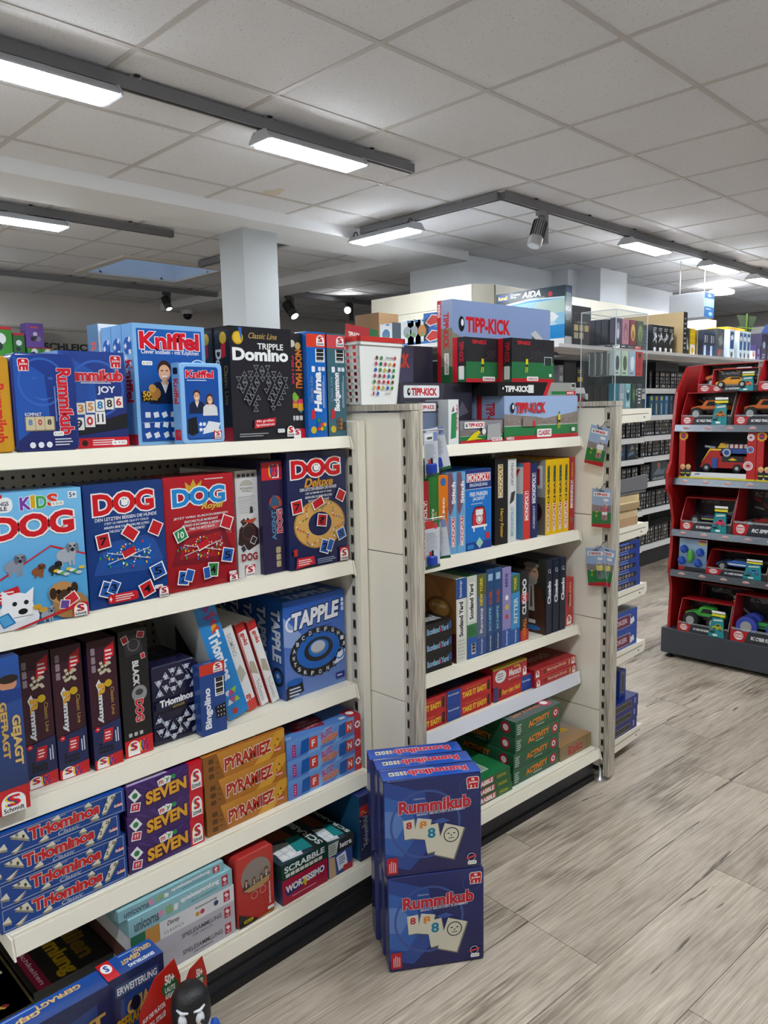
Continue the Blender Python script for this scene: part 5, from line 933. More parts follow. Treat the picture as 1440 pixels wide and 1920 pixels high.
for o in [q for q in COL.objects if q.get('group') == 'square blue tins on the floor' and q['label'].startswith('upper')]:
    link('top_print', tp.mesh('top', .058, .2603, True), o)
# ================================================================ bay B
def bbox(name, label, cat, x, y, z, w, d, h, col, arts=None, **k):
    X_, Y_ = Bw(x, y); return gbox(name, label, cat, X_, Y_, z, w, d, h, col, arts, yaw=BYAW + k.pop('turn', 0), **k)
def tkword(a, x, y, w, h, c='#c8262e'):
    a.e(x + w * .07, y + h * .5, w * .055, '#17181c', ry=h * .55); a.e(x + w * .085, y + h * .6, w * .025, '#e8e8ea', ry=h * .25); a.t('TIPP-KICK', x + w * .16, y, w * .84, h, c, b=.06)
def pitch(a, y0=.0, sky='#9db4d8', crowd='#8c8078', gr='#2c7a44'):
    a.r(0, 0, 1, 1, sky); a.p([(0, .30), (1, .30), (1, .62), (.55, .48), (0, .60)], crowd); a.r(0, 0, 1, .32, gr); a.r(0, .315, 1, .012, '#dfe4e0')
    rd = random.Random(1)
    for i in range(60): a.e(rd.random(), .34 + .14 * rd.random(), .006, ['#b8aa9c', '#6c625c', '#a08c80'][i % 3], n=5)
def kicker(a, x, y, s):
    k = a.w / a.h
    a.e(x, y + s * .95 * k, s * .07, '#3a2a20'); a.p([(x - s * .12, y + s * .5 * k), (x + s * .12, y + s * .5 * k), (x + s * .10, y + s * .86 * k), (x - s * .10, y + s * .86 * k)], '#d8cc2c'); a.r(x - s * .11, y + s * .36 * k, s * .22, s * .16 * k, '#26262a'); a.p([(x - s * .1, y + s * .36 * k), (x - s * .03, y + s * .36 * k), (x - s * .12, y), (x - s * .18, y)], '#d8cc2c'); a.p([(x + s * .03, y + s * .36 * k), (x + s * .1, y + s * .36 * k), (x + s * .06, y), (x, y)], '#d8cc2c')
ZB1 = 1.3245
a = Art(.425, .150); pitch(a); a.r(0, 0, 1, .09, '#c22a34'); tkword(a, .06, .62, .46, .22); kicker(a, .72, .22, .14); a.r(.22, .30, .19, .22, '#6a6a64'); a.r(.225, .30, .18, .21, '#8c8078'); a.e(.37, .36, .02, '#c8343c', ry=.08); a.rr(.41, .04, .20, .19, '#f0eeec', .15); a.t('CLASSIC', .43, .09, .16, .10, '#b82a34', b=.04); a.rr(.90, .14, .05, .09, '#eeeeec'); a.t('MIEG', .02, .02, .09, .06, '#f4e8e8', b=.03)
s2 = Art(.12, .150); s2.r(0, 0, 1, 1, '#8fa4c4'); s2.r(0, 0, 1, .5, '#7c7068'); s2.r(0, .0, 1, .2, '#2c6a40'); s2.t('TIPP-KICK', .35, .15, .3, .7, '#b82a34', 270, b=.05); s2.r(0, 0, .18, 1, '#b8232f')
for i in range(3): bbox('game_box', ['long football game box with green pitch and red title, front of the post 2 shelf', 'long football game box, second in line behind the front one', 'long football game box, third in line behind the front one'][i].replace('of the post 2 shelf', 'of the upper right shelf'), 'game box', .562 - .004 * i, .012 + .125 * i, ZB1, .425, .12, .150, '#8a9cb8', {'front': a if i == 0 else None, 'left': s2}, group='long football game boxes')
a = Art(.208, .072); pitch(a, sky='#8c8a90', crowd='#7c7470'); a.r(0, 0, 1, .13, '#c22a34'); a.rr(.08, .66, .46, .28, '#f0f0ee', .1); tkword(a, .10, .73, .42, .15); a.p([(.12, .12), (.30, .45), (.40, .55), (.45, .48), (.36, .25), (.50, .18)], '#d8cc2c'); a.e(.46, .6, .03, '#2a2a2c'); a.e(.53, .50, .045, '#e8e8e8'); a.p([(.6, .1), (.95, .12), (.92, .85), (.62, .8)], '#a9a9a8'); a.rr(.72, .05, .25, .15, '#f0eeec'); a.t('NETZO', .74, .08, .2, .09, '#b82a34', b=.03)
bbox('game_box', 'small football net box with a diving yellow goalkeeper, upper right shelf', 'game box', .334, .004, ZB1, .208, .07, .072, '#77737a', {'front': a, 'top': Art(.208, .07, '#8c8a92')}, gloss=True, rough=.2)
a = Art(.046, .140, '#e6e8e6'); a.p([(.2, .12), (.75, .15), (.8, .72), (.3, .68)], '#2f8a54'); a.t('TIPP-KICK', .78, .30, .14, .6, '#c22a34', 270, b=.04); a.p([(.3, .72), (.6, .74), (.5, .86)], '#5a5c5c')
s2 = Art(.10, .140, '#b4b8bc'); s2.e(.5, .85, .08, '#1c1c1e'); s2.t('Torwandspiel', .46, .35, .12, .4, '#3a3c40', 270)
bbox('game_box', 'narrow white box with green goal wall picture, upper right shelf', 'game box', .283, .006, ZB1, .046, .10, .140, '#dcdedc', {'front': a, 'left': s2})
a = Art(.446, .046); a.r(0, 0, 1, 1, '#1a1a1d'); tkword(a, .03, .30, .33, .40, '#f0f0ee'); a.r(.36, .2, .07, .6, '#e4e4e2'); a.p([(.58, 0), (1, 0), (1, 1), (.64, 1)], '#9a9a94'); a.p([(.55, 0), (.60, 0), (.66, 1), (.61, 1)], '#c22a34'); a.r(.66, .08, .25, .25, '#2c7a44'); a.r(.86, .05, .13, .3, '#c22a34'); a.t('MIEG', .875, .12, .09, .16, '#f4ecec', b=.03); a.codebar(.93, .6, .05, .35)
bbox('game_box', 'flat black football game box lying across the long green ones', 'game box', .532, .014, ZB1 + .1505, .446, .30, .046, '#1a1a1d', {'front': a}, gloss=True, rough=.18)
a = Art(.245, .148); a.r(0, 0, 1, 1, '#2b2a2e'); a.r(0, 0, 1, .46, '#2c6e44'); a.r(0, 0, 1, .085, '#b8262f'); a.t('TIPP-KICK', .14, .86, .30, .075, '#c22a34', b=.05); kicker(a, .36, .22, .22); a.r(.76, .40, .19, .2, '#c8ccd0'); a.r(.77, .40, .17, .185, '#2b3a34'); a.rr(.36, .03, .26, .10, '#eeecea', .15); a.t('SUPERSTAR', .38, .05, .22, .05, '#b82a34', b=.03); a.rr(.88, .13, .06, .07, '#eeeeec')
for i in range(16): a.q(.45 + .03 * i, .55 + .02 * ((i * 7) % 9), .10, .008, 20 + 8 * (i % 5), '#55545a')
s2 = Art(.06, .148, '#2a282c'); s2.r(0, 0, .35, 1, '#b8232f'); s2.t('TIPP-KICK', .5, .45, .3, .45, '#a82a34', 270, b=.04); s2.r(0.35, 0, .65, .35, '#24583a'); s2.rr(.45, .06, .4, .3, '#dcdcd8', .1)
for i, x in enumerate((.618, .452)): bbox('game_box', ['black shrink-wrapped football player box, nearest the acrylic case', 'black shrink-wrapped football player box, left of its twin'][i].replace('left of its twin', 'half hidden beside its twin'), 'game box', x, .03 + .058 * i, ZB1 + .1975, .243, .055, .147, '#2b2a2e', {'front': a, 'left': s2}, group='black football player boxes', gloss=True, rough=.16)
a = Art(.545, .275); a.g(0, 0, 1, 1, '#8c9cc0', '#8a9cc4'); a.p([(0, 0), (.5, 0), (.5, .35), (.18, .48), (0, .62)], '#8c8470'); a.r(0, 0, 1, .16, '#2c7444'); a.r(0, .16, 1, .03, '#e4e6e4'); tkword(a, .05, .63, .50, .17); a.p([(.60, .40), (.72, .45), (.70, .58), (.62, .56)], '#c0303c'); a.p([(.66, .44), (.74, .5), (.72, .56)], '#2a2a2e'); a.p([(.76, .50), (.84, .40), (.93, .38), (.92, .58), (.82, .70)], '#5c6068'); a.p([(.78, .66), (.83, .71), (.92, .60), (.86, .56)], '#c8c8c6'); a.p([(.88, .30), (.94, .30), (.92, .40), (.90, .34)], '#2c3a70')
rd = random.Random(3)
for i in range(70): a.e(.0 + .45 * rd.random(), .2 + .32 * rd.random() * (1 - .5 * rd.random()), .004, ['#a49880', '#6c6454'][i % 2], n=5)
s2 = Art(.07, .275); s2.r(0, 0, 1, 1, '#8c98b8'); s2.r(0, 0, 1, .66, '#7c7464'); s2.r(0, 0, 1, .2, '#2c6a40'); s2.t('TIPP-KICK', .42, .42, .32, .42, '#b82a34', 270, b=.05); s2.rr(.45, .1, .3, .26, '#dedcd8', .1); s2.t('JUNIOR CUP', .53, .12, .15, .22, '#8a2a34', 270); s2.r(0, 0, .25, 1, '#b8232f'); s2.t('MIEG', .05, .8, .15, .15, '#f0e0e0', 270, b=.03)
# shelf riser so the big box stands behind at its height
bbox('game_box', 'large grey blue football cup box, tallest on the upper right shelf', 'game box', .452, .145, ZB1 + .1975, .545, .068, .268, '#8290b4', {'front': a, 'left': s2}, gloss=True, rough=.2)
a = Art(.335, .195); a.r(0, 0, 1, 1, '#44424e'); a.p([(.5, 0), (1, .3), (1, 1), (.6, 1)], '#35333e'); a.rr(.04, .76, .48, .20, '#f0f0f0', .15); tkword(a, .08, .80, .40, .11); a.p([(.75, .4), (.95, .5), (.85, .7)], '#5c5a68')
bbox('game_box', 'dark grey football game box with white title label, behind the goal wall box', 'game box', .192, .125, ZB1, .335, .06, .196, '#3c3a46', {'front': a, 'top': Art(.335, .06, '#504e5a')}, gloss=True, rough=.18)
a = Art(.12, .05, '#4a4854'); a.rr(.1, .2, .8, .6, '#f0f0f0', .1); tkword(a, .15, .38, .7, .3)
bbox('game_box', 'small flat football box with white label, at the post top', 'game box', .190, .05, ZB1 + .10, .090, .06, .035, '#35343c', {'front': Art(.090, .035, '#4a4854').rr(.08, .15, .84, .7, '#eeeeee', .1).t('TIPP-KICK', .2, .32, .64, .34, '#b82a34', b=.04)})
bbox('game_box', 'plain dark box under the small flat football box', 'game box', .190, .05, ZB1, .085, .06, .0995, '#4a4c58', {'front': Art(.085, .0995, '#6c7894')})
a = Art(.30, .20); a.g(0, 0, 1, 1, '#6c6c90', '#3e3c4c'); a.t('TIPP-KICK', .0, .62, .62, .22, '#c84438', b=.06); a.p([(.1, .30), (.7, .28), (.7, .36), (.1, .40)], '#b8b0b4'); a.p([(.66, 0), (1, 0), (1, 1), (.70, 1)], '#2e2c38'); a.p([(.75, .05), (.88, .25), (.98, .12), (.95, 0)], '#1a1a1c'); a.e(.9, .08, .06, '#c8b02c', ry=.07)
bbox('game_box', 'violet grey football box with red letters, behind the white basket', 'game box', .150, .235, ZB1 + .0, .30, .18, .322, '#45434f', {'front': Art(.30, .322).g(0, 0, 1, 1, '#6c6c90', '#3e3c4c').t('TIPP-KICK', .0, .78, .62, .13, '#c84438', b=.06).p([(.1, .58), (.7, .56), (.7, .62), (.1, .64)], '#b8b0b4').p([(.66, 0), (1, 0), (1, 1), (.70, 1)], '#2e2c38'), 'top': Art(.30, .18, '#5c5a68')})
# ---- second shelf
ZB2 = .9705
def spine(w, h, bg, words, fs=None):
    a = Art(w, h, bg)
    for (t_, x, y, ww, hh, c, r_) in words: a.t(t_, x, y, ww, hh, c, r_, b=.04)
    return a
def mono(a, x, y, w, h, c='#c8262e', tc='#f4f2f0', word='MONOPOLY', r_=90): a.r(x - .06, y - .012, w + .12, h + .024, '#f0ecea'); a.r(x - .03, y - .006, w + .06, h + .012, c); a.t(word, x, y, w, h, tc, r_, b=.03)
B2 = []
a = Art(.030, .245, '#b8222c'); mono(a, .3, .12, .4, .62); B2.append(('red property game spine squeezed against the oak post', .176, .030, .245, '#b8222c', a, None))
a = Art(.044, .258, '#2f7a34'); a.t('KAUFE ALLES', .30, .20, .22, .40, '#e8ece0', 270, b=.04); a.t('MONOPOLY', .60, .28, .18, .28, '#d8a03c', 270, b=.03); [a.r(x, 0, .02, 1, '#256428') for x in (.15, .85, .9)]; B2.append(('green property game spine behind the hanging cards', .206, .044, .258, '#2f7a34', a, None))
a = Art(.043, .258, '#e07a20'); a.t('OHNE MOOS', .42, .30, .22, .42, '#f4ece0', 270, b=.03); a.e(.5, .92, .3, '#3c6cb0'); a.t('MONOPOLY', .7, .3, .16, .3, '#b83020', 270); B2.append(('orange property game spine beside the green one', .250, .043, .258, '#e07a20', a, None))
a = Art(.040, .264, '#6fa8d4'); a.p([(0, 1), (.5, 1), (.9, .7), (.4, .5), (0, .45)], '#7a5262'); a.p([(0, .55), (.7, .3), (.2, .1), (0, .1)], '#5c8cc0'); a.t('Stitch', .45, .62, .38, .26, '#eef2f6', 90, b=.06); mono(a, .42, .10, .30, .34)
for i, x in enumerate((.293, .335)): B2.append((['light blue property game spine with brown patch, beside the orange one', 'light blue property game spine with brown patch, beside the car cover'][i], x, .040, .264, '#6fa8d4', a, None))
a = Art(.128, .267, '#1d74c8'); a.r(0, .76, 1, .24, '#1e3478'); mono(a, .10, .86, .80, .08, r_=0); a.t('ERGÄNZUNG', .16, .79, .68, .045, '#dfe6f4', b=.02); a.r(0, .755, 1, .008, '#c8d4ea'); a.t('FREI PARKEN', .16, .67, .68, .05, '#f2f6fa', b=.02); a.t('JACKPOT', .27, .605, .46, .05, '#f2f6fa', b=.02); a.bars(.2, .565, .6, .02, 1, '#bcd4f0')
a.rr(.24, .28, .54, .20, '#16161a', .2); a.rr(.30, .36, .44, .18, '#16161a', .3); a.rr(.26, .295, .50, .17, '#c8262e', .2); a.rr(.32, .38, .40, .145, '#c8262e', .3); a.r(.38, .43, .28, .07, '#eef0f2'); a.e(.52, .38, .13, '#f0f0f0'); a.ring(.52, .38, .10, .02, '#2a2a2e'); a.r(.22, .275, .60, .03, '#eef0f2'); a.r(.28, .23, .05, .045, '#eef0f2'); a.r(.70, .23, .05, .045, '#eef0f2')
a.r(0, 0, 1, .10, '#1a3f8c'); a.q(.52, .08, .20, .10, 45, '#a8d0b8'); a.q(.84, .16, .16, .08, 0, '#c03844'); a.rr(.05, .02, .24, .05, '#2c86c8'); B2.append(('blue property game expansion with a red car on its cover', .376, .128, .267, '#1d74c8', a, None))
a = Art(.068, .295, '#141416'); mono(a, .30, .56, .26, .36, '#8c6a24', '#f0dca0'); a.t('Harry Potter', .36, .08, .30, .34, '#c8a040', 270, b=.03, sh=.1); B2.append(('black property game box with gold vertical lettering, second right shelf', .523, .068, .295, '#141416', a, Art(.26, .295, '#0e0e10')))
a = Art(.045, .29, '#dcdcda'); a.t('TRANSPORT', .35, .68, .3, .28, '#4a4a4c', 270); a.p([(.2, .46), (.7, .50), (.9, .62), (.4, .60)], '#3c3a3c'); a.r(.3, .06, .45, .38, '#c8d4d8'); a.t('MONOPOLY', .36, .08, .3, .34, '#7aa0b0', 90, b=.03); B2.append(('white property game spine beside the black gold one', .592, .045, .29, '#dcdcda', a, Art(.26, .29, '#c4c4c2')))
a = Art(.040, .272, '#d03a34'); mono(a, .30, .26, .4, .36); B2.append(('red property game spine with a tick on its side', .676, .040, .272, '#d03a34', a, Art(.26, .272, '#4c86b0').r(.55, .6, .45, .35, '#d8d8d8').p([(.7, .7), (.78, .64), (.95, .92), (.9, .92), (.78, .72)], '#c8262e')))
a = Art(.040, .267, '#1e2a5c'); mono(a, .28, .48, .4, .38, '#2a3a74'); a.t('AUSGEZOCKT', .35, .12, .3, .32, '#dfe4f0', 90, sh=.2); B2.append(('navy property game spine beside the red one', .718, .040, .267, '#1e2a5c', a, None))
a = Art(.0355, .275, '#f0c21c'); a.r(.3, .70, .4, .20, '#3c7a5c'); a.t('CHEATERS', .35, .42, .35, .50, '#3a3420', 90, b=.05); mono(a, .30, .06, .36, .34)
cs2 = Art(.26, .275, '#6c645c'); cs2.p([(0, .55), (1, .5), (1, 1), (0, 1)], '#a8a8a4'); cs2.r(.55, .62, .4, .3, '#f0f0f0'); cs2.r(.6, .66, .3, .22, '#c8262e'); cs2.p([(.68, .74), (.74, .68), (.86, .86), (.82, .86)], '#f4f4f4'); cs2.e(.8, .3, .15, '#3c1c1c'); cs2.e(.75, .08, .14, '#2a6cb8', ry=.05)
for i in range(4): B2.append((['first yellow property game spine of four, showing its grey side', 'second yellow property game spine of four', 'third yellow property game spine of four', 'last yellow property game spine of four, beside the dark red one'][i], .806 + .0365 * i, .0355, .275, '#f0c21c', a, cs2 if i == 0 else None))
a = Art(.035, .276, '#a8202a'); mono(a, .32, .32, .34, .36, '#8c1a24'); a.t('HEIMSPIEL', .4, .72, .25, .22, '#d8a03c', 90, b=.03); a.e(.5, .15, .3, '#8a5a5c'); B2.append(('dark red property game spine, last on the second right shelf', .953, .035, .276, '#a8202a', a, None))
for i, (lb, x, w, h, c, fr, sd) in enumerate(B2):
     bbox('game_box', lb, 'game box', x, .02, ZB2, w, .26, h, c, {'front': fr, 'left': sd}, group='property games on the second right shelf')
# ---- third shelf
ZB3 = .6025
a = Art(.122, .0525, '#141418'); a.t('Scotland Yard', .06, .34, .80, .34, '#8fb4d4', b=.05, slope=.1); a.e(.56, .46, .04, '#c03038'); a.r(.90, .4, .08, .45, '#2a5a9c')
for i in range(3): bbox('game_box', ['bottom', 'middle', 'top'][i] + ' black detective game box of the flat stack behind the oak post', 'game box', .184, .02, ZB3 + .0530 * i, .122, .26, .0525, '#141418', {'front': a, 'top': Art(.122, .26, '#141418').t('Scotland', .1, .1, .7, .2, '#c8ccd0', b=.04) if i == 2 else None}, group='stacked black detective games')
def ravens(w, h, top, mid, bot, words): 
    a = Art(w, h, mid); a.r(0, .0, 1, .22, bot); a.t('Ravensburger', .4, .02, .22, .19, '#dfe6f4', 90)
    if top: a.r(0, .74, 1, .26, top)
    for (t_, x, y, ww, hh, c, ol) in words: a.t(t_, x, y, ww, hh, c, 90, b=.04, ol=ol, olw=.03)
    return a
B3 = []
a = Art(.050, .283, '#e0e0d6'); a.r(0, .76, 1, .24, '#24529c'); a.t('Ravensburger', .3, .78, .3, .20, '#e8ecf4', 90); a.r(.14, .30, .62, .44, '#f0f0e8'); a.t('Scotland Yard', .28, .31, .36, .41, '#22223a', 90, b=.05); a.bars(.1, .03, .8, .25, 6, '#c4c4b8')
br = Art(.26, .283, '#8a5a30'); br.e(.45, .72, .3, '#a06c3a', ry=.25); br.e(.7, .62, .24, '#6c4a24', ry=.14); br.e(.7, .62, .18, '#a87c44', ry=.10); br.t('SCOTLAND', .58, .63, .24, .035, '#e8d8b8'); br.e(.4, .42, .2, '#2c1a10', ry=.11); br.e(.75, .35, .1, '#4a2e1c', ry=.08); br.p([(0, 0), (1, 0), (1, .35), (0, .3)], '#57201e')
B3.append(('detective game spine in white and blue with brown side cover, third right shelf', .326, .050, .283, '#e0e0d6', a, br))
a = Art(.049, .283, '#3c7a4c'); a.r(0, .42, 1, .58, '#d4d8cc'); a.r(.14, .46, .66, .46, '#f0f0e8'); a.t('Scotland Yard', .28, .48, .36, .42, '#22223a', 90, b=.05); a.r(0, 0, 1, .26, '#2a58a4'); a.codebar(.45, .05, .4, .13, 1); a.bars(.1, .28, .8, .12, 4, '#2c6a3c'); B3.append(('detective game spine in green and white with barcode, third right shelf', .378, .049, .283, '#3c7a4c', a, None))
B3.append(('olive and grey blue game spine, third right shelf', .428, .048, .281, '#4c5a80', ravens(.048, .281, '#5c6238', '#5a6486', '#35508c', [('NEW YORK', .3, .62, .3, .34, '#d8c83c', '#22244a'), ('Ravens', .3, .28, .3, .30, '#c8ccd8', '#22244a')]), None))
for i, x in enumerate((.478, .518)): B3.append((['dark blue duel game spine, left of a pair, third right shelf', 'dark blue duel game spine next to the lilac one, third right shelf'][i].replace('left of a pair', 'beside the olive one'), x, .038, .292, '#1f4a7c', ravens(.038, .292, None, '#1f4a7c', '#1b3f70', [('DUEL', .35, .58, .35, .16, '#c04a38', '#16283c'), ('SCHIFFE', .3, .26, .3, .28, '#7fb0c8', '#16283c')]).r(.2, .86, .6, .08, '#9cc0dc'), None))
B3.append(('lilac children game spine with small animals, third right shelf', .562, .046, .284, '#8c84b8', ravens(.046, .284, None, '#9088bc', '#2a55a0', [('MINI', .3, .76, .3, .16, '#4a3c80', None)]).e(.5, .62, .2, '#e8e8ec').e(.5, .50, .22, '#c8b44c').e(.5, .38, .2, '#b84a50'), None))
B3.append(('bright blue low game spine, beside the black and red one', .610, .048, .251, '#3a86c0', ravens(.048, .251, '#3c6c54', '#3f90c8', '#27559c', [('YORK', .3, .78, .3, .18, '#d8c83c', '#22244a'), ('RITTER', .3, .30, .4, .36, '#c8d8e4', '#24486c')]), None))
a = Art(.046, .256, '#16141a'); a.t('CLUEDO', .25, .38, .45, .50, '#e8e6e8', 90, b=.06); a.r(.05, .56, .9, .12, '#b8242c'); a.t('DAS', .25, .56, .45, .12, '#f0e8e8', 90, b=.04); a.r(0, 0, 1, .16, '#b8302c'); a.t('OBERALL', .3, .02, .4, .30, '#d8782c', 90, b=.04); B3.append(('black and red mystery game spine beside the bearded man cover', .662, .046, .256, '#16141a', a, None))
man = Art(.235, .277, '#17140f'); man.g(0, 0, 1, 1, '#1a120c', '#3a3830'); man.p([(.42, 0), (.98, 0), (.98, .35), (.92, .60), (.80, .66), (.62, .66), (.50, .6), (.42, .3)], '#4a2e22'); man.p([(.62, .3), (.78, .3), (.76, .66), (.66, .66)], '#d8d4d0'); man.p([(.69, .35), (.74, .35), (.73, .64), (.70, .64)], '#6a625a'); man.e(.71, .80, .14, '#c8a088', ry=.13); man.e(.71, .71, .12, '#a8a29c', ry=.06); man.e(.71, .92, .15, '#8c8680', ry=.04); man.r(.62, .83, .07, .012, '#2a2420'); man.r(.74, .83, .07, .012, '#2a2420'); man.e(.3, .2, .1, '#c8a088', ry=.03); man.e(.72, .07, .18, '#2c6cb0', ry=.035); man.rr(.5, .13, .3, .05, '#e8e8e6'); man.r(0, 0, .4, 1, '#120e0a')
a = Art(.036, .277, '#1d2438'); a.t('Cluedo', .25, .42, .5, .30, '#eceef2', 90, b=.05); a.ring(.5, .86, .2, .06, '#c8ccd8'); a.q(.66, .835, .2, .012, -45, '#c8ccd8')
for i in range(3): B3.append((['navy mystery game spine with the bearded man cover on its side', 'middle navy mystery game spine of three, third right shelf', 'rear navy mystery game spine of three, beside the gap'][i], .789 + .0425 * i, .036, .277, '#1d2438', a, man if i == 0 else None))
rs = Art(.2, .186, '#8c1c22'); rs.e(.6, .5, .3, '#b84a3c', ry=.3); rs.e(.7, .6, .15, '#3a1a18', ry=.15); rs.e(.7, .35, .15, '#d8b090', ry=.1)
a = Art(.052, .186, '#b83a3a'); a.t('Mensch ärgere', .5, .4, .25, .5, '#f0d8b0', 90, b=.02); a.r(.35, .4, .14, .3, '#2a1c1a'); a.r(0, 0, 1, .22, '#c8262c'); schmidt(a, .2, .02, .6, .2, False); B3.append(('red classic game box standing alone by the end panel, third right shelf', .934, .052, .186, '#b83a3a', a, rs))
for i, (lb, x, w, h, c, fr, sd) in enumerate(B3): bbox('game_box', lb, 'game box', x, .0 if '.277' in '%.3f' % h else .018, ZB3, w, sd.w if sd else .26, h, c, {'front': fr, 'left': sd}, group='boxes on the third right shelf')
# ---- fourth shelf
ZB4 = .4145
a = Art(.222, .0515, '#c0242c'); a.r(0, 0, .30, 1, '#20479a'); a.t('Ravensburger', .03, .62, .24, .16, '#e8ecf4'); a.t('TAKE IT EASY!', .34, .20, .54, .34, '#e8c83c', b=.05, slope=.15); a.t('Ravensburger Klassiker', .42, .70, .34, .10, '#d8a03c'); a.r(.91, .12, .06, .7, '#3a1418')
tp = Art(.222, .24, '#16141c'); tp.r(0, 0, 1, .05, '#c0242c'); tp.p([(.1, .1), (.5, .06), (.55, .3), (.2, .35)], '#24305c'); tp.t('TAKE IT', .2, .5, .6, .2, '#c8302c', b=.05)
for i in range(2): bbox('game_box', ['lower', 'upper'][i] + ' red and blue hexagon game box in the open, fourth right shelf', 'game box', .276, .016, ZB4 + .0522 * i, .222, .24, .0515, '#c0242c', {'front': a, 'top': tp if i else None}, group='red and blue hexagon games')
for i in range(2): bbox('game_box', ['lower', 'upper'][i] + ' red hexagon game box cut by the oak post, fourth right shelf', 'game box', .050, .016, ZB4 + .0522 * i, .222, .24, .0515, '#c0242c', {'front': a, 'top': tp if i else None}, group='red and blue hexagon games')
a = Art(.212, .055, '#c0262c'); a.r(0, 0, .10, 1, '#20407c'); a.r(.72, 0, .28, 1, '#20479a'); a.t('Ravensburger', .75, .55, .22, .18, '#e8ecf4'); a.t('Fang den Hut!', .20, .22, .48, .42, '#e8c84c', b=.02, sh=.2, slope=.1); a.r(.12, .2, .06, .6, '#401618')
bbox('game_box', 'red hat catching game box with blue end, under the kids game', 'game box', .514, .016, ZB4, .212, .24, .055, '#c0262c', {'front': a})
a = Art(.188, .066, '#b82a34'); a.r(0, .9, 1, .1, '#d8c03c'); a.e(.22, .5, .16, '#e4e4e4', ry=.34); a.bars(.12, .3, .2, .4, 3, '#8a8a8c'); a.t('Kids', .62, .72, .16, .14, '#e8d84c', b=.02); a.t('Mensch', .46, .34, .36, .36, '#f4eaea', sh=.2, b=.03); a.t('ärgere Dich nicht', .44, .12, .34, .12, '#f0d8d8', sh=.2); schmidt(a, .88, .1, .11, .5, False)
bbox('game_box', 'red kids game box with yellow rim on top of the hat game', 'game box', .506, .014, ZB4 + .0555, .188, .24, .066, '#b82a34', {'front': a, 'top': Art(.188, .24, '#6a5a2c').r(0, 0, 1, .06, '#d8c03c').p([(.1, .2), (.8, .15), (.7, .8), (.2, .8)], '#4c3a1c')})
a = Art(.257, .033, '#b8262c'); a.r(.0, 0, .12, 1, '#a82028'); schmidt(a, .03, .1, .08, .8, False); a.t('Mensch ärgere Dich nicht', .30, .28, .46, .44, '#f2dcc0', sh=.2); a.e(.24, .5, .02, '#5a2c24', ry=.3); a.r(.13, .12, .85, .03, '#d89a8c'); a.r(.13, .85, .85, .03, '#d89a8c'); schmidt(a, .90, .1, .08, .8, False); a.e(.84, .5, .025, '#c8a068', ry=.35)
for i in range(2): bbox('game_box', ['lower', 'upper'][i] + ' flat red classic pawn game box, fourth right shelf end', 'game box', .728, .0 + .004 * i, ZB4 + .0336 * i, .257, .26, .033, '#b8262c', {'front': a, 'left': Art(.26, .033, '#a42028').t('Mensch', .1, .25, .3, .5, '#e8c8b0', sh=.2), 'top': Art(.257, .26, '#9c2a2c').p([(.1, .3), (.9, .2), (.8, .9), (.2, .9)], '#6c2a24').t('Mensch', .15, .25, .6, .2, '#c8a0a0', sh=.2) if i else None}, group='flat red pawn games')
# ---- bottom shelf
ZB5 = .1345
a = Art(.27, .029, '#1e6236'); a.r(.28, .15, .40, .7, '#c03038'); a.t('SCRABBLE', .30, .25, .36, .5, '#f2eeee', b=.06); a.t('ORIGINAL', .74, .3, .18, .35, '#c8b02c', b=.02)
for i in range(3): bbox('game_box', ['bottom', 'middle', 'top'][i] + ' flat green letter tile game box beside the tins, lowest right shelf', 'game box', .232 + .006 * (2 - i) - .012, -.075, ZB5 + .0295 * i, .27, .25, .029, '#1e6236', {'front': a, 'top': Art(.27, .25, '#237040').r(.4, .15, .35, .45, '#b8bcae').r(.42, .17, .31, .41, '#8aa08c').bars(.1, .05, .5, .05, 1, '#d8c83c') if i == 2 else None}, group='flat green letter games')
a = Art(.262, .0565); a.g(0, 0, 1, 1, '#27583c', '#2f6444'); a.t('ACTIVITY', .28, .32, .46, .34, '#d8862c', b=.07, ol='#7a2c1c', olw=.03, slope=.25); a.bars(.44, .18, .24, .08, 1, '#c8d8cc'); a.e(.88, .5, .075, '#a82438'); a.e(.88, .5, .04, '#ecdcde'); a.e(.88, .5, .022, '#a82438'); a.bars(.03, .12, .10, .7, 5, '#b8c8bc')
lf = Art(.27, .0565); lf.g(0, 0, 1, 1, '#26503a', '#2c5a40'); lf.t('ACTIVITY', .14, .34, .46, .36, '#c87a2c', b=.07, ol='#6a2818', olw=.03); lf.bars(.34, .16, .24, .08, 1, '#9cb0a4'); lf.e(.84, .5, .08, '#982234'); lf.e(.84, .5, .045, '#dccccc')
tp = Art(.262, .27, '#3c4c44'); tp.p([(.3, .3), (.8, .2), (.9, .75), (.4, .8)], '#5c8cc0'); tp.p([(.45, .4), (.7, .35), (.72, .6), (.5, .66)], '#c83a44'); tp.t('ACTIVITY', .16, .68, .6, .14, '#c85a2c', b=.05); tp.t('Junior & Activity', .1, .1, .6, .09, '#c86a2c'); tp.e(.82, .16, .11, '#a82438'); tp.e(.82, .16, .06, '#ecdcde')
for i in range(4): bbox('game_box', ['bottom', 'second lowest', 'third', 'topmost'][i] + ' dark green charades game box of the stack of four, lowest right shelf', 'game box', .524 + (-.006, -.004, .004, .006)[i], -.066, ZB5 + .0572 * i, .262, .27, .0565, '#2a5c3f', {'front': a, 'left': lf, 'top': tp if i == 3 else None}, group='stacked green charades games', gloss=True, rough=.2)
a = Art(.20, .056, '#8c7858'); a.t('Risiko', .26, .12, .46, .66, '#9c2420', b=.04, ol='#c8b090', olw=.02, slope=.15); a.r(.93, 0, .03, 1, '#b8923c')
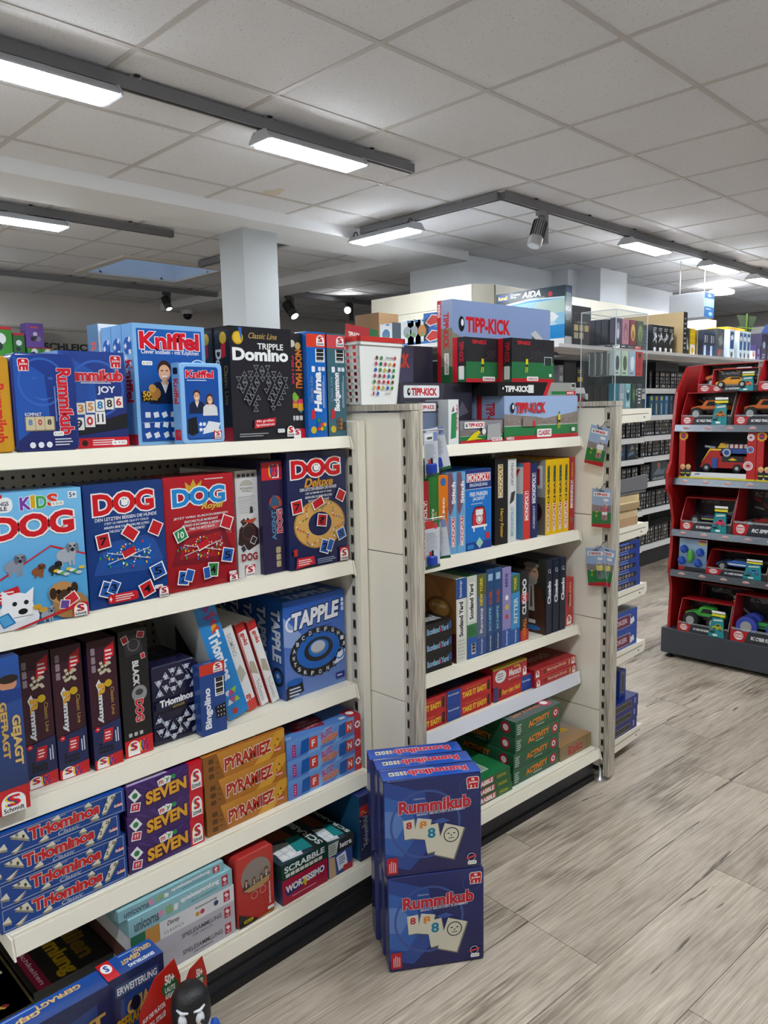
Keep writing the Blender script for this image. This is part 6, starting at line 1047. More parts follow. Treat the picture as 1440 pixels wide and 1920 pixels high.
tp = Art(.20, .26); tp.g(0, 0, 1, 1, '#a87c4c', '#8ca0ac'); tp.e(.22, .5, .16, '#5c5034', ry=.3); tp.e(.24, .75, .12, '#6c6444', ry=.14); tp.e(.25, .84, .09, '#7a2420', ry=.05); tp.p([(.4, .3), (.8, .28), (.7, .5), (.42, .52)], '#d8a82c'); tp.e(.18, .25, .12, '#c8bca8', ry=.12); tp.t('RISIKO', .5, .84, .4, .06, '#3c4448')
bbox('game_box', 'tan strategy game box with helmeted soldier on its lid, lowest right shelf end', 'game box', .787, -.070, ZB5, .20, .26, .056, '#8c7858', {'front': a, 'top': tp})
# ================================================================ basket on the first end panel
PLW = mat('white_plastic', '#e9eae6', .35); PLR = mat('red_plastic', '#c02420', .35)
bk = tag(empty('plastic_basket', (1.575, 1.60, 1.4525), (0, 0, .03)), 'white plastic basket with red rim and coloured dots, on the oak end panel', 'basket')
bw, tw, bd_, td, hh = .150, .180, .15, .175, .172
def quadp(p, th, nrm):   # thin wall from 4 corners
    p = [Vector(q) for q in p]; n = Vector(nrm) * th; return [tuple(q) for q in p] + [tuple(q + n) for q in p]
BF = [(0, 1, 2, 3), (7, 6, 5, 4), (0, 4, 5, 1), (1, 5, 6, 2), (2, 6, 7, 3), (3, 7, 4, 0)]
def wall4(p, th, nrm, name): return MB().add(quadp(p, th, nrm), BF, PLW).obj(name, bk)
fl_ = [(-bw / 2, 0, 0), (bw / 2, 0, 0), (tw / 2, -.012, hh), (-tw / 2, -.012, hh)]
wall4(fl_, .003, (0, 1, 0), 'front_wall'); wall4([(bw / 2, 0, 0), (bw / 2, bd_, 0), (tw / 2, td, hh), (tw / 2, -.012, hh)], .003, (-1, 0, 0), 'right_wall'); wall4([(bw / 2, bd_, 0), (-bw / 2, bd_, 0), (-tw / 2, td, hh), (tw / 2, td, hh)], .003, (0, -1, 0), 'back_wall')
MB().box(-bw / 2, 0, 0, bw / 2, bd_, .004, PLW).obj('base', bk)
lat = MB()
def lp(u, v): # point on the left side, u 0..1 front to back, v 0..1 up
    x = -(bw / 2 + (tw - bw) / 2 * v); y0 = -.012 * v; y1 = bd_ + (td - bd_) * v; return Vector((x, y0 + (y1 - y0) * u, hh * v))
for i in range(7): u0 = i / 6 * .93; lat.add(quadp([lp(u0, 0), lp(u0 + .07, 0), lp(u0 + .07, 1), lp(u0, 1)], .003, (1, 0, 0)), BF, PLW)
for j in range(10): v0 = j / 9 * .955; lat.add(quadp([lp(0, v0), lp(1, v0), lp(1, v0 + .045), lp(0, v0 + .045)], .003, (1, 0, 0)), BF, PLW)
lat.obj('side_lattice', bk)
def ringbox(z0, z1, e, m, name):
    mb = MB(); x0, x1, y0, y1 = -tw / 2 - e, tw / 2 + e, -.012 - e, td + e
    for a_ in ((x0, y0, x1, y0 + .008), (x0, y1 - .008, x1, y1), (x0, y0, x0 + .008, y1), (x1 - .008, y0, x1, y1)): mb.box(a_[0], a_[1], z0, a_[2], a_[3], z1, m)
    mb.obj(name, bk)
ringbox(hh - .006, hh + .003, .004, PLW, 'rim'); ringbox(hh + .003, hh + .017, .006, PLR, 'red_rim')
a = Art(.10, .12); rd = random.Random(12); cols = ['#4c8a3c', '#d8802c', '#c03030', '#2c6cb0', '#3c8a50', '#c8b04c', '#2a5ea4', '#6a4a34', '#1f6a44', '#c03848', '#b8486c']
for r_ in range(7):
    for c_ in range(5):
        if (r_ == 0 and c_ > 1) or (r_ == 6 and c_ > 1): continue
        a.e(.14 + .19 * c_ - .02 * r_, .92 - .14 * r_ - .004 * c_, .055, cols[rd.randrange(len(cols))])
a.t('Service', .50, .90, .30, .05, '#2a2a2a', b=.02); a.e(.88, .92, .05, '#c03030'); a.bars(.5, .05, .3, .05, 2, '#8a8a88')
link('dot_print', a.mesh('front'), bk, (-.032, -.004, .022), (-.07 * -1, 0, 0))
bc = tag(MB().box(0, 0, 0, .13, .002, .215, mat('card_red', '#a8262c', .45)).obj('header_card', None, (1.510, 1.68, 1.473), (-.03, .10, 0)), 'red and green cardboard header leaning in the white basket', 'card')
a = Art(.13, .215); a.r(0, 0, 1, 1, '#a8262c'); a.r(.72, 0, .28, 1, '#2c6a3c'); a.t('TIPP-KICK', .08, .84, .34, .06, '#f0e4e0', b=.04); a.e(.86, .80, .08, '#c03844'); link('front_print', a.mesh('front'), bc)

# ================================================================ hanging packs beside the first end panel
HOOK = mat('hook_steel', '#8c8c8e', .3, metal=.9); BLU = mat('blue_cup', '#17399c', .35); REDP = mat('red_pen', '#c02a2a', .4); BLKP = mat('black_pen', '#1a1a1c', .4)
def hangpack(label, x, y, z, w, h, yaw, roll, top):
    t = tag(MB().box(-w / 2, 0, -h, w / 2, .0015, 0, mat('card_grey', '#c4c8cc', .4)).obj('hanging_pack', None, (x, y, z), (0, roll, yaw)), label, 'game pack', 'hanging dice game packs')
    a = Art(w, h, '#c3c7ce'); a.g(0, 0, 1, 1, '#ccd0d6', '#c2c6ce')
    if top: a.r(0, .84, .55, .16, '#b8302c'); a.r(.55, .84, .45, .16, '#2c6a3c'); a.e(.72, .88, .14, '#c03844')
    else: a.r(.08, .82, .58, .16, '#e6e8ea'); a.codebar(.18, .84, .4, .07); a.r(.70, .80, .28, .2, '#7c8ab8')
    a.bars(.05, .36, .78, .40, 11, '#8c9098', .25); a.r(0, 0, 1, .07, '#24583a'); link('card_print', a.mesh('front'), t, (-w / 2, 0, -h))
    MB().box(-.030, -.022, -h + .012, -.002, -.001, -h + .040, BLU).obj('dice_cup', t, bevel=.003)
    MB().tube([(-.020, -.010, -h + .035), (-.021, -.009, -h + .052)], .0028, REDP, 8).obj('pen', t); MB().tube([(-.011, -.010, -h + .035), (-.011, -.009, -h + .055)], .0032, BLKP, 8).obj('pen', t)
    return t
hangpack('upper front hanging dice game pack with blue cup beside the oak post', 1.607, 1.432, 1.372, .060, .125, .05, -.06, False)
hangpack('upper rear hanging dice game pack, swung open beside the oak post', 1.648, 1.455, 1.384, .055, .125, -.5, -.20, False)
hangpack('lower front hanging dice game pack with red and green header', 1.611, 1.432, 1.124, .066, .138, .05, .0, True)
hangpack('lower rear hanging dice game pack, seen at an angle', 1.655, 1.455, 1.118, .055, .115, -.75, -.12, False)
for k, z in enumerate((1.378, 1.128)):
    h_ = tag(empty('peg_hook', (1.552, 1.444, z)), ['upper', 'lower'][k] + ' steel peg hook carrying dice game packs at the oak post', 'hook'); MB().tube([(0, 0, 0), (.06, -.006, 0), (.115, -.004, .0), (.12, -.004, .008)], .0022, HOOK, 6).obj('rod', h_)
# ================================================================ blister cards on the second end panel
def figurine(parent, shirt, short, sock, x, z):
    m = lambda c: mat('fig_' + c.strip('#'), c, .4)
    MB().ball((x, -.006, z + .043), .006, m('#8a5a44')).obj('head', parent, smooth=True)
    MB().box(x - .008, -.011, z + .018, x + .008, -.001, z + .038, m(shirt)).box(x - .013, -.009, z + .020, x - .008, -.003, z + .037, m(shirt)).box(x + .008, -.009, z + .020, x + .013, -.003, z + .037, m(shirt)).obj('shirt', parent, bevel=.002)
    MB().box(x - .008, -.011, z + .008, x + .008, -.001, z + .019, m(short)).obj('shorts', parent, bevel=.001)
    for s in (-1, 1): MB().tube([(x + s * .0045, -.006, z + .010), (x + s * .0055, -.006, z - .010)], [.004, .003], m(sock), 8).obj('leg', parent)
    MB().box(x - .012, -.0125, z - .014, x + .012, -.0005, z + .052, mat('blister', '#e8eef2', .1, alpha=.16)).obj('blister_bubble', parent, bevel=.005)
def blister(label, yc, z, tilt, shirt, short, sock, dx=0):
    w, h = .078, .142
    t = tag(MB().box(-w / 2, 0, -h, w / 2, .0012, .0, mat('card_white', '#d8dcde', .4)).obj('blister_card', None, (2.522 + dx, yc, z), (0, tilt, -PI / 2)), label, 'blister card', 'football figure blister cards')
    a = Art(w, h); a.r(0, 0, 1, 1, '#9fb4d2'); a.p([(0, .38), (1, .40), (1, .60), (.5, .56), (0, .58)], '#8c8284'); a.r(0, 0, 1, .40, '#2c7a40'); a.p([(0, 0), (1, 0), (1, .12), (0, .07)], '#b8262f'); a.r(.08, .80, .84, .11, '#eef0f2'); tkword(a, .14, .825, .66, .055); a.rr(.60, .68, .26, .07, '#f0f0ee', .3); kicker(a, .26, .26, .36); a.rr(.38, .93, .26, .025, '#3a3c40', .5); link('card_print', a.mesh('front'), t, (-w / 2, 0, -h))
    figurine(t, shirt, short, sock, .016, -h + .040); return t
blister('upper blister card, tilted, with white capped figure on the second oak post', 1.425, 1.362, .19, '#e8e8e6', '#c8c03c', '#b02a24')
blister('middle blister card with a red shirted football figure on the second oak post', 1.416, 1.136, .0, '#b82a30', '#ecebe8', '#b82a30')
blister('lower blister card in front, yellow and black football figure', 1.440, .915, -.10, '#d8c82c', '#1c1c1e', '#1c1c1e')
blister('lower blister card behind its twin, yellow and black football figure', 1.398, .918, .15, '#d8c82c', '#1c1c1e', '#1c1c1e', .012)
for k, z in enumerate((1.366, 1.140, .922)):
    h_ = tag(empty('peg_hook', (2.566, 1.420, z)), ['topmost', 'middle', 'lowest'][k] + ' steel peg hook with a football blister card', 'hook'); MB().tube([(0, 0, .012), (-.02, 0, .012), (-.04, 0, -.004), (-.07, 0, -.006), (-.075, 0, .004)], .002, HOOK, 6).obj('rod', h_)

# ================================================================ acrylic display case
ACR = mat('clear_acrylic', '#8c9698', .03, alpha=.06, spec=.8); ACE = mat('acrylic_edge', '#cfd8dc', .1, alpha=.6)
cx0, cx1, cy0, cy1, cz0, cz1 = 2.673, 2.920, 1.455, 1.60, 1.4195, 1.789
ac = tag(empty('acrylic_case', (cx0, cy0, cz0)), 'clear acrylic display case of playing card decks on the end shelf', 'display case'); oc = Vector((-cx0, -cy0, -cz0))
def inC(o): o.location = oc; return o
for nm, b_ in (('front_panel', (cx0, cy0, cz0, cx1, cy0 + .003, cz1)), ('back_panel', (cx0, cy1 - .003, cz0, cx1, cy1, cz1)), ('side_panel', (cx0, cy0 + .003, cz0, cx0 + .003, cy1 - .003, cz1)), ('side_panel', (cx1 - .003, cy0 + .003, cz0, cx1, cy1 - .003, cz1)), ('top_panel', (cx0 + .003, cy0 + .003, cz1 - .003, cx1 - .003, cy1 - .003, cz1)), ('base_panel', (cx0 + .003, cy0 + .003, cz0, cx1 - .003, cy1 - .003, cz0 + .004)), ('tier', (cx0 + .003, cy0 + .004, cz0 + .125, cx1 - .003, cy1 - .004, cz0 + .128)), ('tier', (cx0 + .003, cy0 + .004, cz0 + .243, cx1 - .003, cy1 - .004, cz0 + .246))):
    inC(MB().box(*b_, ACR).obj(nm, ac))
for x in (cx0, cx1):
    for y in (cy0, cy1): inC(MB().tube([(x, y, cz0), (x, y, cz1)], .0022, ACE, 6).obj('edge_bead', ac))
for z in (cz0 + .001, cz1):
    for y in (cy0, cy1): inC(MB().tube([(cx0, y, z), (cx1, y, z)], .002, ACE, 6).obj('edge_bead', ac))
    for x in (cx0, cx1): inC(MB().tube([(x, cy0, z), (x, cy1, z)], .002, ACE, 6).obj('edge_bead', ac))
decks = [(0, ['#1f6c7c', '#8fa0a8', '#7fb8bc', '#16342c', '#3a3c40'], ['teal', 'grey lettered', 'pale turquoise bearded face', 'dark green arrow', 'dark grey labelled']), (1, ['#b8c8c4', '#b9cbb0', '#a0b8cc', '#c03432'], ['grey figure', 'pale green beast', 'pale blue crystal', 'bright red']), (2, ['#3a3448', '#b87c8c', '#7c2630', '#4c5c48'], ['dark violet castle', 'dusty pink', 'maroon and gold arch', 'mossy green'])]
for tier, cl, nm in decks:
    z = cz0 + (.0045, .1285, .2465)[tier]; n_ = len(cl); wv = .050 if n_ < 5 else .038
    for i, c in enumerate(cl):
        a = Art(wv, .094, c); 
        if tier == 0: (a.e(.5, .55, .36, '#24444c', ry=.26).e(.5, .7, .2, '#dfeaea', ry=.08) if i == 2 else a.p([(.5, .85), (.75, .55), (.5, .2), (.25, .55)], '#5c8a3c') if i == 3 else a.t('3:2', .2, .4, .6, .2, '#dfe4e6') if i == 1 else a.bars(.2, .15, .6, .7, 5, '#dcdcd8') if i == 4 else a.r(.1, .1, .1, .8, '#3c94a4')); (a.t('3:2', .2, .08, .6, .14, '#eef4f4', b=.03) if i == 2 else None)
        elif tier == 1: (a.e(.5, .5, .3, ['#3c4448', '#4c5a44', '#e4eef4', '#a02224'][i], ry=.3)); a.bars(.15, .05, .7, .1, 1, '#33383c'); (a.e(.5, .86, .25, '#2a1614', ry=.1) if i == 3 else None)
        else: (a.e(.5, .5, .32, ['#8c84a4', '#8c5a68', '#d8b85c', '#8a9a5c'][i], ry=.34)); a.e(.5, .4, .12, ['#e8e4ee', '#c88c98', '#7c2a28', '#5c6c3c'][i], ry=.2)
        gbox('card_deck', nm[i] + ' card deck on the ' + ['lowest', 'middle', 'top'][tier] + ' tier of the acrylic case', 'card deck', cx0 + .012 + (.226 - wv) * i / (n_ - 1), cy0 + .012, z, wv - .002, .02, .094 if not (tier == 0 and i == 4) else .05, c, {'front': a}, group='playing card decks in the case')
for tier in range(3):
    for k in range(3): gbox('card_deck', ['dark brown', 'white rimmed', 'black'][tier] + ' card deck, number %s back from the front row, ' % ['one', 'two', 'three'][k] + ['lowest', 'middle', 'top'][tier] + ' tier', 'card deck', cx0 + .010, cy0 + .040 + .027 * k, cz0 + (.0045, .1285, .2465)[tier], .06, .024, .09, ['#3a302c', '#c8ccc8', '#26222e'][tier], {'left': Art(.024, .09, ['#2c2624', '#5a5e5c', '#1c1a24'][tier]).r(.1, .05, .1, .9, ['#5a4a40', '#dfe2de', '#7c2620' if k == 2 else '#2a2834'][tier])}, group='playing card decks in the case')

# ================================================================ end shelf stock
PINE = mat('pine_wood', '#d9c196', .55, noise=.12, nscale=30); CARDB = mat('cardboard', '#b18f6c', .8, noise=.05, nscale=30); CUTW = mat('pine_shade', '#a88f6c', .6, noise=.1, nscale=30)  # last one: a darker pine tone for one stacked box
for i in range(4):
    t = tag(empty('wooden_box', (2.628, 1.462 + .006 * (i % 2), .9615 + .0305 * i)), ['lowest', 'second lowest', 'second highest', 'topmost'][i] + ' flat pine box stacked on the end shelf', 'wooden box', 'flat pine boxes on the end shelf')
    MB().box(0, 0, 0, .285 - .006 * (3 - i) * (i != 3), .22, .026, PINE if i % 2 or i == 0 else CUTW).obj('body', t, bevel=.001); MB().box(0, .0, .0263, .285 - .006 * (3 - i) * (i != 3), .22, .030, PINE).obj('lid', t, bevel=.001)
    for q in range(3): MB().box(.01, -.0006, .006 + .007 * q, .27 - .02 * q, .0002, .0068 + .007 * q, mat('pine_line', '#9c7c4c', .7)).obj('grain_line', t)
tag(MB().box(2.62, 1.452, .962, 2.872, 1.4555, .996, CARDB).obj('cardboard_strip'), 'brown cardboard strip in front of the flat pine boxes', 'cardboard')
ty = tag(empty('steel_tray', (2.63, 1.46, 1.0845)), 'grey steel tray on the flat pine boxes, holding small books', 'tray'); GT = mat('grey_tray', '#6c6c70', .45)
MB().prism([(0, .012), (.33, .012), (.338, .02), (.336, .066), (.328, .072), (0, .058)], 'y', 0, .004, GT).obj('front_plate', ty); MB().box(0, .004, 0, .33, .22, .012, GT).obj('floor_plate', ty)
a = Art(.022, .185, '#e0a020'); a.t('VOYAGE', .3, .1, .45, .8, '#b04a10', 270, b=.04)
gbox('small_book', 'yellow orange book leaning in the grey tray', 'book', 2.775, 1.50, 1.10, .022, .14, .185, '#dc9a1e', {'front': a, 'left': Art(.14, .185, '#e0901c')}, lean=.12)
for i in range(3): gbox('small_book', ['first', 'second', 'third'][i] + ' small dark red book in the grey tray', 'book', 2.672 + .024 * i, 1.48, 1.098, .022, .14, .085, '#8c1c2c', {'front': Art(.022, .085, '#8c1c2c').t('Solo', .3, .3, .4, .4, '#e0c8b0', 270)}, group='small red books in the tray')
gbox('small_book', 'small dark green book at the end of the tray', 'book', 2.746, 1.48, 1.098, .020, .14, .085, '#1f4a40', None)
a = Art(.275, .038, '#1b3f94'); a.rr(.04, .18, .84, .5, '#15171e', .4); [a.e(.12 + .09 * i, .42, .035, ['#8c7c70', '#6c6468', '#9a8c88'][i % 3], ry=.2) for i in range(8)]; a.bars(.05, .78, .8, .12, 1, '#a9bce0'); a.bars(.05, .03, .8, .10, 1, '#a9bce0')
for i in range(5): gbox('game_box', ['lowest', 'second', 'third', 'fourth', 'topmost'][i] + ' flat blue window box of marbles in its stack, end shelf', 'game box', 2.628 + (.010 if i < 2 else 0), 1.455, .7045 + .0385 * i, .275, .20, .038, '#1b3f94', {'front': a, 'top': Art(.275, .2, '#3c4c6c') if i == 4 else None}, group='blue window boxes on the end shelf')
a = Art(.275, .077, '#1f49a0'); a.r(.10, .14, .70, .62, '#d8dce6'); a.r(.11, .16, .68, .58, '#6c1c3c'); a.t('POKER', .30, .34, .40, .24, '#c8a8b4', b=.02, ol='#e0d0d6', olw=.02); a.q(.88, .4, .06, .3, 20, '#e4e6ea'); a.q(.83, .35, .06, .3, -10, '#e4e6ea'); a.r(.05, .2, .05, .3, '#e4e6ea'); a.t('Piatnik', .04, .06, .12, .10, '#d8c03c', b=.03)
for i in range(2): gbox('game_box', ['lower', 'upper'][i] + ' blue and maroon poker card set box, end shelf', 'game box', 2.620, 1.455, .4605 + .078 * i, .275, .2, .077, '#1f49a0', {'front': a, 'top': Art(.275, .2, '#4c4c54') if i else None}, group='poker set boxes on the end shelf')
a = Art(.24, .048, '#16287c'); a.r(.08, .22, .68, .5, '#c8b43c'); a.r(.085, .25, .67, .44, '#1b1c24'); a.t('PLAYING CARDS', .22, .36, .44, .2, '#4c4c58'); a.r(.06, .14, .14, .12, '#c8b43c'); a.r(.86, .3, .05, .5, '#8c94c4')
l2 = Art(.18, .048, '#14246c'); l2.r(.55, .2, .35, .6, '#b8a43c'); l2.r(.56, .23, .33, .54, '#15161e')
for i in range(3): gbox('game_box', ['lowest', 'middle', 'upper'][i] + ' flat navy card deck box of the stack, bottom end shelf', 'game box', 2.675 + .004 * i, 1.455, .0925 + .0485 * i, .24, .18, .048, '#16287c', {'front': a, 'left': l2, 'top': Art(.24, .18, '#14246c') if i == 2 else None}, group='navy card deck boxes on the end shelf')
a = Art(.050, .12, '#1a3684'); a.r(.3, .2, .4, .7, '#c8b43c'); a.r(.33, .22, .34, .66, '#1b1c24'); l2 = Art(.09, .12, '#14246c'); l2.r(.0, .28, .92, .66, '#d8d0b0'); l2.r(.0, .30, .90, .62, '#1a1410'); l2.q(.55, .55, .3, .14, -10, '#e8dcd8'); l2.codebar(.3, .04, .6, .18)
gbox('game_box', 'upright navy card deck box with barcode, standing on the stack', 'game box', 2.80, 1.475, .2385, .050, .12, .12, '#1a3684', {'front': a, 'left': l2})
# ================================================================ stock of the far wall shelving
def fbox(label, u0, u1, y, z, h, d, col, front=None, left=None, name='model_kit_box', grp='boxed kits on the top wall shelf'):
    return gbox(name, label, 'model kit', u0, y, z, u1 - u0, d, h, col, {'front': front, 'left': left}, group=grp)
ZT = 1.8525
# ship model kit, cover towards the end of the shelving
a = Art(.57, .385); a.r(0, 0, 1, 1, '#3c9ad0'); a.p([(0, .30), (1, .30), (1, .80), (0, .74)], '#8cc4e0'); a.p([(.5, .5), (1, .55), (1, .78), (.6, .76)], '#b8d0c8'); a.r(0, 0, 1, .34, '#2a86c4'); a.p([(0, .76), (0, 1), (1, 1), (1, .80), (.5, .83)], '#122c38'); a.p([(0, .73), (0, .77), (.5, .84), (1, .81), (1, .79), (.5, .81)], '#dfe6e8'); a.r(.02, .86, .17, .10, '#1c3c8c'); a.t('Revell', .04, .88, .13, .06, '#e8c83c', b=.04); a.t('Cruiser', .22, .93, .16, .045, '#dfe6ea', sh=.2); a.t('Ship', .22, .88, .09, .04, '#dfe6ea', sh=.2); a.t('AIDA', .40, .87, .26, .10, '#eef2f4', b=.04, sh=.2); a.bars(.42, .835, .4, .02, 1, '#a8b8c0'); a.e(.80, .88, .03, '#c03040')
a.p([(.35, .44), (.86, .40), (.92, .48), (.84, .56), (.60, .58), (.5, .70), (.44, .6), (.36, .58)], '#e8ecee'); a.p([(.52, .40), (.70, .42), (.82, .50), (.60, .48)], '#d0502c'); a.p([(.3, .30), (.9, .34), (.85, .40), (.35, .42)], '#c8dce8'); a.r(.55, .0, .45, .10, '#e4e6e6'); a.e(.62, .22, .07, '#b83048', ry=.035)
s2 = Art(.085, .385, '#132e3a'); s2.r(.15, .72, .7, .16, '#7ca4b8'); s2.t('AIDA', .15, .56, .7, .09, '#dfe6ea', b=.03); s2.bars(.2, .4, .6, .12, 4, '#a8b8c0'); s2.r(0, 0, 1, .13, '#d8dada'); s2.r(.2, .9, .6, .07, '#1c3c8c')
gbox('model_kit_box', 'large cruise ship model kit box, cover with red bowed white ship', 'model kit', 4.60, 3.452, ZT, .572, .085, .385, '#122c38', {'front': a, 'right': s2}, yaw=-PI / 2, gloss=True, rough=.25)
bk1 = Art(.26, .27, '#101012'); bk1.bars(.1, .85, .8, .06, 1, '#3a3a3c'); bk1.t('L. FIRST SPEED', .2, .62, .6, .05, '#9a9a98')
for i in range(5): bk1.r(.12 + .27 * (i % 3), .42 - .2 * (i // 3), .22, .16, ['#c8b884', '#a89878', '#c8b060', '#a8a48c', '#b89c84'][i])
fbox('black model kit box with small tan pictures, next to the ship kit', 4.88, 5.14, 3.0, ZT, .29, .18, '#101012', bk1)
fbox('brown side of a kit box standing behind the black picture box', 4.80, 4.92, 3.25, ZT, .37, .2, '#5c4c34', Art(.12, .37, '#26262a').r(.3, .7, .4, .25, '#c8b878')); fbox('dark kit box with red and white stripe, behind the black picture box', 4.95, 5.10, 3.25, ZT, .35, .2, '#2a2a2c', Art(.15, .35, '#2c2a2a').r(.45, .6, .25, .36, '#b83a3c').r(.7, .6, .2, .36, '#d8d8d6'))
for i in range(7):
    c = ['#9ca4ac', '#23252a', '#e0e0dc', '#1f2126', '#3a3c44', '#b0402c', '#28323c'][i]; w_ = .105
    fbox(['silver', 'black', 'white', 'dark', 'slate', 'rust red', 'blue black'][i] + ' kit box spine seen through the acrylic case', 5.24 + i * .115, 5.24 + i * .115 + w_, 3.0, ZT, .20 + .02 * (i % 3), .2, c, Art(w_, .2, c).bars(.15, .1, .7, .8, 6, '#c8ccd0' if i % 2 else '#5a5e64', .3))
for i in range(4):
    w_ = .095; a = Art(w_, .22, '#1c1d20'); a.p([(.1, .4), (.9, .6), (.6, .8), (.3, .5)], '#d0d4d8'); a.q(.5, .6, .2, .5, 30 + 40 * i, '#9aa0a6'); a.r(.3, .08, .4, .14, '#e4e4e4'); a.bars(.15, .82, .7, .14, 2, '#a8b4c0')
    fbox(['first', 'second', 'third', 'fourth'][i] + ' black kit spine with silver aircraft, beside the big brown carton', 6.11 + .1 * i, 6.11 + .1 * i + w_, 3.0, ZT, .232, .25, '#1c1d20', a)
fbox('tall carton with plain brown side and black spine, top wall shelf', 6.575, 6.65, 2.95, ZT, .36, .55, '#8c7754', Art(.075, .36, '#1a1b1e').bars(.2, .1, .6, .8, 7, '#b8bcc0', .3), Art(.55, .36, '#957f5c'))
fbox('dark kit spine with grey relief between the tall carton and the yellow box', 6.68, 6.76, 2.98, ZT, .235, .2, '#24262a', Art(.08, .235, '#2a2c30').q(.5, .5, .4, .6, 20, '#aab0b4'))
fbox('yellow and white kit box with sports car, top wall shelf', 6.79, 6.885, 2.98, ZT, .235, .16, '#e2c020', Art(.095, .235, '#e8e8e4').r(0, .42, 1, .58, '#e0c01c').e(.5, .2, .3, '#d8a020', ry=.12))
fbox('small carton with plain brown side, beside the yellow box', 6.905, 6.925, 2.97, ZT, .225, .27, '#9c8660', None, Art(.27, .225, '#a08a64'))
for i in range(2): fbox(['grey and navy two-tier kit spines in front of a dark carton', 'navy kit spine with pale band in front of a dark carton'][i], 7.04 + .14 * i, 7.165 + .14 * i, 2.97, ZT, .225, .2, '#3a4860', Art(.125, .225, '#3c4a64').r(.1, .5, .8, .42, '#20242c').r(.2, .56, .2, .3, '#c8ccd0').r(.55, .56, .2, .3, '#8c98a8').r(.1, .05, .35, .4, '#c8d0dc').r(.5, .05, .4, .4, '#22406c'))
fbox('wide dark kit carton standing behind the two-tier spines', 6.74, 7.36, 3.25, ZT, .29, .2, '#1b1c1f', Art(.62, .29, '#232428').bars(.1, .86, .7, .08, 1, '#8c9094'))
fbox('grey camouflage kit spine beside the white boxed set', 7.37, 7.53, 2.98, ZT, .27, .25, '#54585c', Art(.16, .27, '#565a5e').q(.5, .6, .5, .3, 30, '#8a9090').r(.2, .1, .3, .2, '#b8444c'))
for i, (x0, x1) in enumerate(((7.66, 7.78), (7.90, 7.99), (8.00, 8.09), (8.10, 8.19))):
    a = Art(x1 - x0, .27, '#c8d4dc'); a.r(.15, .35, .7, .6, '#2c5a90'); a.q(.5, .75, .5, .16, 20, '#e8eef2'); a.e(.5, .16, .25, '#4c4c50', ry=.1)
    fbox('white and blue model set spine, ' + ['first and apart', 'second', 'third', 'last'][i] + ' in the row of four', x0, x1, 2.98, ZT, .278, .36, '#cfd8de', a, Art(.36, .278, '#c4ced6'))
gbox('model_kit_box', 'yellow flat box lying on top of the white and blue set', 'model kit', 7.70, 3.02, ZT + .2785, .44, .2, .03, '#e0a81c')
for i, (x0, w_, h, c) in enumerate(((8.24, .10, .10, '#dfe2e4'), (8.36, .12, .16, '#3c2c64'), (8.50, .14, .28, '#2a2440'), (8.66, .2, .30, '#231f38'))): fbox(['small white and orange', 'low violet', 'dark violet portrait', 'large dark violet'][i] + ' kit box at the far end of the top shelf', x0, x0 + w_, 2.98, ZT, h, .2, c, Art(w_, h, c).e(.5, .6, .25, ['#d8702c', '#8c84b8', '#9cb0c8', '#a8b4c8'][i]).bars(.2, .1, .6, .2, 2, '#a8a8c0'))
# goods on the end shelf of that unit, covers towards the near aisle
def ebox(label, y0, y1, h, c, front, d=.08, z=1.8615, x=3.90, left=None): return gbox('toy_box', label, 'toy box', x, y0, z, y0 - y1, d, h, c, {'front': front, 'right': left}, yaw=-PI / 2, group='boxes on the far end shelf')
def medi(i):
    a = Art(.12, .165, '#dfe6ea'); a.r(0, 0, 1, .12, '#2c74bc'); a.e(.5, .55, .32, ['#5a7ca4', '#9aa8ac', '#98a4a8', '#c0824c'][i]); a.e(.5, .42, .12, '#6c9c5c'); a.r(.5, .92, .3, .06, '#2c74bc'); return a
for i, (y0, y1) in enumerate(((3.94, 3.82), (3.735, 3.675), (3.672, 3.615), (3.60, 3.53))): ebox(['first', 'second', 'third', 'fourth'][i] + ' small white and blue toy box on the far end shelf', y0, y1, .162 + .01 * (i > 0), '#dfe4e8', medi(i), .14, 1.8615, 3.90, Art(.14, .172, '#3c4650'))
a = Art(.18, .10, '#1f62b8'); a.p([(.08, .4), (.4, .9), (.9, .75), (.85, .3), (.3, .12)], '#e8e8ea'); a.p([(.12, .42), (.42, .84), (.84, .70), (.80, .34), (.32, .18)], '#c0342c'); a.bars(.55, .05, .4, .14, 2, '#8cc05c')
for i in range(2): ebox(['lower', 'upper'][i] + ' blue toy box with red splash, far end shelf', 3.525, 3.345, .10, '#1f62b8', a, .14, 1.8615 + .1005 * i)
bx = gbox('carton', 'open brown carton with yellow packets, behind the white basket', 'carton', 3.95, 4.25, 1.8615, .25, .2, .26, '#8c6a48', {'front': Art(.25, .26, '#7c5c3c').r(0, .1, .6, .3, '#c8b428').r(.5, .3, .4, .12, '#2c2a5c')}, yaw=-PI / 2)
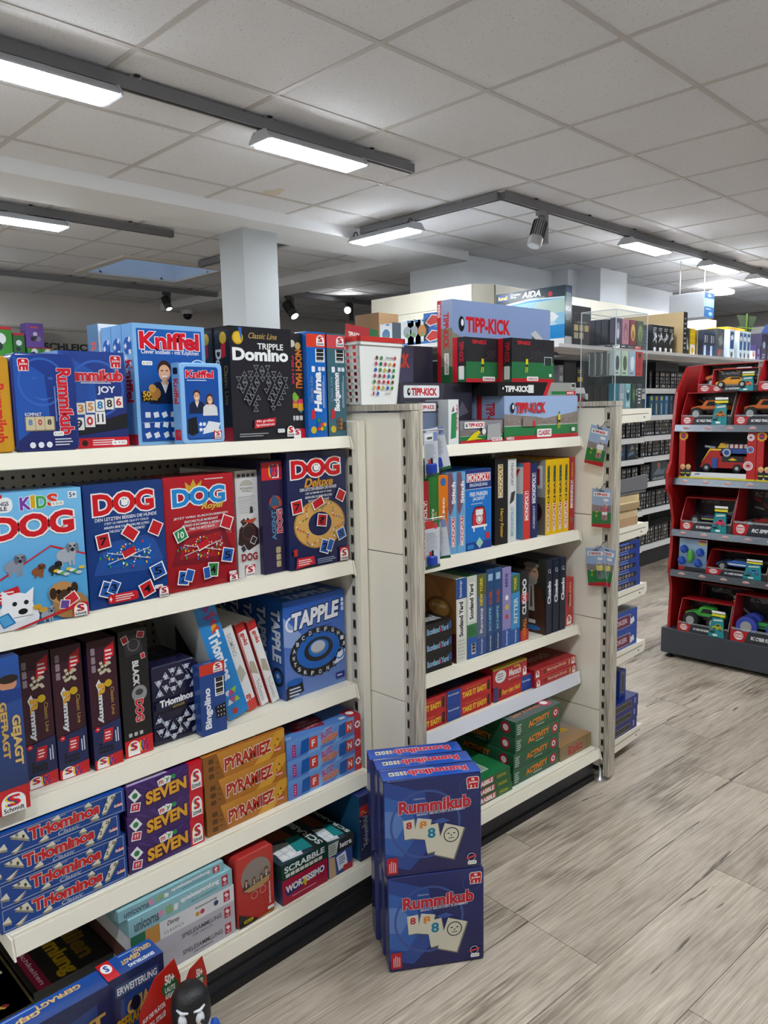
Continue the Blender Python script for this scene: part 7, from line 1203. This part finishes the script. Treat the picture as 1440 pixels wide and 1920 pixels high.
# rows of dark spines on the lower shelves
KIT = {}
def kit(v):
    if v not in KIT:
        rd = random.Random(v); w_ = .040; h = .150; a = Art(w_, h, ['#131316', '#17181b', '#101215', '#1b1a1c'][v % 4])
        for i in range(4): a.r(.2 + .1 * rd.random(), .08 + .22 * i, .3 + .3 * rd.random(), .10 + .06 * rd.random(), rd.choice(['#c8cbd0', '#7c8086', '#dcdfe2', '#54585e', '#9c8468', '#b0b4b8', '#8c9098']))
        a.r(.08, 0, .07, 1, '#54585e'); KIT[v] = a
    return KIT[v]
LV = {1: ('second', 1.567), 2: ('third', 1.338), 3: ('fourth', 1.162), 4: ('fifth', .982), 5: ('sixth', .762), 6: ('seventh', .527), 7: ('lowest', .209)}
nk = 0
for lv, (nm, z) in LV.items():
    gap = ([1.852] + [LV[k][1] for k in sorted(LV)])[lv - 1] - z - .05
    x = {1: 6.30, 2: 6.84}.get(lv, 5.72); xe = 7.06
    while x < xe:
        off = -.008 if x < 6.18 else 0.0; h = min(.150, gap - .01)
        if 6.155 < x < 6.21: x = 6.21; continue
        if lv == 4 and 5.71 < x < 6.12: x = 6.12; continue
        if lv == 5 and 6.36 < x < 6.71: x = 6.71; continue
        if lv == 1 and x < 6.40: x += .05
        v = random.randrange(12)
        gbox('model_kit_box', 'dark model kit spine in the row on the %s wall shelf' % nm, 'model kit', x, Wy + .02 + .012 * random.random(), z + .0008 + off, .040, .16, h, '#131316', {'front': kit(v)}, group='dark kit spines, %s wall shelf' % nm)
        x += .0415 + (.012 if random.random() < .08 else 0); nk += 1
for i in range(14): gbox('model_kit_box', 'thin ribbed black case in the row on the second wall shelf', 'model kit', 6.42 + .032 * i, Wy + .012, 1.5678 + .152, .029, .14, .075, '#1e2024', {'front': Art(.029, .075, '#222428').r(.45, .0, .15, 1, '#4c5056')}, group='ribbed black cases')
for i, (c, c2) in enumerate((('#1d5478', '#d8b830'), ('#1f5a80', '#c8a040'), ('#226088', '#d8c060'), ('#2a6c94', '#b8c4d0'), ('#17384c', '#5c7c8c'))): gbox('model_kit_box', ['dark teal kit spine with yellow crest, third wall shelf', 'blue kit spine with yellow crest and cream stripe, third wall shelf', 'blue kit spine beside the cream striped one, third wall shelf', 'low pale blue kit spine, third wall shelf', 'deep green kit spine in the shade, third wall shelf'][i], 'model kit', 6.32 + .095 * i, Wy + .015, 1.3388, .085, .16, .17 - .03 * (i == 3), c, {'front': Art(.085, .17, c).r(.3, .75, .4, .2, c2).r(.4, .05, .2, .55, '#d8d0b0' if 0 < i < 3 else c2)}, group='blue kits on the third wall shelf')
for i, (x, w_, c) in enumerate(((5.76, .16, '#2c4458'), (5.95, .16, '#26303c'))): gbox('model_kit_box', ['blue sea battle kit cover', 'dim brown kit cover'][i] + ' facing out on the fifth wall shelf', 'model kit', x, Wy + .016, .9748, w_, .02, .15, c, {'front': Art(w_, .15, c).p([(.1, .2), (.8, .3), (.7, .5), (.2, .4)], '#5c7c94').p([(.3, .5), (.8, .6), (.5, .85)], '#8c7c70')})
gbox('model_kit_box', 'grey sea monster kit cover facing out on the sixth wall shelf', 'model kit', 6.40, Wy + .016, .7628, .30, .022, .17, '#3c464c', {'front': Art(.30, .17, '#3c464c').p([(.1, .3), (.5, .8), (.6, .5), (.9, .6), (.8, .3)], '#6c7c84').e(.45, .8, .08, '#b86c4c').t('ATLANTIS', .1, .05, .7, .12, '#c8ccd0', b=.03)})
for i, (x, w_, z, h, c, c2) in enumerate(((4.88, .06, 1.5678, .16, '#6c7074', '#a8abae'), (4.95, .16, 1.5678, .19, '#121318', '#1c1e24'), (5.12, .10, 1.5678, .15, '#15161c', '#c8a81c'), (4.88, .07, 1.3388, .15, '#1c4c6c', '#2c6c90'), (4.96, .05, 1.3388, .15, '#5c2460', '#9c4c94'), (5.02, .20, 1.3388, .16, '#8c1a26', '#a02230'))):
    gbox('model_kit_box', ['narrow silver kit box', 'wide black kit box', 'black kit box with yellow wheels', 'dark blue kit box', 'violet speckled kit box', 'broad dark red kit box'][i] + ' low on the near end of the wall shelving', 'model kit', x, Wy - .0, z, w_, .2, h, c, {'front': Art(w_, h, c).r(.15, .3, .7, .22, c2).bars(.2, .7, .6, .2, 2, c2)})
# projecting sign
sg = tag(empty('projecting_sign', (7.10, 3.0, 2.20)), 'projecting grey box sign with blue front panel over the wall shelving', 'sign'); SGG = mat('sign_grey', '#b8bcc4', .4)
MB().box(0, 0, .01, .22, .33, .235, SGG).obj('cabinet', sg, bevel=.004); [MB().tube([(.11, y_, .23), (.11, y_, .55)], .004, STEEL, 6).obj('hanger_rod', sg) for y_ in (.05, .28)]; a = Art(.21, .22); a.g(0, 0, 1, 1, '#2a70b0', '#1c4a84'); a.r(.0, .42, 1, .34, '#8cc0e0'); a.p([(.3, .84), (.5, .96), (.7, .84)], '#e8eef2'); a.bars(.15, .30, .7, .07, 1, '#dfe8f0'); a.e(.65, .15, .2, '#a8c4dc', ry=.08); a.bars(.2, .46, .6, .24, 4, '#c8e0f0'); link('front_print', a.mesh('front'), sg, (.005, 0, .012))
KG = mat('kite_green', '#5c7a1c', .6); KB = mat('kite_blue', '#1c3c7c', .6); KD = mat('kite_dark', '#2c3c1c', .6)
kt = tag(empty('display_kite', (9.35, 3.45, 2.10)), 'green fabric kite on the far partition, at the picture edge', 'kite'); MB().add([(0, 0, 0), (.02, -.10, .30), (0, .12, .34), (.04, 0, .20)], [(0, 1, 3), (1, 2, 3), (0, 3, 2), (0, 2, 1)], KD).obj('sail', kt); MB().tube([(-.01, 0, 0), (-.01, .0, .34)], .008, KG, 6).obj('spar', kt); MB().tube([(-.01, -.10, .16), (-.01, .10, .20)], .006, KG, 6).obj('cross_spar', kt)
kt = tag(empty('display_kite', (9.35, 3.20, 2.10)), 'dark blue fabric kite beside the green one, at the picture edge', 'kite'); MB().add([(0, .16, 0), (.0, -.2, .0), (0, -.2, .36), (.0, -.05, .34), (.05, -.05, .1)], [(0, 1, 4), (1, 2, 4), (2, 3, 4), (3, 0, 4), (3, 2, 1, 0)], KB).obj('sail', kt)
struct(MB().box(9.28, 2.6, 0, 9.34 + .02, 3.75, 2.10, mat('far_partition', '#a8a49c', .6)).obj('wall_partition'))
ccl = tag(MB().lathe([(.14, 0), (.14, .03), (.09, .05), (.02, .06)], (0, 0, 0), mat('round_lamp', '#ffffff', .3, emit=6), 20).obj('ceiling_lamp', None, (9.0, 3.62, CEIL - .10)), 'round white ceiling lamp behind the projecting sign', 'lamp'); MB().tube([(0, 0, .05), (0, 0, .10)], .015, HOUS, 8).obj('stem', ccl)

# ================================================================ shelving on the back wall with toy animals
bs = tag(empty('toy_animal_shelving', (2.0, 8.25, 0)), 'grey shelving against the back wall with black header letters', 'shelf'); ob = Vector((-2.0, -8.25, 0))
def inS(o): o.location = ob; return o
SGR = mat('back_shelf_grey', '#a8a29c', .6)
inS(MB().box(.2, 8.62, .0, 5.0, 8.70, 2.36, SGR).obj('header_board', bs)); inS(MB().box(.2, 8.20, 2.00, 5.0, 8.62, 2.03, SGR).obj('top_shelf', bs)); inS(MB().box(.2, 8.60, 2.36, 5.0, 8.72, 2.385, SGR).obj('cap', bs))
inS(MB().box(.2, 8.22, 0, .25, 8.62, 2.0, SGR).obj('end_panel', bs)); inS(MB().box(4.95, 8.22, 0, 5.0, 8.62, 2.0, SGR).obj('end_panel', bs))
a = Art(.56, .075); a.t('SCHLEICH', 0, 0, 1, 1, '#121214', b=.06); link('header_letters', a.mesh('front'), bs, (3.40 - 2.0, 8.62 - 8.25, 2.145))
def animal(col, k):
    a = Art(.16, .24, col); a.r(0, .9, 1, .1, '#b83038'); a.t('SCHLEICH', .25, .92, .5, .05, '#f0e4e0', b=.03)
    for i in range(3): a.e(.3 + .2 * i, .55 - .12 * (i % 2), .15, '#dfe4e8' if (i + k) % 2 else '#2c3038')
    return a
for i, (x, w_, z, h, c, y) in enumerate(((2.72, .23, 2.03, .30, '#3c8a34', 8.28), (2.965, .115, 2.03, .245, '#2f6c34', 8.30), (3.10, .13, 2.03, .105, '#3c8a34', 8.28), (3.235, .13, 2.03, .105, '#3c8a34', 8.28))):
    a = animal(c, i); a.w = w_; a.h = h
    gbox('toy_box', ['large bright green toy animal box with red ledge, back wall shelf', 'narrow dark green toy animal box, back wall shelf', 'low green toy animal box under the violet one, first', 'low green toy animal box under the violet one, second'][i], 'toy box', x, y, z, w_, .16, h, c, {'front': Art(w_, h, c).r(0, .9, 1, .1, '#b83038').e(.5, .6, .25, '#dfe4e8').e(.4, .35, .2, '#2c3038')}, group='toy animal boxes')
a = Art(.17, .225, '#6c4ca0'); a.r(.2, .86, .5, .08, '#c8505c'); a.e(.5, .6, .13, '#d8d4e4'); a.e(.35, .38, .14, '#2c2838'); a.e(.68, .38, .15, '#8c8498'); a.e(.5, .45, .1, '#38343c')
gbox('toy_box', 'violet horse stable toy box on top of two green ones', 'toy box', 3.095, 8.27, 2.1355, .17, .16, .245, '#6c4ca0', {'front': a, 'right': Art(.16, .245, '#5c6c3c').r(.2, .2, .6, .6, '#a8a090')})
# ================================================================ red toy stand
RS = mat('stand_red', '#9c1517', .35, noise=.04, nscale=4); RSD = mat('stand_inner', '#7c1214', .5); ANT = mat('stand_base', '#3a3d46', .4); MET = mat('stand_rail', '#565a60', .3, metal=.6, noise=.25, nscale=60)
sx, sy0, sy1 = 4.13, .95, 1.885
st = tag(empty('toy_stand', (sx, sy1, 0)), 'red metal toy stand with grey base and silver shelf rails', 'display stand'); os_ = Vector((-sx, -sy1, 0))
def inT(o): o.location = os_; return o
inT(MB().box(sx - .005, sy0, .028, sx + .42, sy1 + .04, .172, ANT).obj('base', st, bevel=.003))
for fx in (sx + .03, sx + .38):
    for fy in (sy0 + .05, sy1 + .0): inT(MB().lathe([(.022, 0), (.022, .008), (.010, .012), (.010, .03)], (fx, fy, 0), PLBLACK, 12).obj('foot', st))
prof = [(sx + .02, .172), (sx + .035, .40), (sx + .0, .52), (sx + .02, .62), (sx + .03, .80), (sx - .01, .92), (sx - .055, .97), (sx - .060, 1.06), (sx - .02, 1.12), (sx + .0, 1.32), (sx + .03, 1.50), (sx + .16, 1.64), (sx + .42, 1.66), (sx + .42, .172)]
for y in (sy1, sy0 - .016): inT(MB().prism(prof, 'y', y, y + .016, RS).obj('side_panel', st))
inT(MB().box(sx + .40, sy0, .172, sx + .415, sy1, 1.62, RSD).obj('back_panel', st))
ra = Art(.93, .036); ra.g(0, 0, 1, 1, '#7c8288', '#a4aab0')
for i in range(8): ra.e(.06 + .125 * i, .52, .022, '#e6e2e0', ry=.36); ra.rr(.045 + .125 * i, .36, .030, .32, '#b82430', .2); ra.t('DICKIE', .048 + .125 * i, .42, .024, .2, '#f4f0ee', b=.04)
for z in (1.322, 1.031, .744, .515):
    b_ = inT(MB().box(sx + .012, sy0, z - .02, sx + .40, sy1, z - .004, mat('stand_shelf', '#2a2c30', .4, metal=.3)).obj('shelf_board', st)); MB().prism([(sx, z), (sx + .012, z), (sx + .012, z - .036), (sx - .012, z - .036)], 'y', sy0, sy1 - .004, MET).obj('price_rail', b_)
    for i in range(8):
        yy = sy1 - .07 - .115 * i
        if yy > sy0 + .03: lg = MB().lathe([(.016, 0), (.016, .0012)], (0, 0, 0), mat('logo_white', '#e8e4e2', .4), 14).obj('logo_plate', b_, (sx - .0065, yy, z - .018), (0, -PI / 2 - .32, 0)); lg.scale = (.62, 1.15, 1); la = Art(.026, .010, '#b82430'); la.t('DICKIE', .1, .25, .8, .5, '#f4f0ee', b=.04); link('logo_print', la.mesh('front'), b_, (sx - .0085, yy + .013, z - .023), (.32, 0, -PI / 2))
TIRE = mat('toy_tyre', '#18181a', .7, bump=.4, nscale=150); HUBM = mat('toy_hub', '#a8aaac', .35, metal=.4); TGL = mat('toy_glass', '#16181c', .1)
def car(parent, yc, x, z, L, body, stripe, wr, kind, tyre=TIRE):
    """toy vehicle seen from its side; length along Y"""
    bm_ = mat('toy_' + body.strip('#'), body, .3); sm = mat('toy_' + stripe.strip('#'), stripe, .35); w = L * .42; cz = z + wr * (1.15 if kind == 'truck' else .7); h = L * .5
    if kind == 'truck': pf = [(-.5, .06), (-.5, .14), (-.30, .19), (-.20, .19), (-.10, .33), (.22, .33), (.30, .19), (.48, .19), (.5, .06)]
    elif kind == 'sport': pf = [(-.5, .03), (-.5, .11), (-.30, .15), (-.12, .25), (.14, .25), (.34, .16), (.5, .13), (.5, .03)]
    else: pf = [(-.5, .03), (-.45, .10), (-.15, .14), (-.02, .22), (.16, .22), (.30, .13), (.5, .15), (.5, .04)]
    MB().prism([(yc - p[0] * L, cz + p[1] * L) for p in pf], 'x', x - w * .36, x + w * .36, bm_).obj('car_body', parent, bevel=.002)
    MB().prism([(yc + .09 * L, cz + .185 * L), (yc + .02 * L, cz + .30 * L if kind == 'truck' else cz + .235 * L), (yc - .18 * L, cz + .30 * L if kind == 'truck' else cz + .235 * L), (yc - .25 * L, cz + .185 * L)], 'x', x - w * .372, x + w * .372, TGL).obj('car_window', parent)
    MB().box(x - w * .375, yc - .3 * L, cz + .07 * L, x + w * .375, yc + .25 * L, cz + .10 * L, sm).obj('car_stripe', parent)
    if kind == 'truck': MB().box(x - w * .2, yc - .36 * L, cz - .02 * L, x + w * .2, yc + .36 * L, cz + .07 * L, TGL).obj('chassis', parent)
    for s in (-1, 1):
        for f in (-.31, .31):
            q = MB().lathe([(wr * .6, -.5 * wr), (wr, -.42 * wr), (wr, .42 * wr), (wr * .6, .5 * wr)], (0, 0, 0), tyre, 18).obj('wheel', parent, (x + s * w * .42, yc + f * L, z + wr), (0, PI / 2, 0)); MB().lathe([(wr * .55, -.56 * wr), (wr * .55, .56 * wr)], (0, 0, 0), HUBM, 12).obj('hub', q)
def toybox(label, yl, z, w, h, d, x, name, cars, top='#b01c24', inner='#0f1114', side='#8c7a70', badge=True, flap=True):
    """window box facing -X whose front lower left corner is at (x, yl, z)"""
    t = tag(empty('toy_car_box', (x, yl, z), (0, 0, -PI / 2)), label, 'toy box', 'boxed toy vehicles on the red stand')
    IN = mat('toy_inner_' + inner.strip('#'), inner, .6); TP = mat('toy_card_' + top.strip('#'), top, .4); SD = mat('toy_card_' + side.strip('#'), side, .5)
    MB().box(0, d - .004, 0, w, d, h, IN).box(.004, .004, 0, w - .004, d - .004, .004, IN).obj('inner_card', t)
    ia = Art(w - .01, h - .01); rd = random.Random(int(yl * 1000 + z * 100)); ia.r(0, 0, 1, 1, inner)
    for i in range(16): x_, y_ = rd.random(), .25 + .75 * rd.random(); ia.q(x_, y_, .05 + .16 * rd.random(), .03 + .06 * rd.random(), rd.randrange(-40, 40), rd.choice(['#2c3038', '#5a2c24', cars[0], '#3a4a50', '#7a6a50', '#23343c', '#8a8c90']))
    ia.t(name, .12, .78, .4, .10, '#8c8f94', b=.03, sh=.3); link('inner_print', ia.mesh('front'), t, (.005, d - .0045, .005))
    MB().prism([(0, 0), (d, 0), (d, h), (d * .35, h), (0, h * .30)], 'x', 0, .004, TP).obj('side_panel', t); MB().prism([(0, 0), (d, 0), (d, h), (d * .35, h), (0, h * .30)], 'x', w - .004, w, SD).obj('side_panel', t)
    MB().box(0, d * .35, h - .004, w, d, h, TP).obj('top_panel', t)
    fp = MB().box(0, 0, 0, w, .004, h * .24, mat('toy_card_grey', '#2c2e36', .4)).obj('front_lip', t)
    a = Art(w, h * .24, '#2c2e36'); a.p([(0, 0), (.22, 0), (.28, 1), (0, 1)], '#b01c26'); a.e(.13, .55, .075, '#e8e0dc', ry=.40); a.rr(.065, .35, .13, .4, '#b01c26', .2); a.t('DICKIE', .075, .42, .11, .24, '#f4f0ee', b=.05); a.t(name, .32, .36, .30, .30, '#dfe2e6', b=.05, sh=.3); link('front_print', a.mesh('front'), fp)
    if flap:
        fw, fh = w * .30, h * .62
        fl2 = MB().prism([(0, 0), (fw, 0), (fw * .95, fh), (fw * .25, fh)], 'y', -.004, -.0015, mat('toy_flap', '#1d8a92', .4)).obj('picture_flap', t, (w * .62, 0, 0)); a = Art(fw, fh); a.p([(0, 0), (1, 0), (.95, 1), (.25, 1)], '#1c8890'); a.p([(.22, .40), (.24, .54), (.42, .58), (.52, .70), (.74, .68), (.84, .55), (.92, .50), (.92, .40)], cars[3]); a.p([(.46, .58), (.54, .67), (.70, .65), (.74, .57)], '#1a1c20'); a.e(.38, .40, .10, '#17181a', ry=.075); a.e(.76, .40, .10, '#17181a', ry=.075); a.e(.38, .40, .045, '#9a9c9e', ry=.034); a.e(.76, .40, .045, '#9a9c9e', ry=.034); a.p([(.3, .82), (.9, .86), (.88, .94), (.34, .9)], '#e0d8d0'); a.r(.12, .2, .3, .1, '#17181a'); a.rr(.3, .06, .3, .1, '#e8e8e6', .3); link('flap_print', a.mesh('front'), fl2, (0, -.0045, 0))
        for i in range(2): MB().box(w * .68, -.003, h * (.66 + .10 * i), w * .93, .0, h * (.73 + .10 * i), mat('toy_tag_yellow' if i != 1 else 'toy_tag_white', '#d8cc28' if i != 1 else '#e4e4e0', .4)).obj('claim_tag', t)
    MB().box(.004, .001, h * .25, w - .004, .0018, h * .30, mat('blister', '#e8eef2', .1, alpha=.16)).obj('window_film', t)
    sub = empty('toy_vehicle', (0, 0, 0), (0, 0, PI / 2), t)
    car(sub, -w * .46, d * .48, .006 + h * .10, w * .74, cars[0], cars[1], h * cars[2], cars[4], cars[5] if len(cars) > 5 else TIRE)
    return t
toybox('orange off-road truck in a red window box, lower row of the top tier', 1.855, 1.3225, .268, .172, .20, 4.142, 'RC WILD TRAIL', ('#c8641c', '#1c1a1a', .20, '#b06c2c', 'truck'))
toybox('orange off-road truck in a red window box, lower row, cut by the picture edge', 1.572, 1.3225, .268, .172, .20, 4.142, 'RC WILD TRAIL', ('#c8641c', '#1c1a1a', .20, '#b06c2c', 'truck'))
toybox('orange off-road truck in a red window box, upper row behind the sports car', 1.80, 1.4955, .30, .150, .14, 4.215, 'RC WILD TRAIL', ('#b8541c', '#1c1a1a', .18, '#b06c2c', 'truck'))
toybox('yellow orange sports car in a small red window box, upper row', 1.70, 1.4955, .235, .118, .060, 4.147, 'RC MUSTANG', ('#d8901c', '#d8901c', .15, '#d8602c', 'sport'))
toybox('orange off-road truck in a red window box, upper row at the picture edge', 1.462, 1.4955, .28, .155, .19, 4.15, 'RC WILD TRAIL', ('#c8641c', '#1c1a1a', .18, '#b06c2c', 'truck'))
# fire engine window boxes
def firebox(label, yl, w):
    h, d = .262, .22; t = tag(empty('fire_engine_box', (4.142, yl, 1.0315), (0, 0, -PI / 2)), label, 'toy box', 'fire engine boxes on the red stand')
    RC = mat('fire_card', '#b01c1e', .4); NV = mat('fire_navy', '#1a2438', .5); MB().box(0, d - .004, 0, w, d, h, NV).box(.004, .004, .0, w - .004, d - .004, .004, NV).obj('inner_card', t)
    MB().box(0, 0, 0, .034, .004, h, RC).box(w - .045, 0, 0, w, .004, h, RC).box(.034, 0, 0, w - .045, .004, .035, mat('fire_white', '#d8dada', .4)).obj('front_frame', t); MB().box(0, .004, 0, .004, d - .004, h, RC).obj('side_panel', t); MB().box(w - .004, .004, 0, w, d - .004, h, RC).obj('side_panel', t); MB().box(0, .004, h - .004, w, d - .004, h, NV).obj('top_panel', t)
    a = Art(w, h); a.r(.0, .0, 1, .035, '#d8c83c'); k = a.w / a.h
    for i in range(10): th = 2 * PI * i / 10; a.q(.055 + .045 * math.cos(th), .88 + .045 * k * math.sin(th), .035, .05, 0, '#d8982c')
    a.e(.055, .88, .048, '#d8982c'); a.e(.055, .88, .036, '#28407c'); a.rr(.015, .865, .08, .04, '#c02a24', .3)
    for i, yy in enumerate((.86, .62, .30)): r_ = (.045, .043, .06)[i]; a.e(.93 - .02 * (i == 2), yy, r_, '#e6e8ea'); a.e(.93 - .02 * (i == 2), yy, r_ * .86, ['#c8ccd0', '#2c74b0', '#c8a4ac'][i]); a.e(.93 - .02 * (i == 2), yy, r_ * .45, '#b82a2c', ry=r_ * .3 * k)
    a.t('JUPITER', .22, .07, .07, .035, '#1c3480', b=.04, sh=.3); a.e(.95, .06, .012, '#c02a24')
    for i in range(2): x = .06 + .075 * i; a.e(x, .12, .042, '#1c1f2c', ry=.09); a.e(x, .24, .034, '#d8c07c'); a.e(x, .215, .026, '#c89478'); a.r(x - .03, .10, .06, .02, '#c8c83c')
    link('front_print', a.mesh('front'), t)
    sub = empty('fire_engine', (0, 0, .036), (0, 0, PI / 2), t); FR = mat('fire_red', '#a8201e', .3); FY = mat('fire_yellow', '#d8b02c', .35); FB = mat('fire_blue', '#2c4a94', .35); FK = mat('fire_black', '#1a1a1c', .4); FG = mat('fire_grey', '#a8b0b8', .35)
    y = lambda q: -(q * w); x0, x1 = .06, .15
    MB().prism([(y(.22), .02), (y(.84), .02), (y(.84), .085), (y(.50), .085), (y(.48), .125), (y(.36), .125), (y(.27), .06)], 'x', x0, x1, FR).obj('engine_body', sub, bevel=.002); MB().prism([(y(.24), .045), (y(.27), .06), (y(.36), .115), (y(.50), .115), (y(.50), .125), (y(.355), .125)], 'x', x0 - .002, x0 + .02, FY).obj('yellow_trim', sub); MB().box(x0 - .003, y(.80), .055, x0 + .01, y(.52), .085, FK).obj('rear_panel', sub); MB().prism([(y(.60), .066), (y(.66), .078), (y(.72), .066), (y(.66), .062)], 'x', x0 - .005, x0 - .002, FY).obj('wing_badge', sub)
    MB().box(x0 + .01, y(.88), .100, x1 - .01, y(.40), .125, FB).obj('ladder_base', sub); MB().box(x0 + .02, y(.86), .128, x1 - .03, y(.52), .148, mat('fire_white', '#d8dada', .4)).obj('ladder', sub)
    for i in range(5): MB().box(x0 + .018, y(.84 - .06 * i), .1285, x1 - .028, y(.82 - .06 * i), .1485, FR).obj('ladder_stripe', sub)
    MB().prism([(y(.44), .128), (y(.56), .128), (y(.55), .15), (y(.48), .155)], 'x', x0 + .015, x1 - .02, FY).obj('cabin', sub); MB().tube([(x0 - .004, y(.58), .105), (x0 + .004, y(.58), .105)], .022, FG, 18).obj('reel', sub); MB().tube([(x0 - .006, y(.58), .105), (x0 + .004, y(.58), .105)], .013, FB, 16).obj('reel_core', sub); MB().box(x0 - .004, y(.46), .02, x0 + .01, y(.39), .075, FB).obj('door', sub)
    for q in (.32, .72):
        wh = MB().tube([(x0 - .006, y(q), .022), (x0 + .02, y(q), .022)], .022, FK, 18).obj('wheel', sub); MB().tube([(x0 - .008, y(q), .022), (x0 - .005, y(q), .022)], .010, FG, 12).obj('hub', wh)
    MB().tube([(x0 + .03, y(.26), .135), (x0 + .03, y(.40), .128)], .006, FG, 8).obj('hose', sub)
firebox('large window box with red fire engine and yellow crane, middle of the stand', 1.860, .405)
firebox('second fire engine window box, cut by the picture edge', 1.452, .405)
toybox('neon striped drift car with cones in a red window box, third tier', 1.84, .7445, .275, .175, .19, 4.142, 'RC NEON DRIFT', ('#3c2c5c', '#a8c83c', .16, '#c83c5c', 'race'))
t = toybox('tall red window box with a dark motorcycle, third tier', 1.555, .7445, .30, .245, .19, 4.142, 'RC SPIN', ('#8c1c1c', '#2a2a2c', .10, '#8c1c1c', 'race'), flap=False)
bl = tag(MB().box(0, 0, 0, .155, .0015, .178, mat('blister_back', '#7c94b0', .4)).obj('blister_toy', None, (4.150, 1.848, .5155), (-.06, 0, -PI / 2)), 'green and blue twisting toy car on a pale blue blister card', 'toy', 'boxed toy vehicles on the red stand')
a = Art(.155, .178); a.g(0, 0, 1, 1, '#5c7ca0', '#9cb4cc'); a.r(0, 0, 1, .12, '#2c2e36'); a.p([(0, 0), (.2, 0), (.25, .12), (0, .12)], '#b01c26'); a.r(.7, .84, .26, .06, '#d8cc28'); a.r(.7, .91, .26, .06, '#b83038'); link('card_print', a.mesh('front'), bl)
MB().ball((.07, -.012, .085), .022, mat('toy_green', '#4ca03c', .35), 12, (.8, .5, 1.8)).obj('toy_body', bl, smooth=True)
for x, z in ((.025, .055), (.035, .12), (.115, .05), (.125, .11)): MB().lathe([(.010, -.012), (.022, -.008), (.022, .008), (.010, .012)], (0, 0, 0), mat('toy_blue_tyre', '#1c4ca8', .5), 14).obj('wheel', bl, (x, -.016, z), (.4, 1.1, 0))
toybox('blue and white racing car in a long red window box, second tier', 1.690, .5155, .315, .128, .19, 4.142, 'RC LASER RUNNER', ('#2c5ca8', '#d8dce0', .20, '#3c7cb0', 'race'))
toybox('red window box cut by the picture edge, second tier', 1.372, .5155, .30, .128, .19, 4.142, 'RC RALLY', ('#a8342c', '#d8dce0', .20, '#3c7cb0', 'race'))
toybox('green monster truck in an open red box on the grey base', 1.832, .1735, .282, .175, .15, 4.128, 'RC AQUA SPLASHER', ('#3ca03c', '#1c1c1e', .24, '#a8b03c', 'truck'))
toybox('blue wheeled green stunt car in an open red box on the grey base', 1.540, .1735, .33, .245, .16, 4.128, 'RC CYBER FLIP', ('#2c9c4c', '#17181a', .22, '#3c8c4c', 'race', mat('toy_violet_tyre', '#2c3c9c', .55, bump=.5, nscale=120)))
toybox('dim grey and yellow vehicle box behind the green monster truck', 1.79, .1735, .28, .24, .085, 4.315, 'RC DIGGER', ('#c8981c', '#3c3c40', .14, '#c8b03c', 'truck'))
for o in bpy.data.objects:
    if o.name.startswith('slot_row'): o['kind'] = 'stuff'
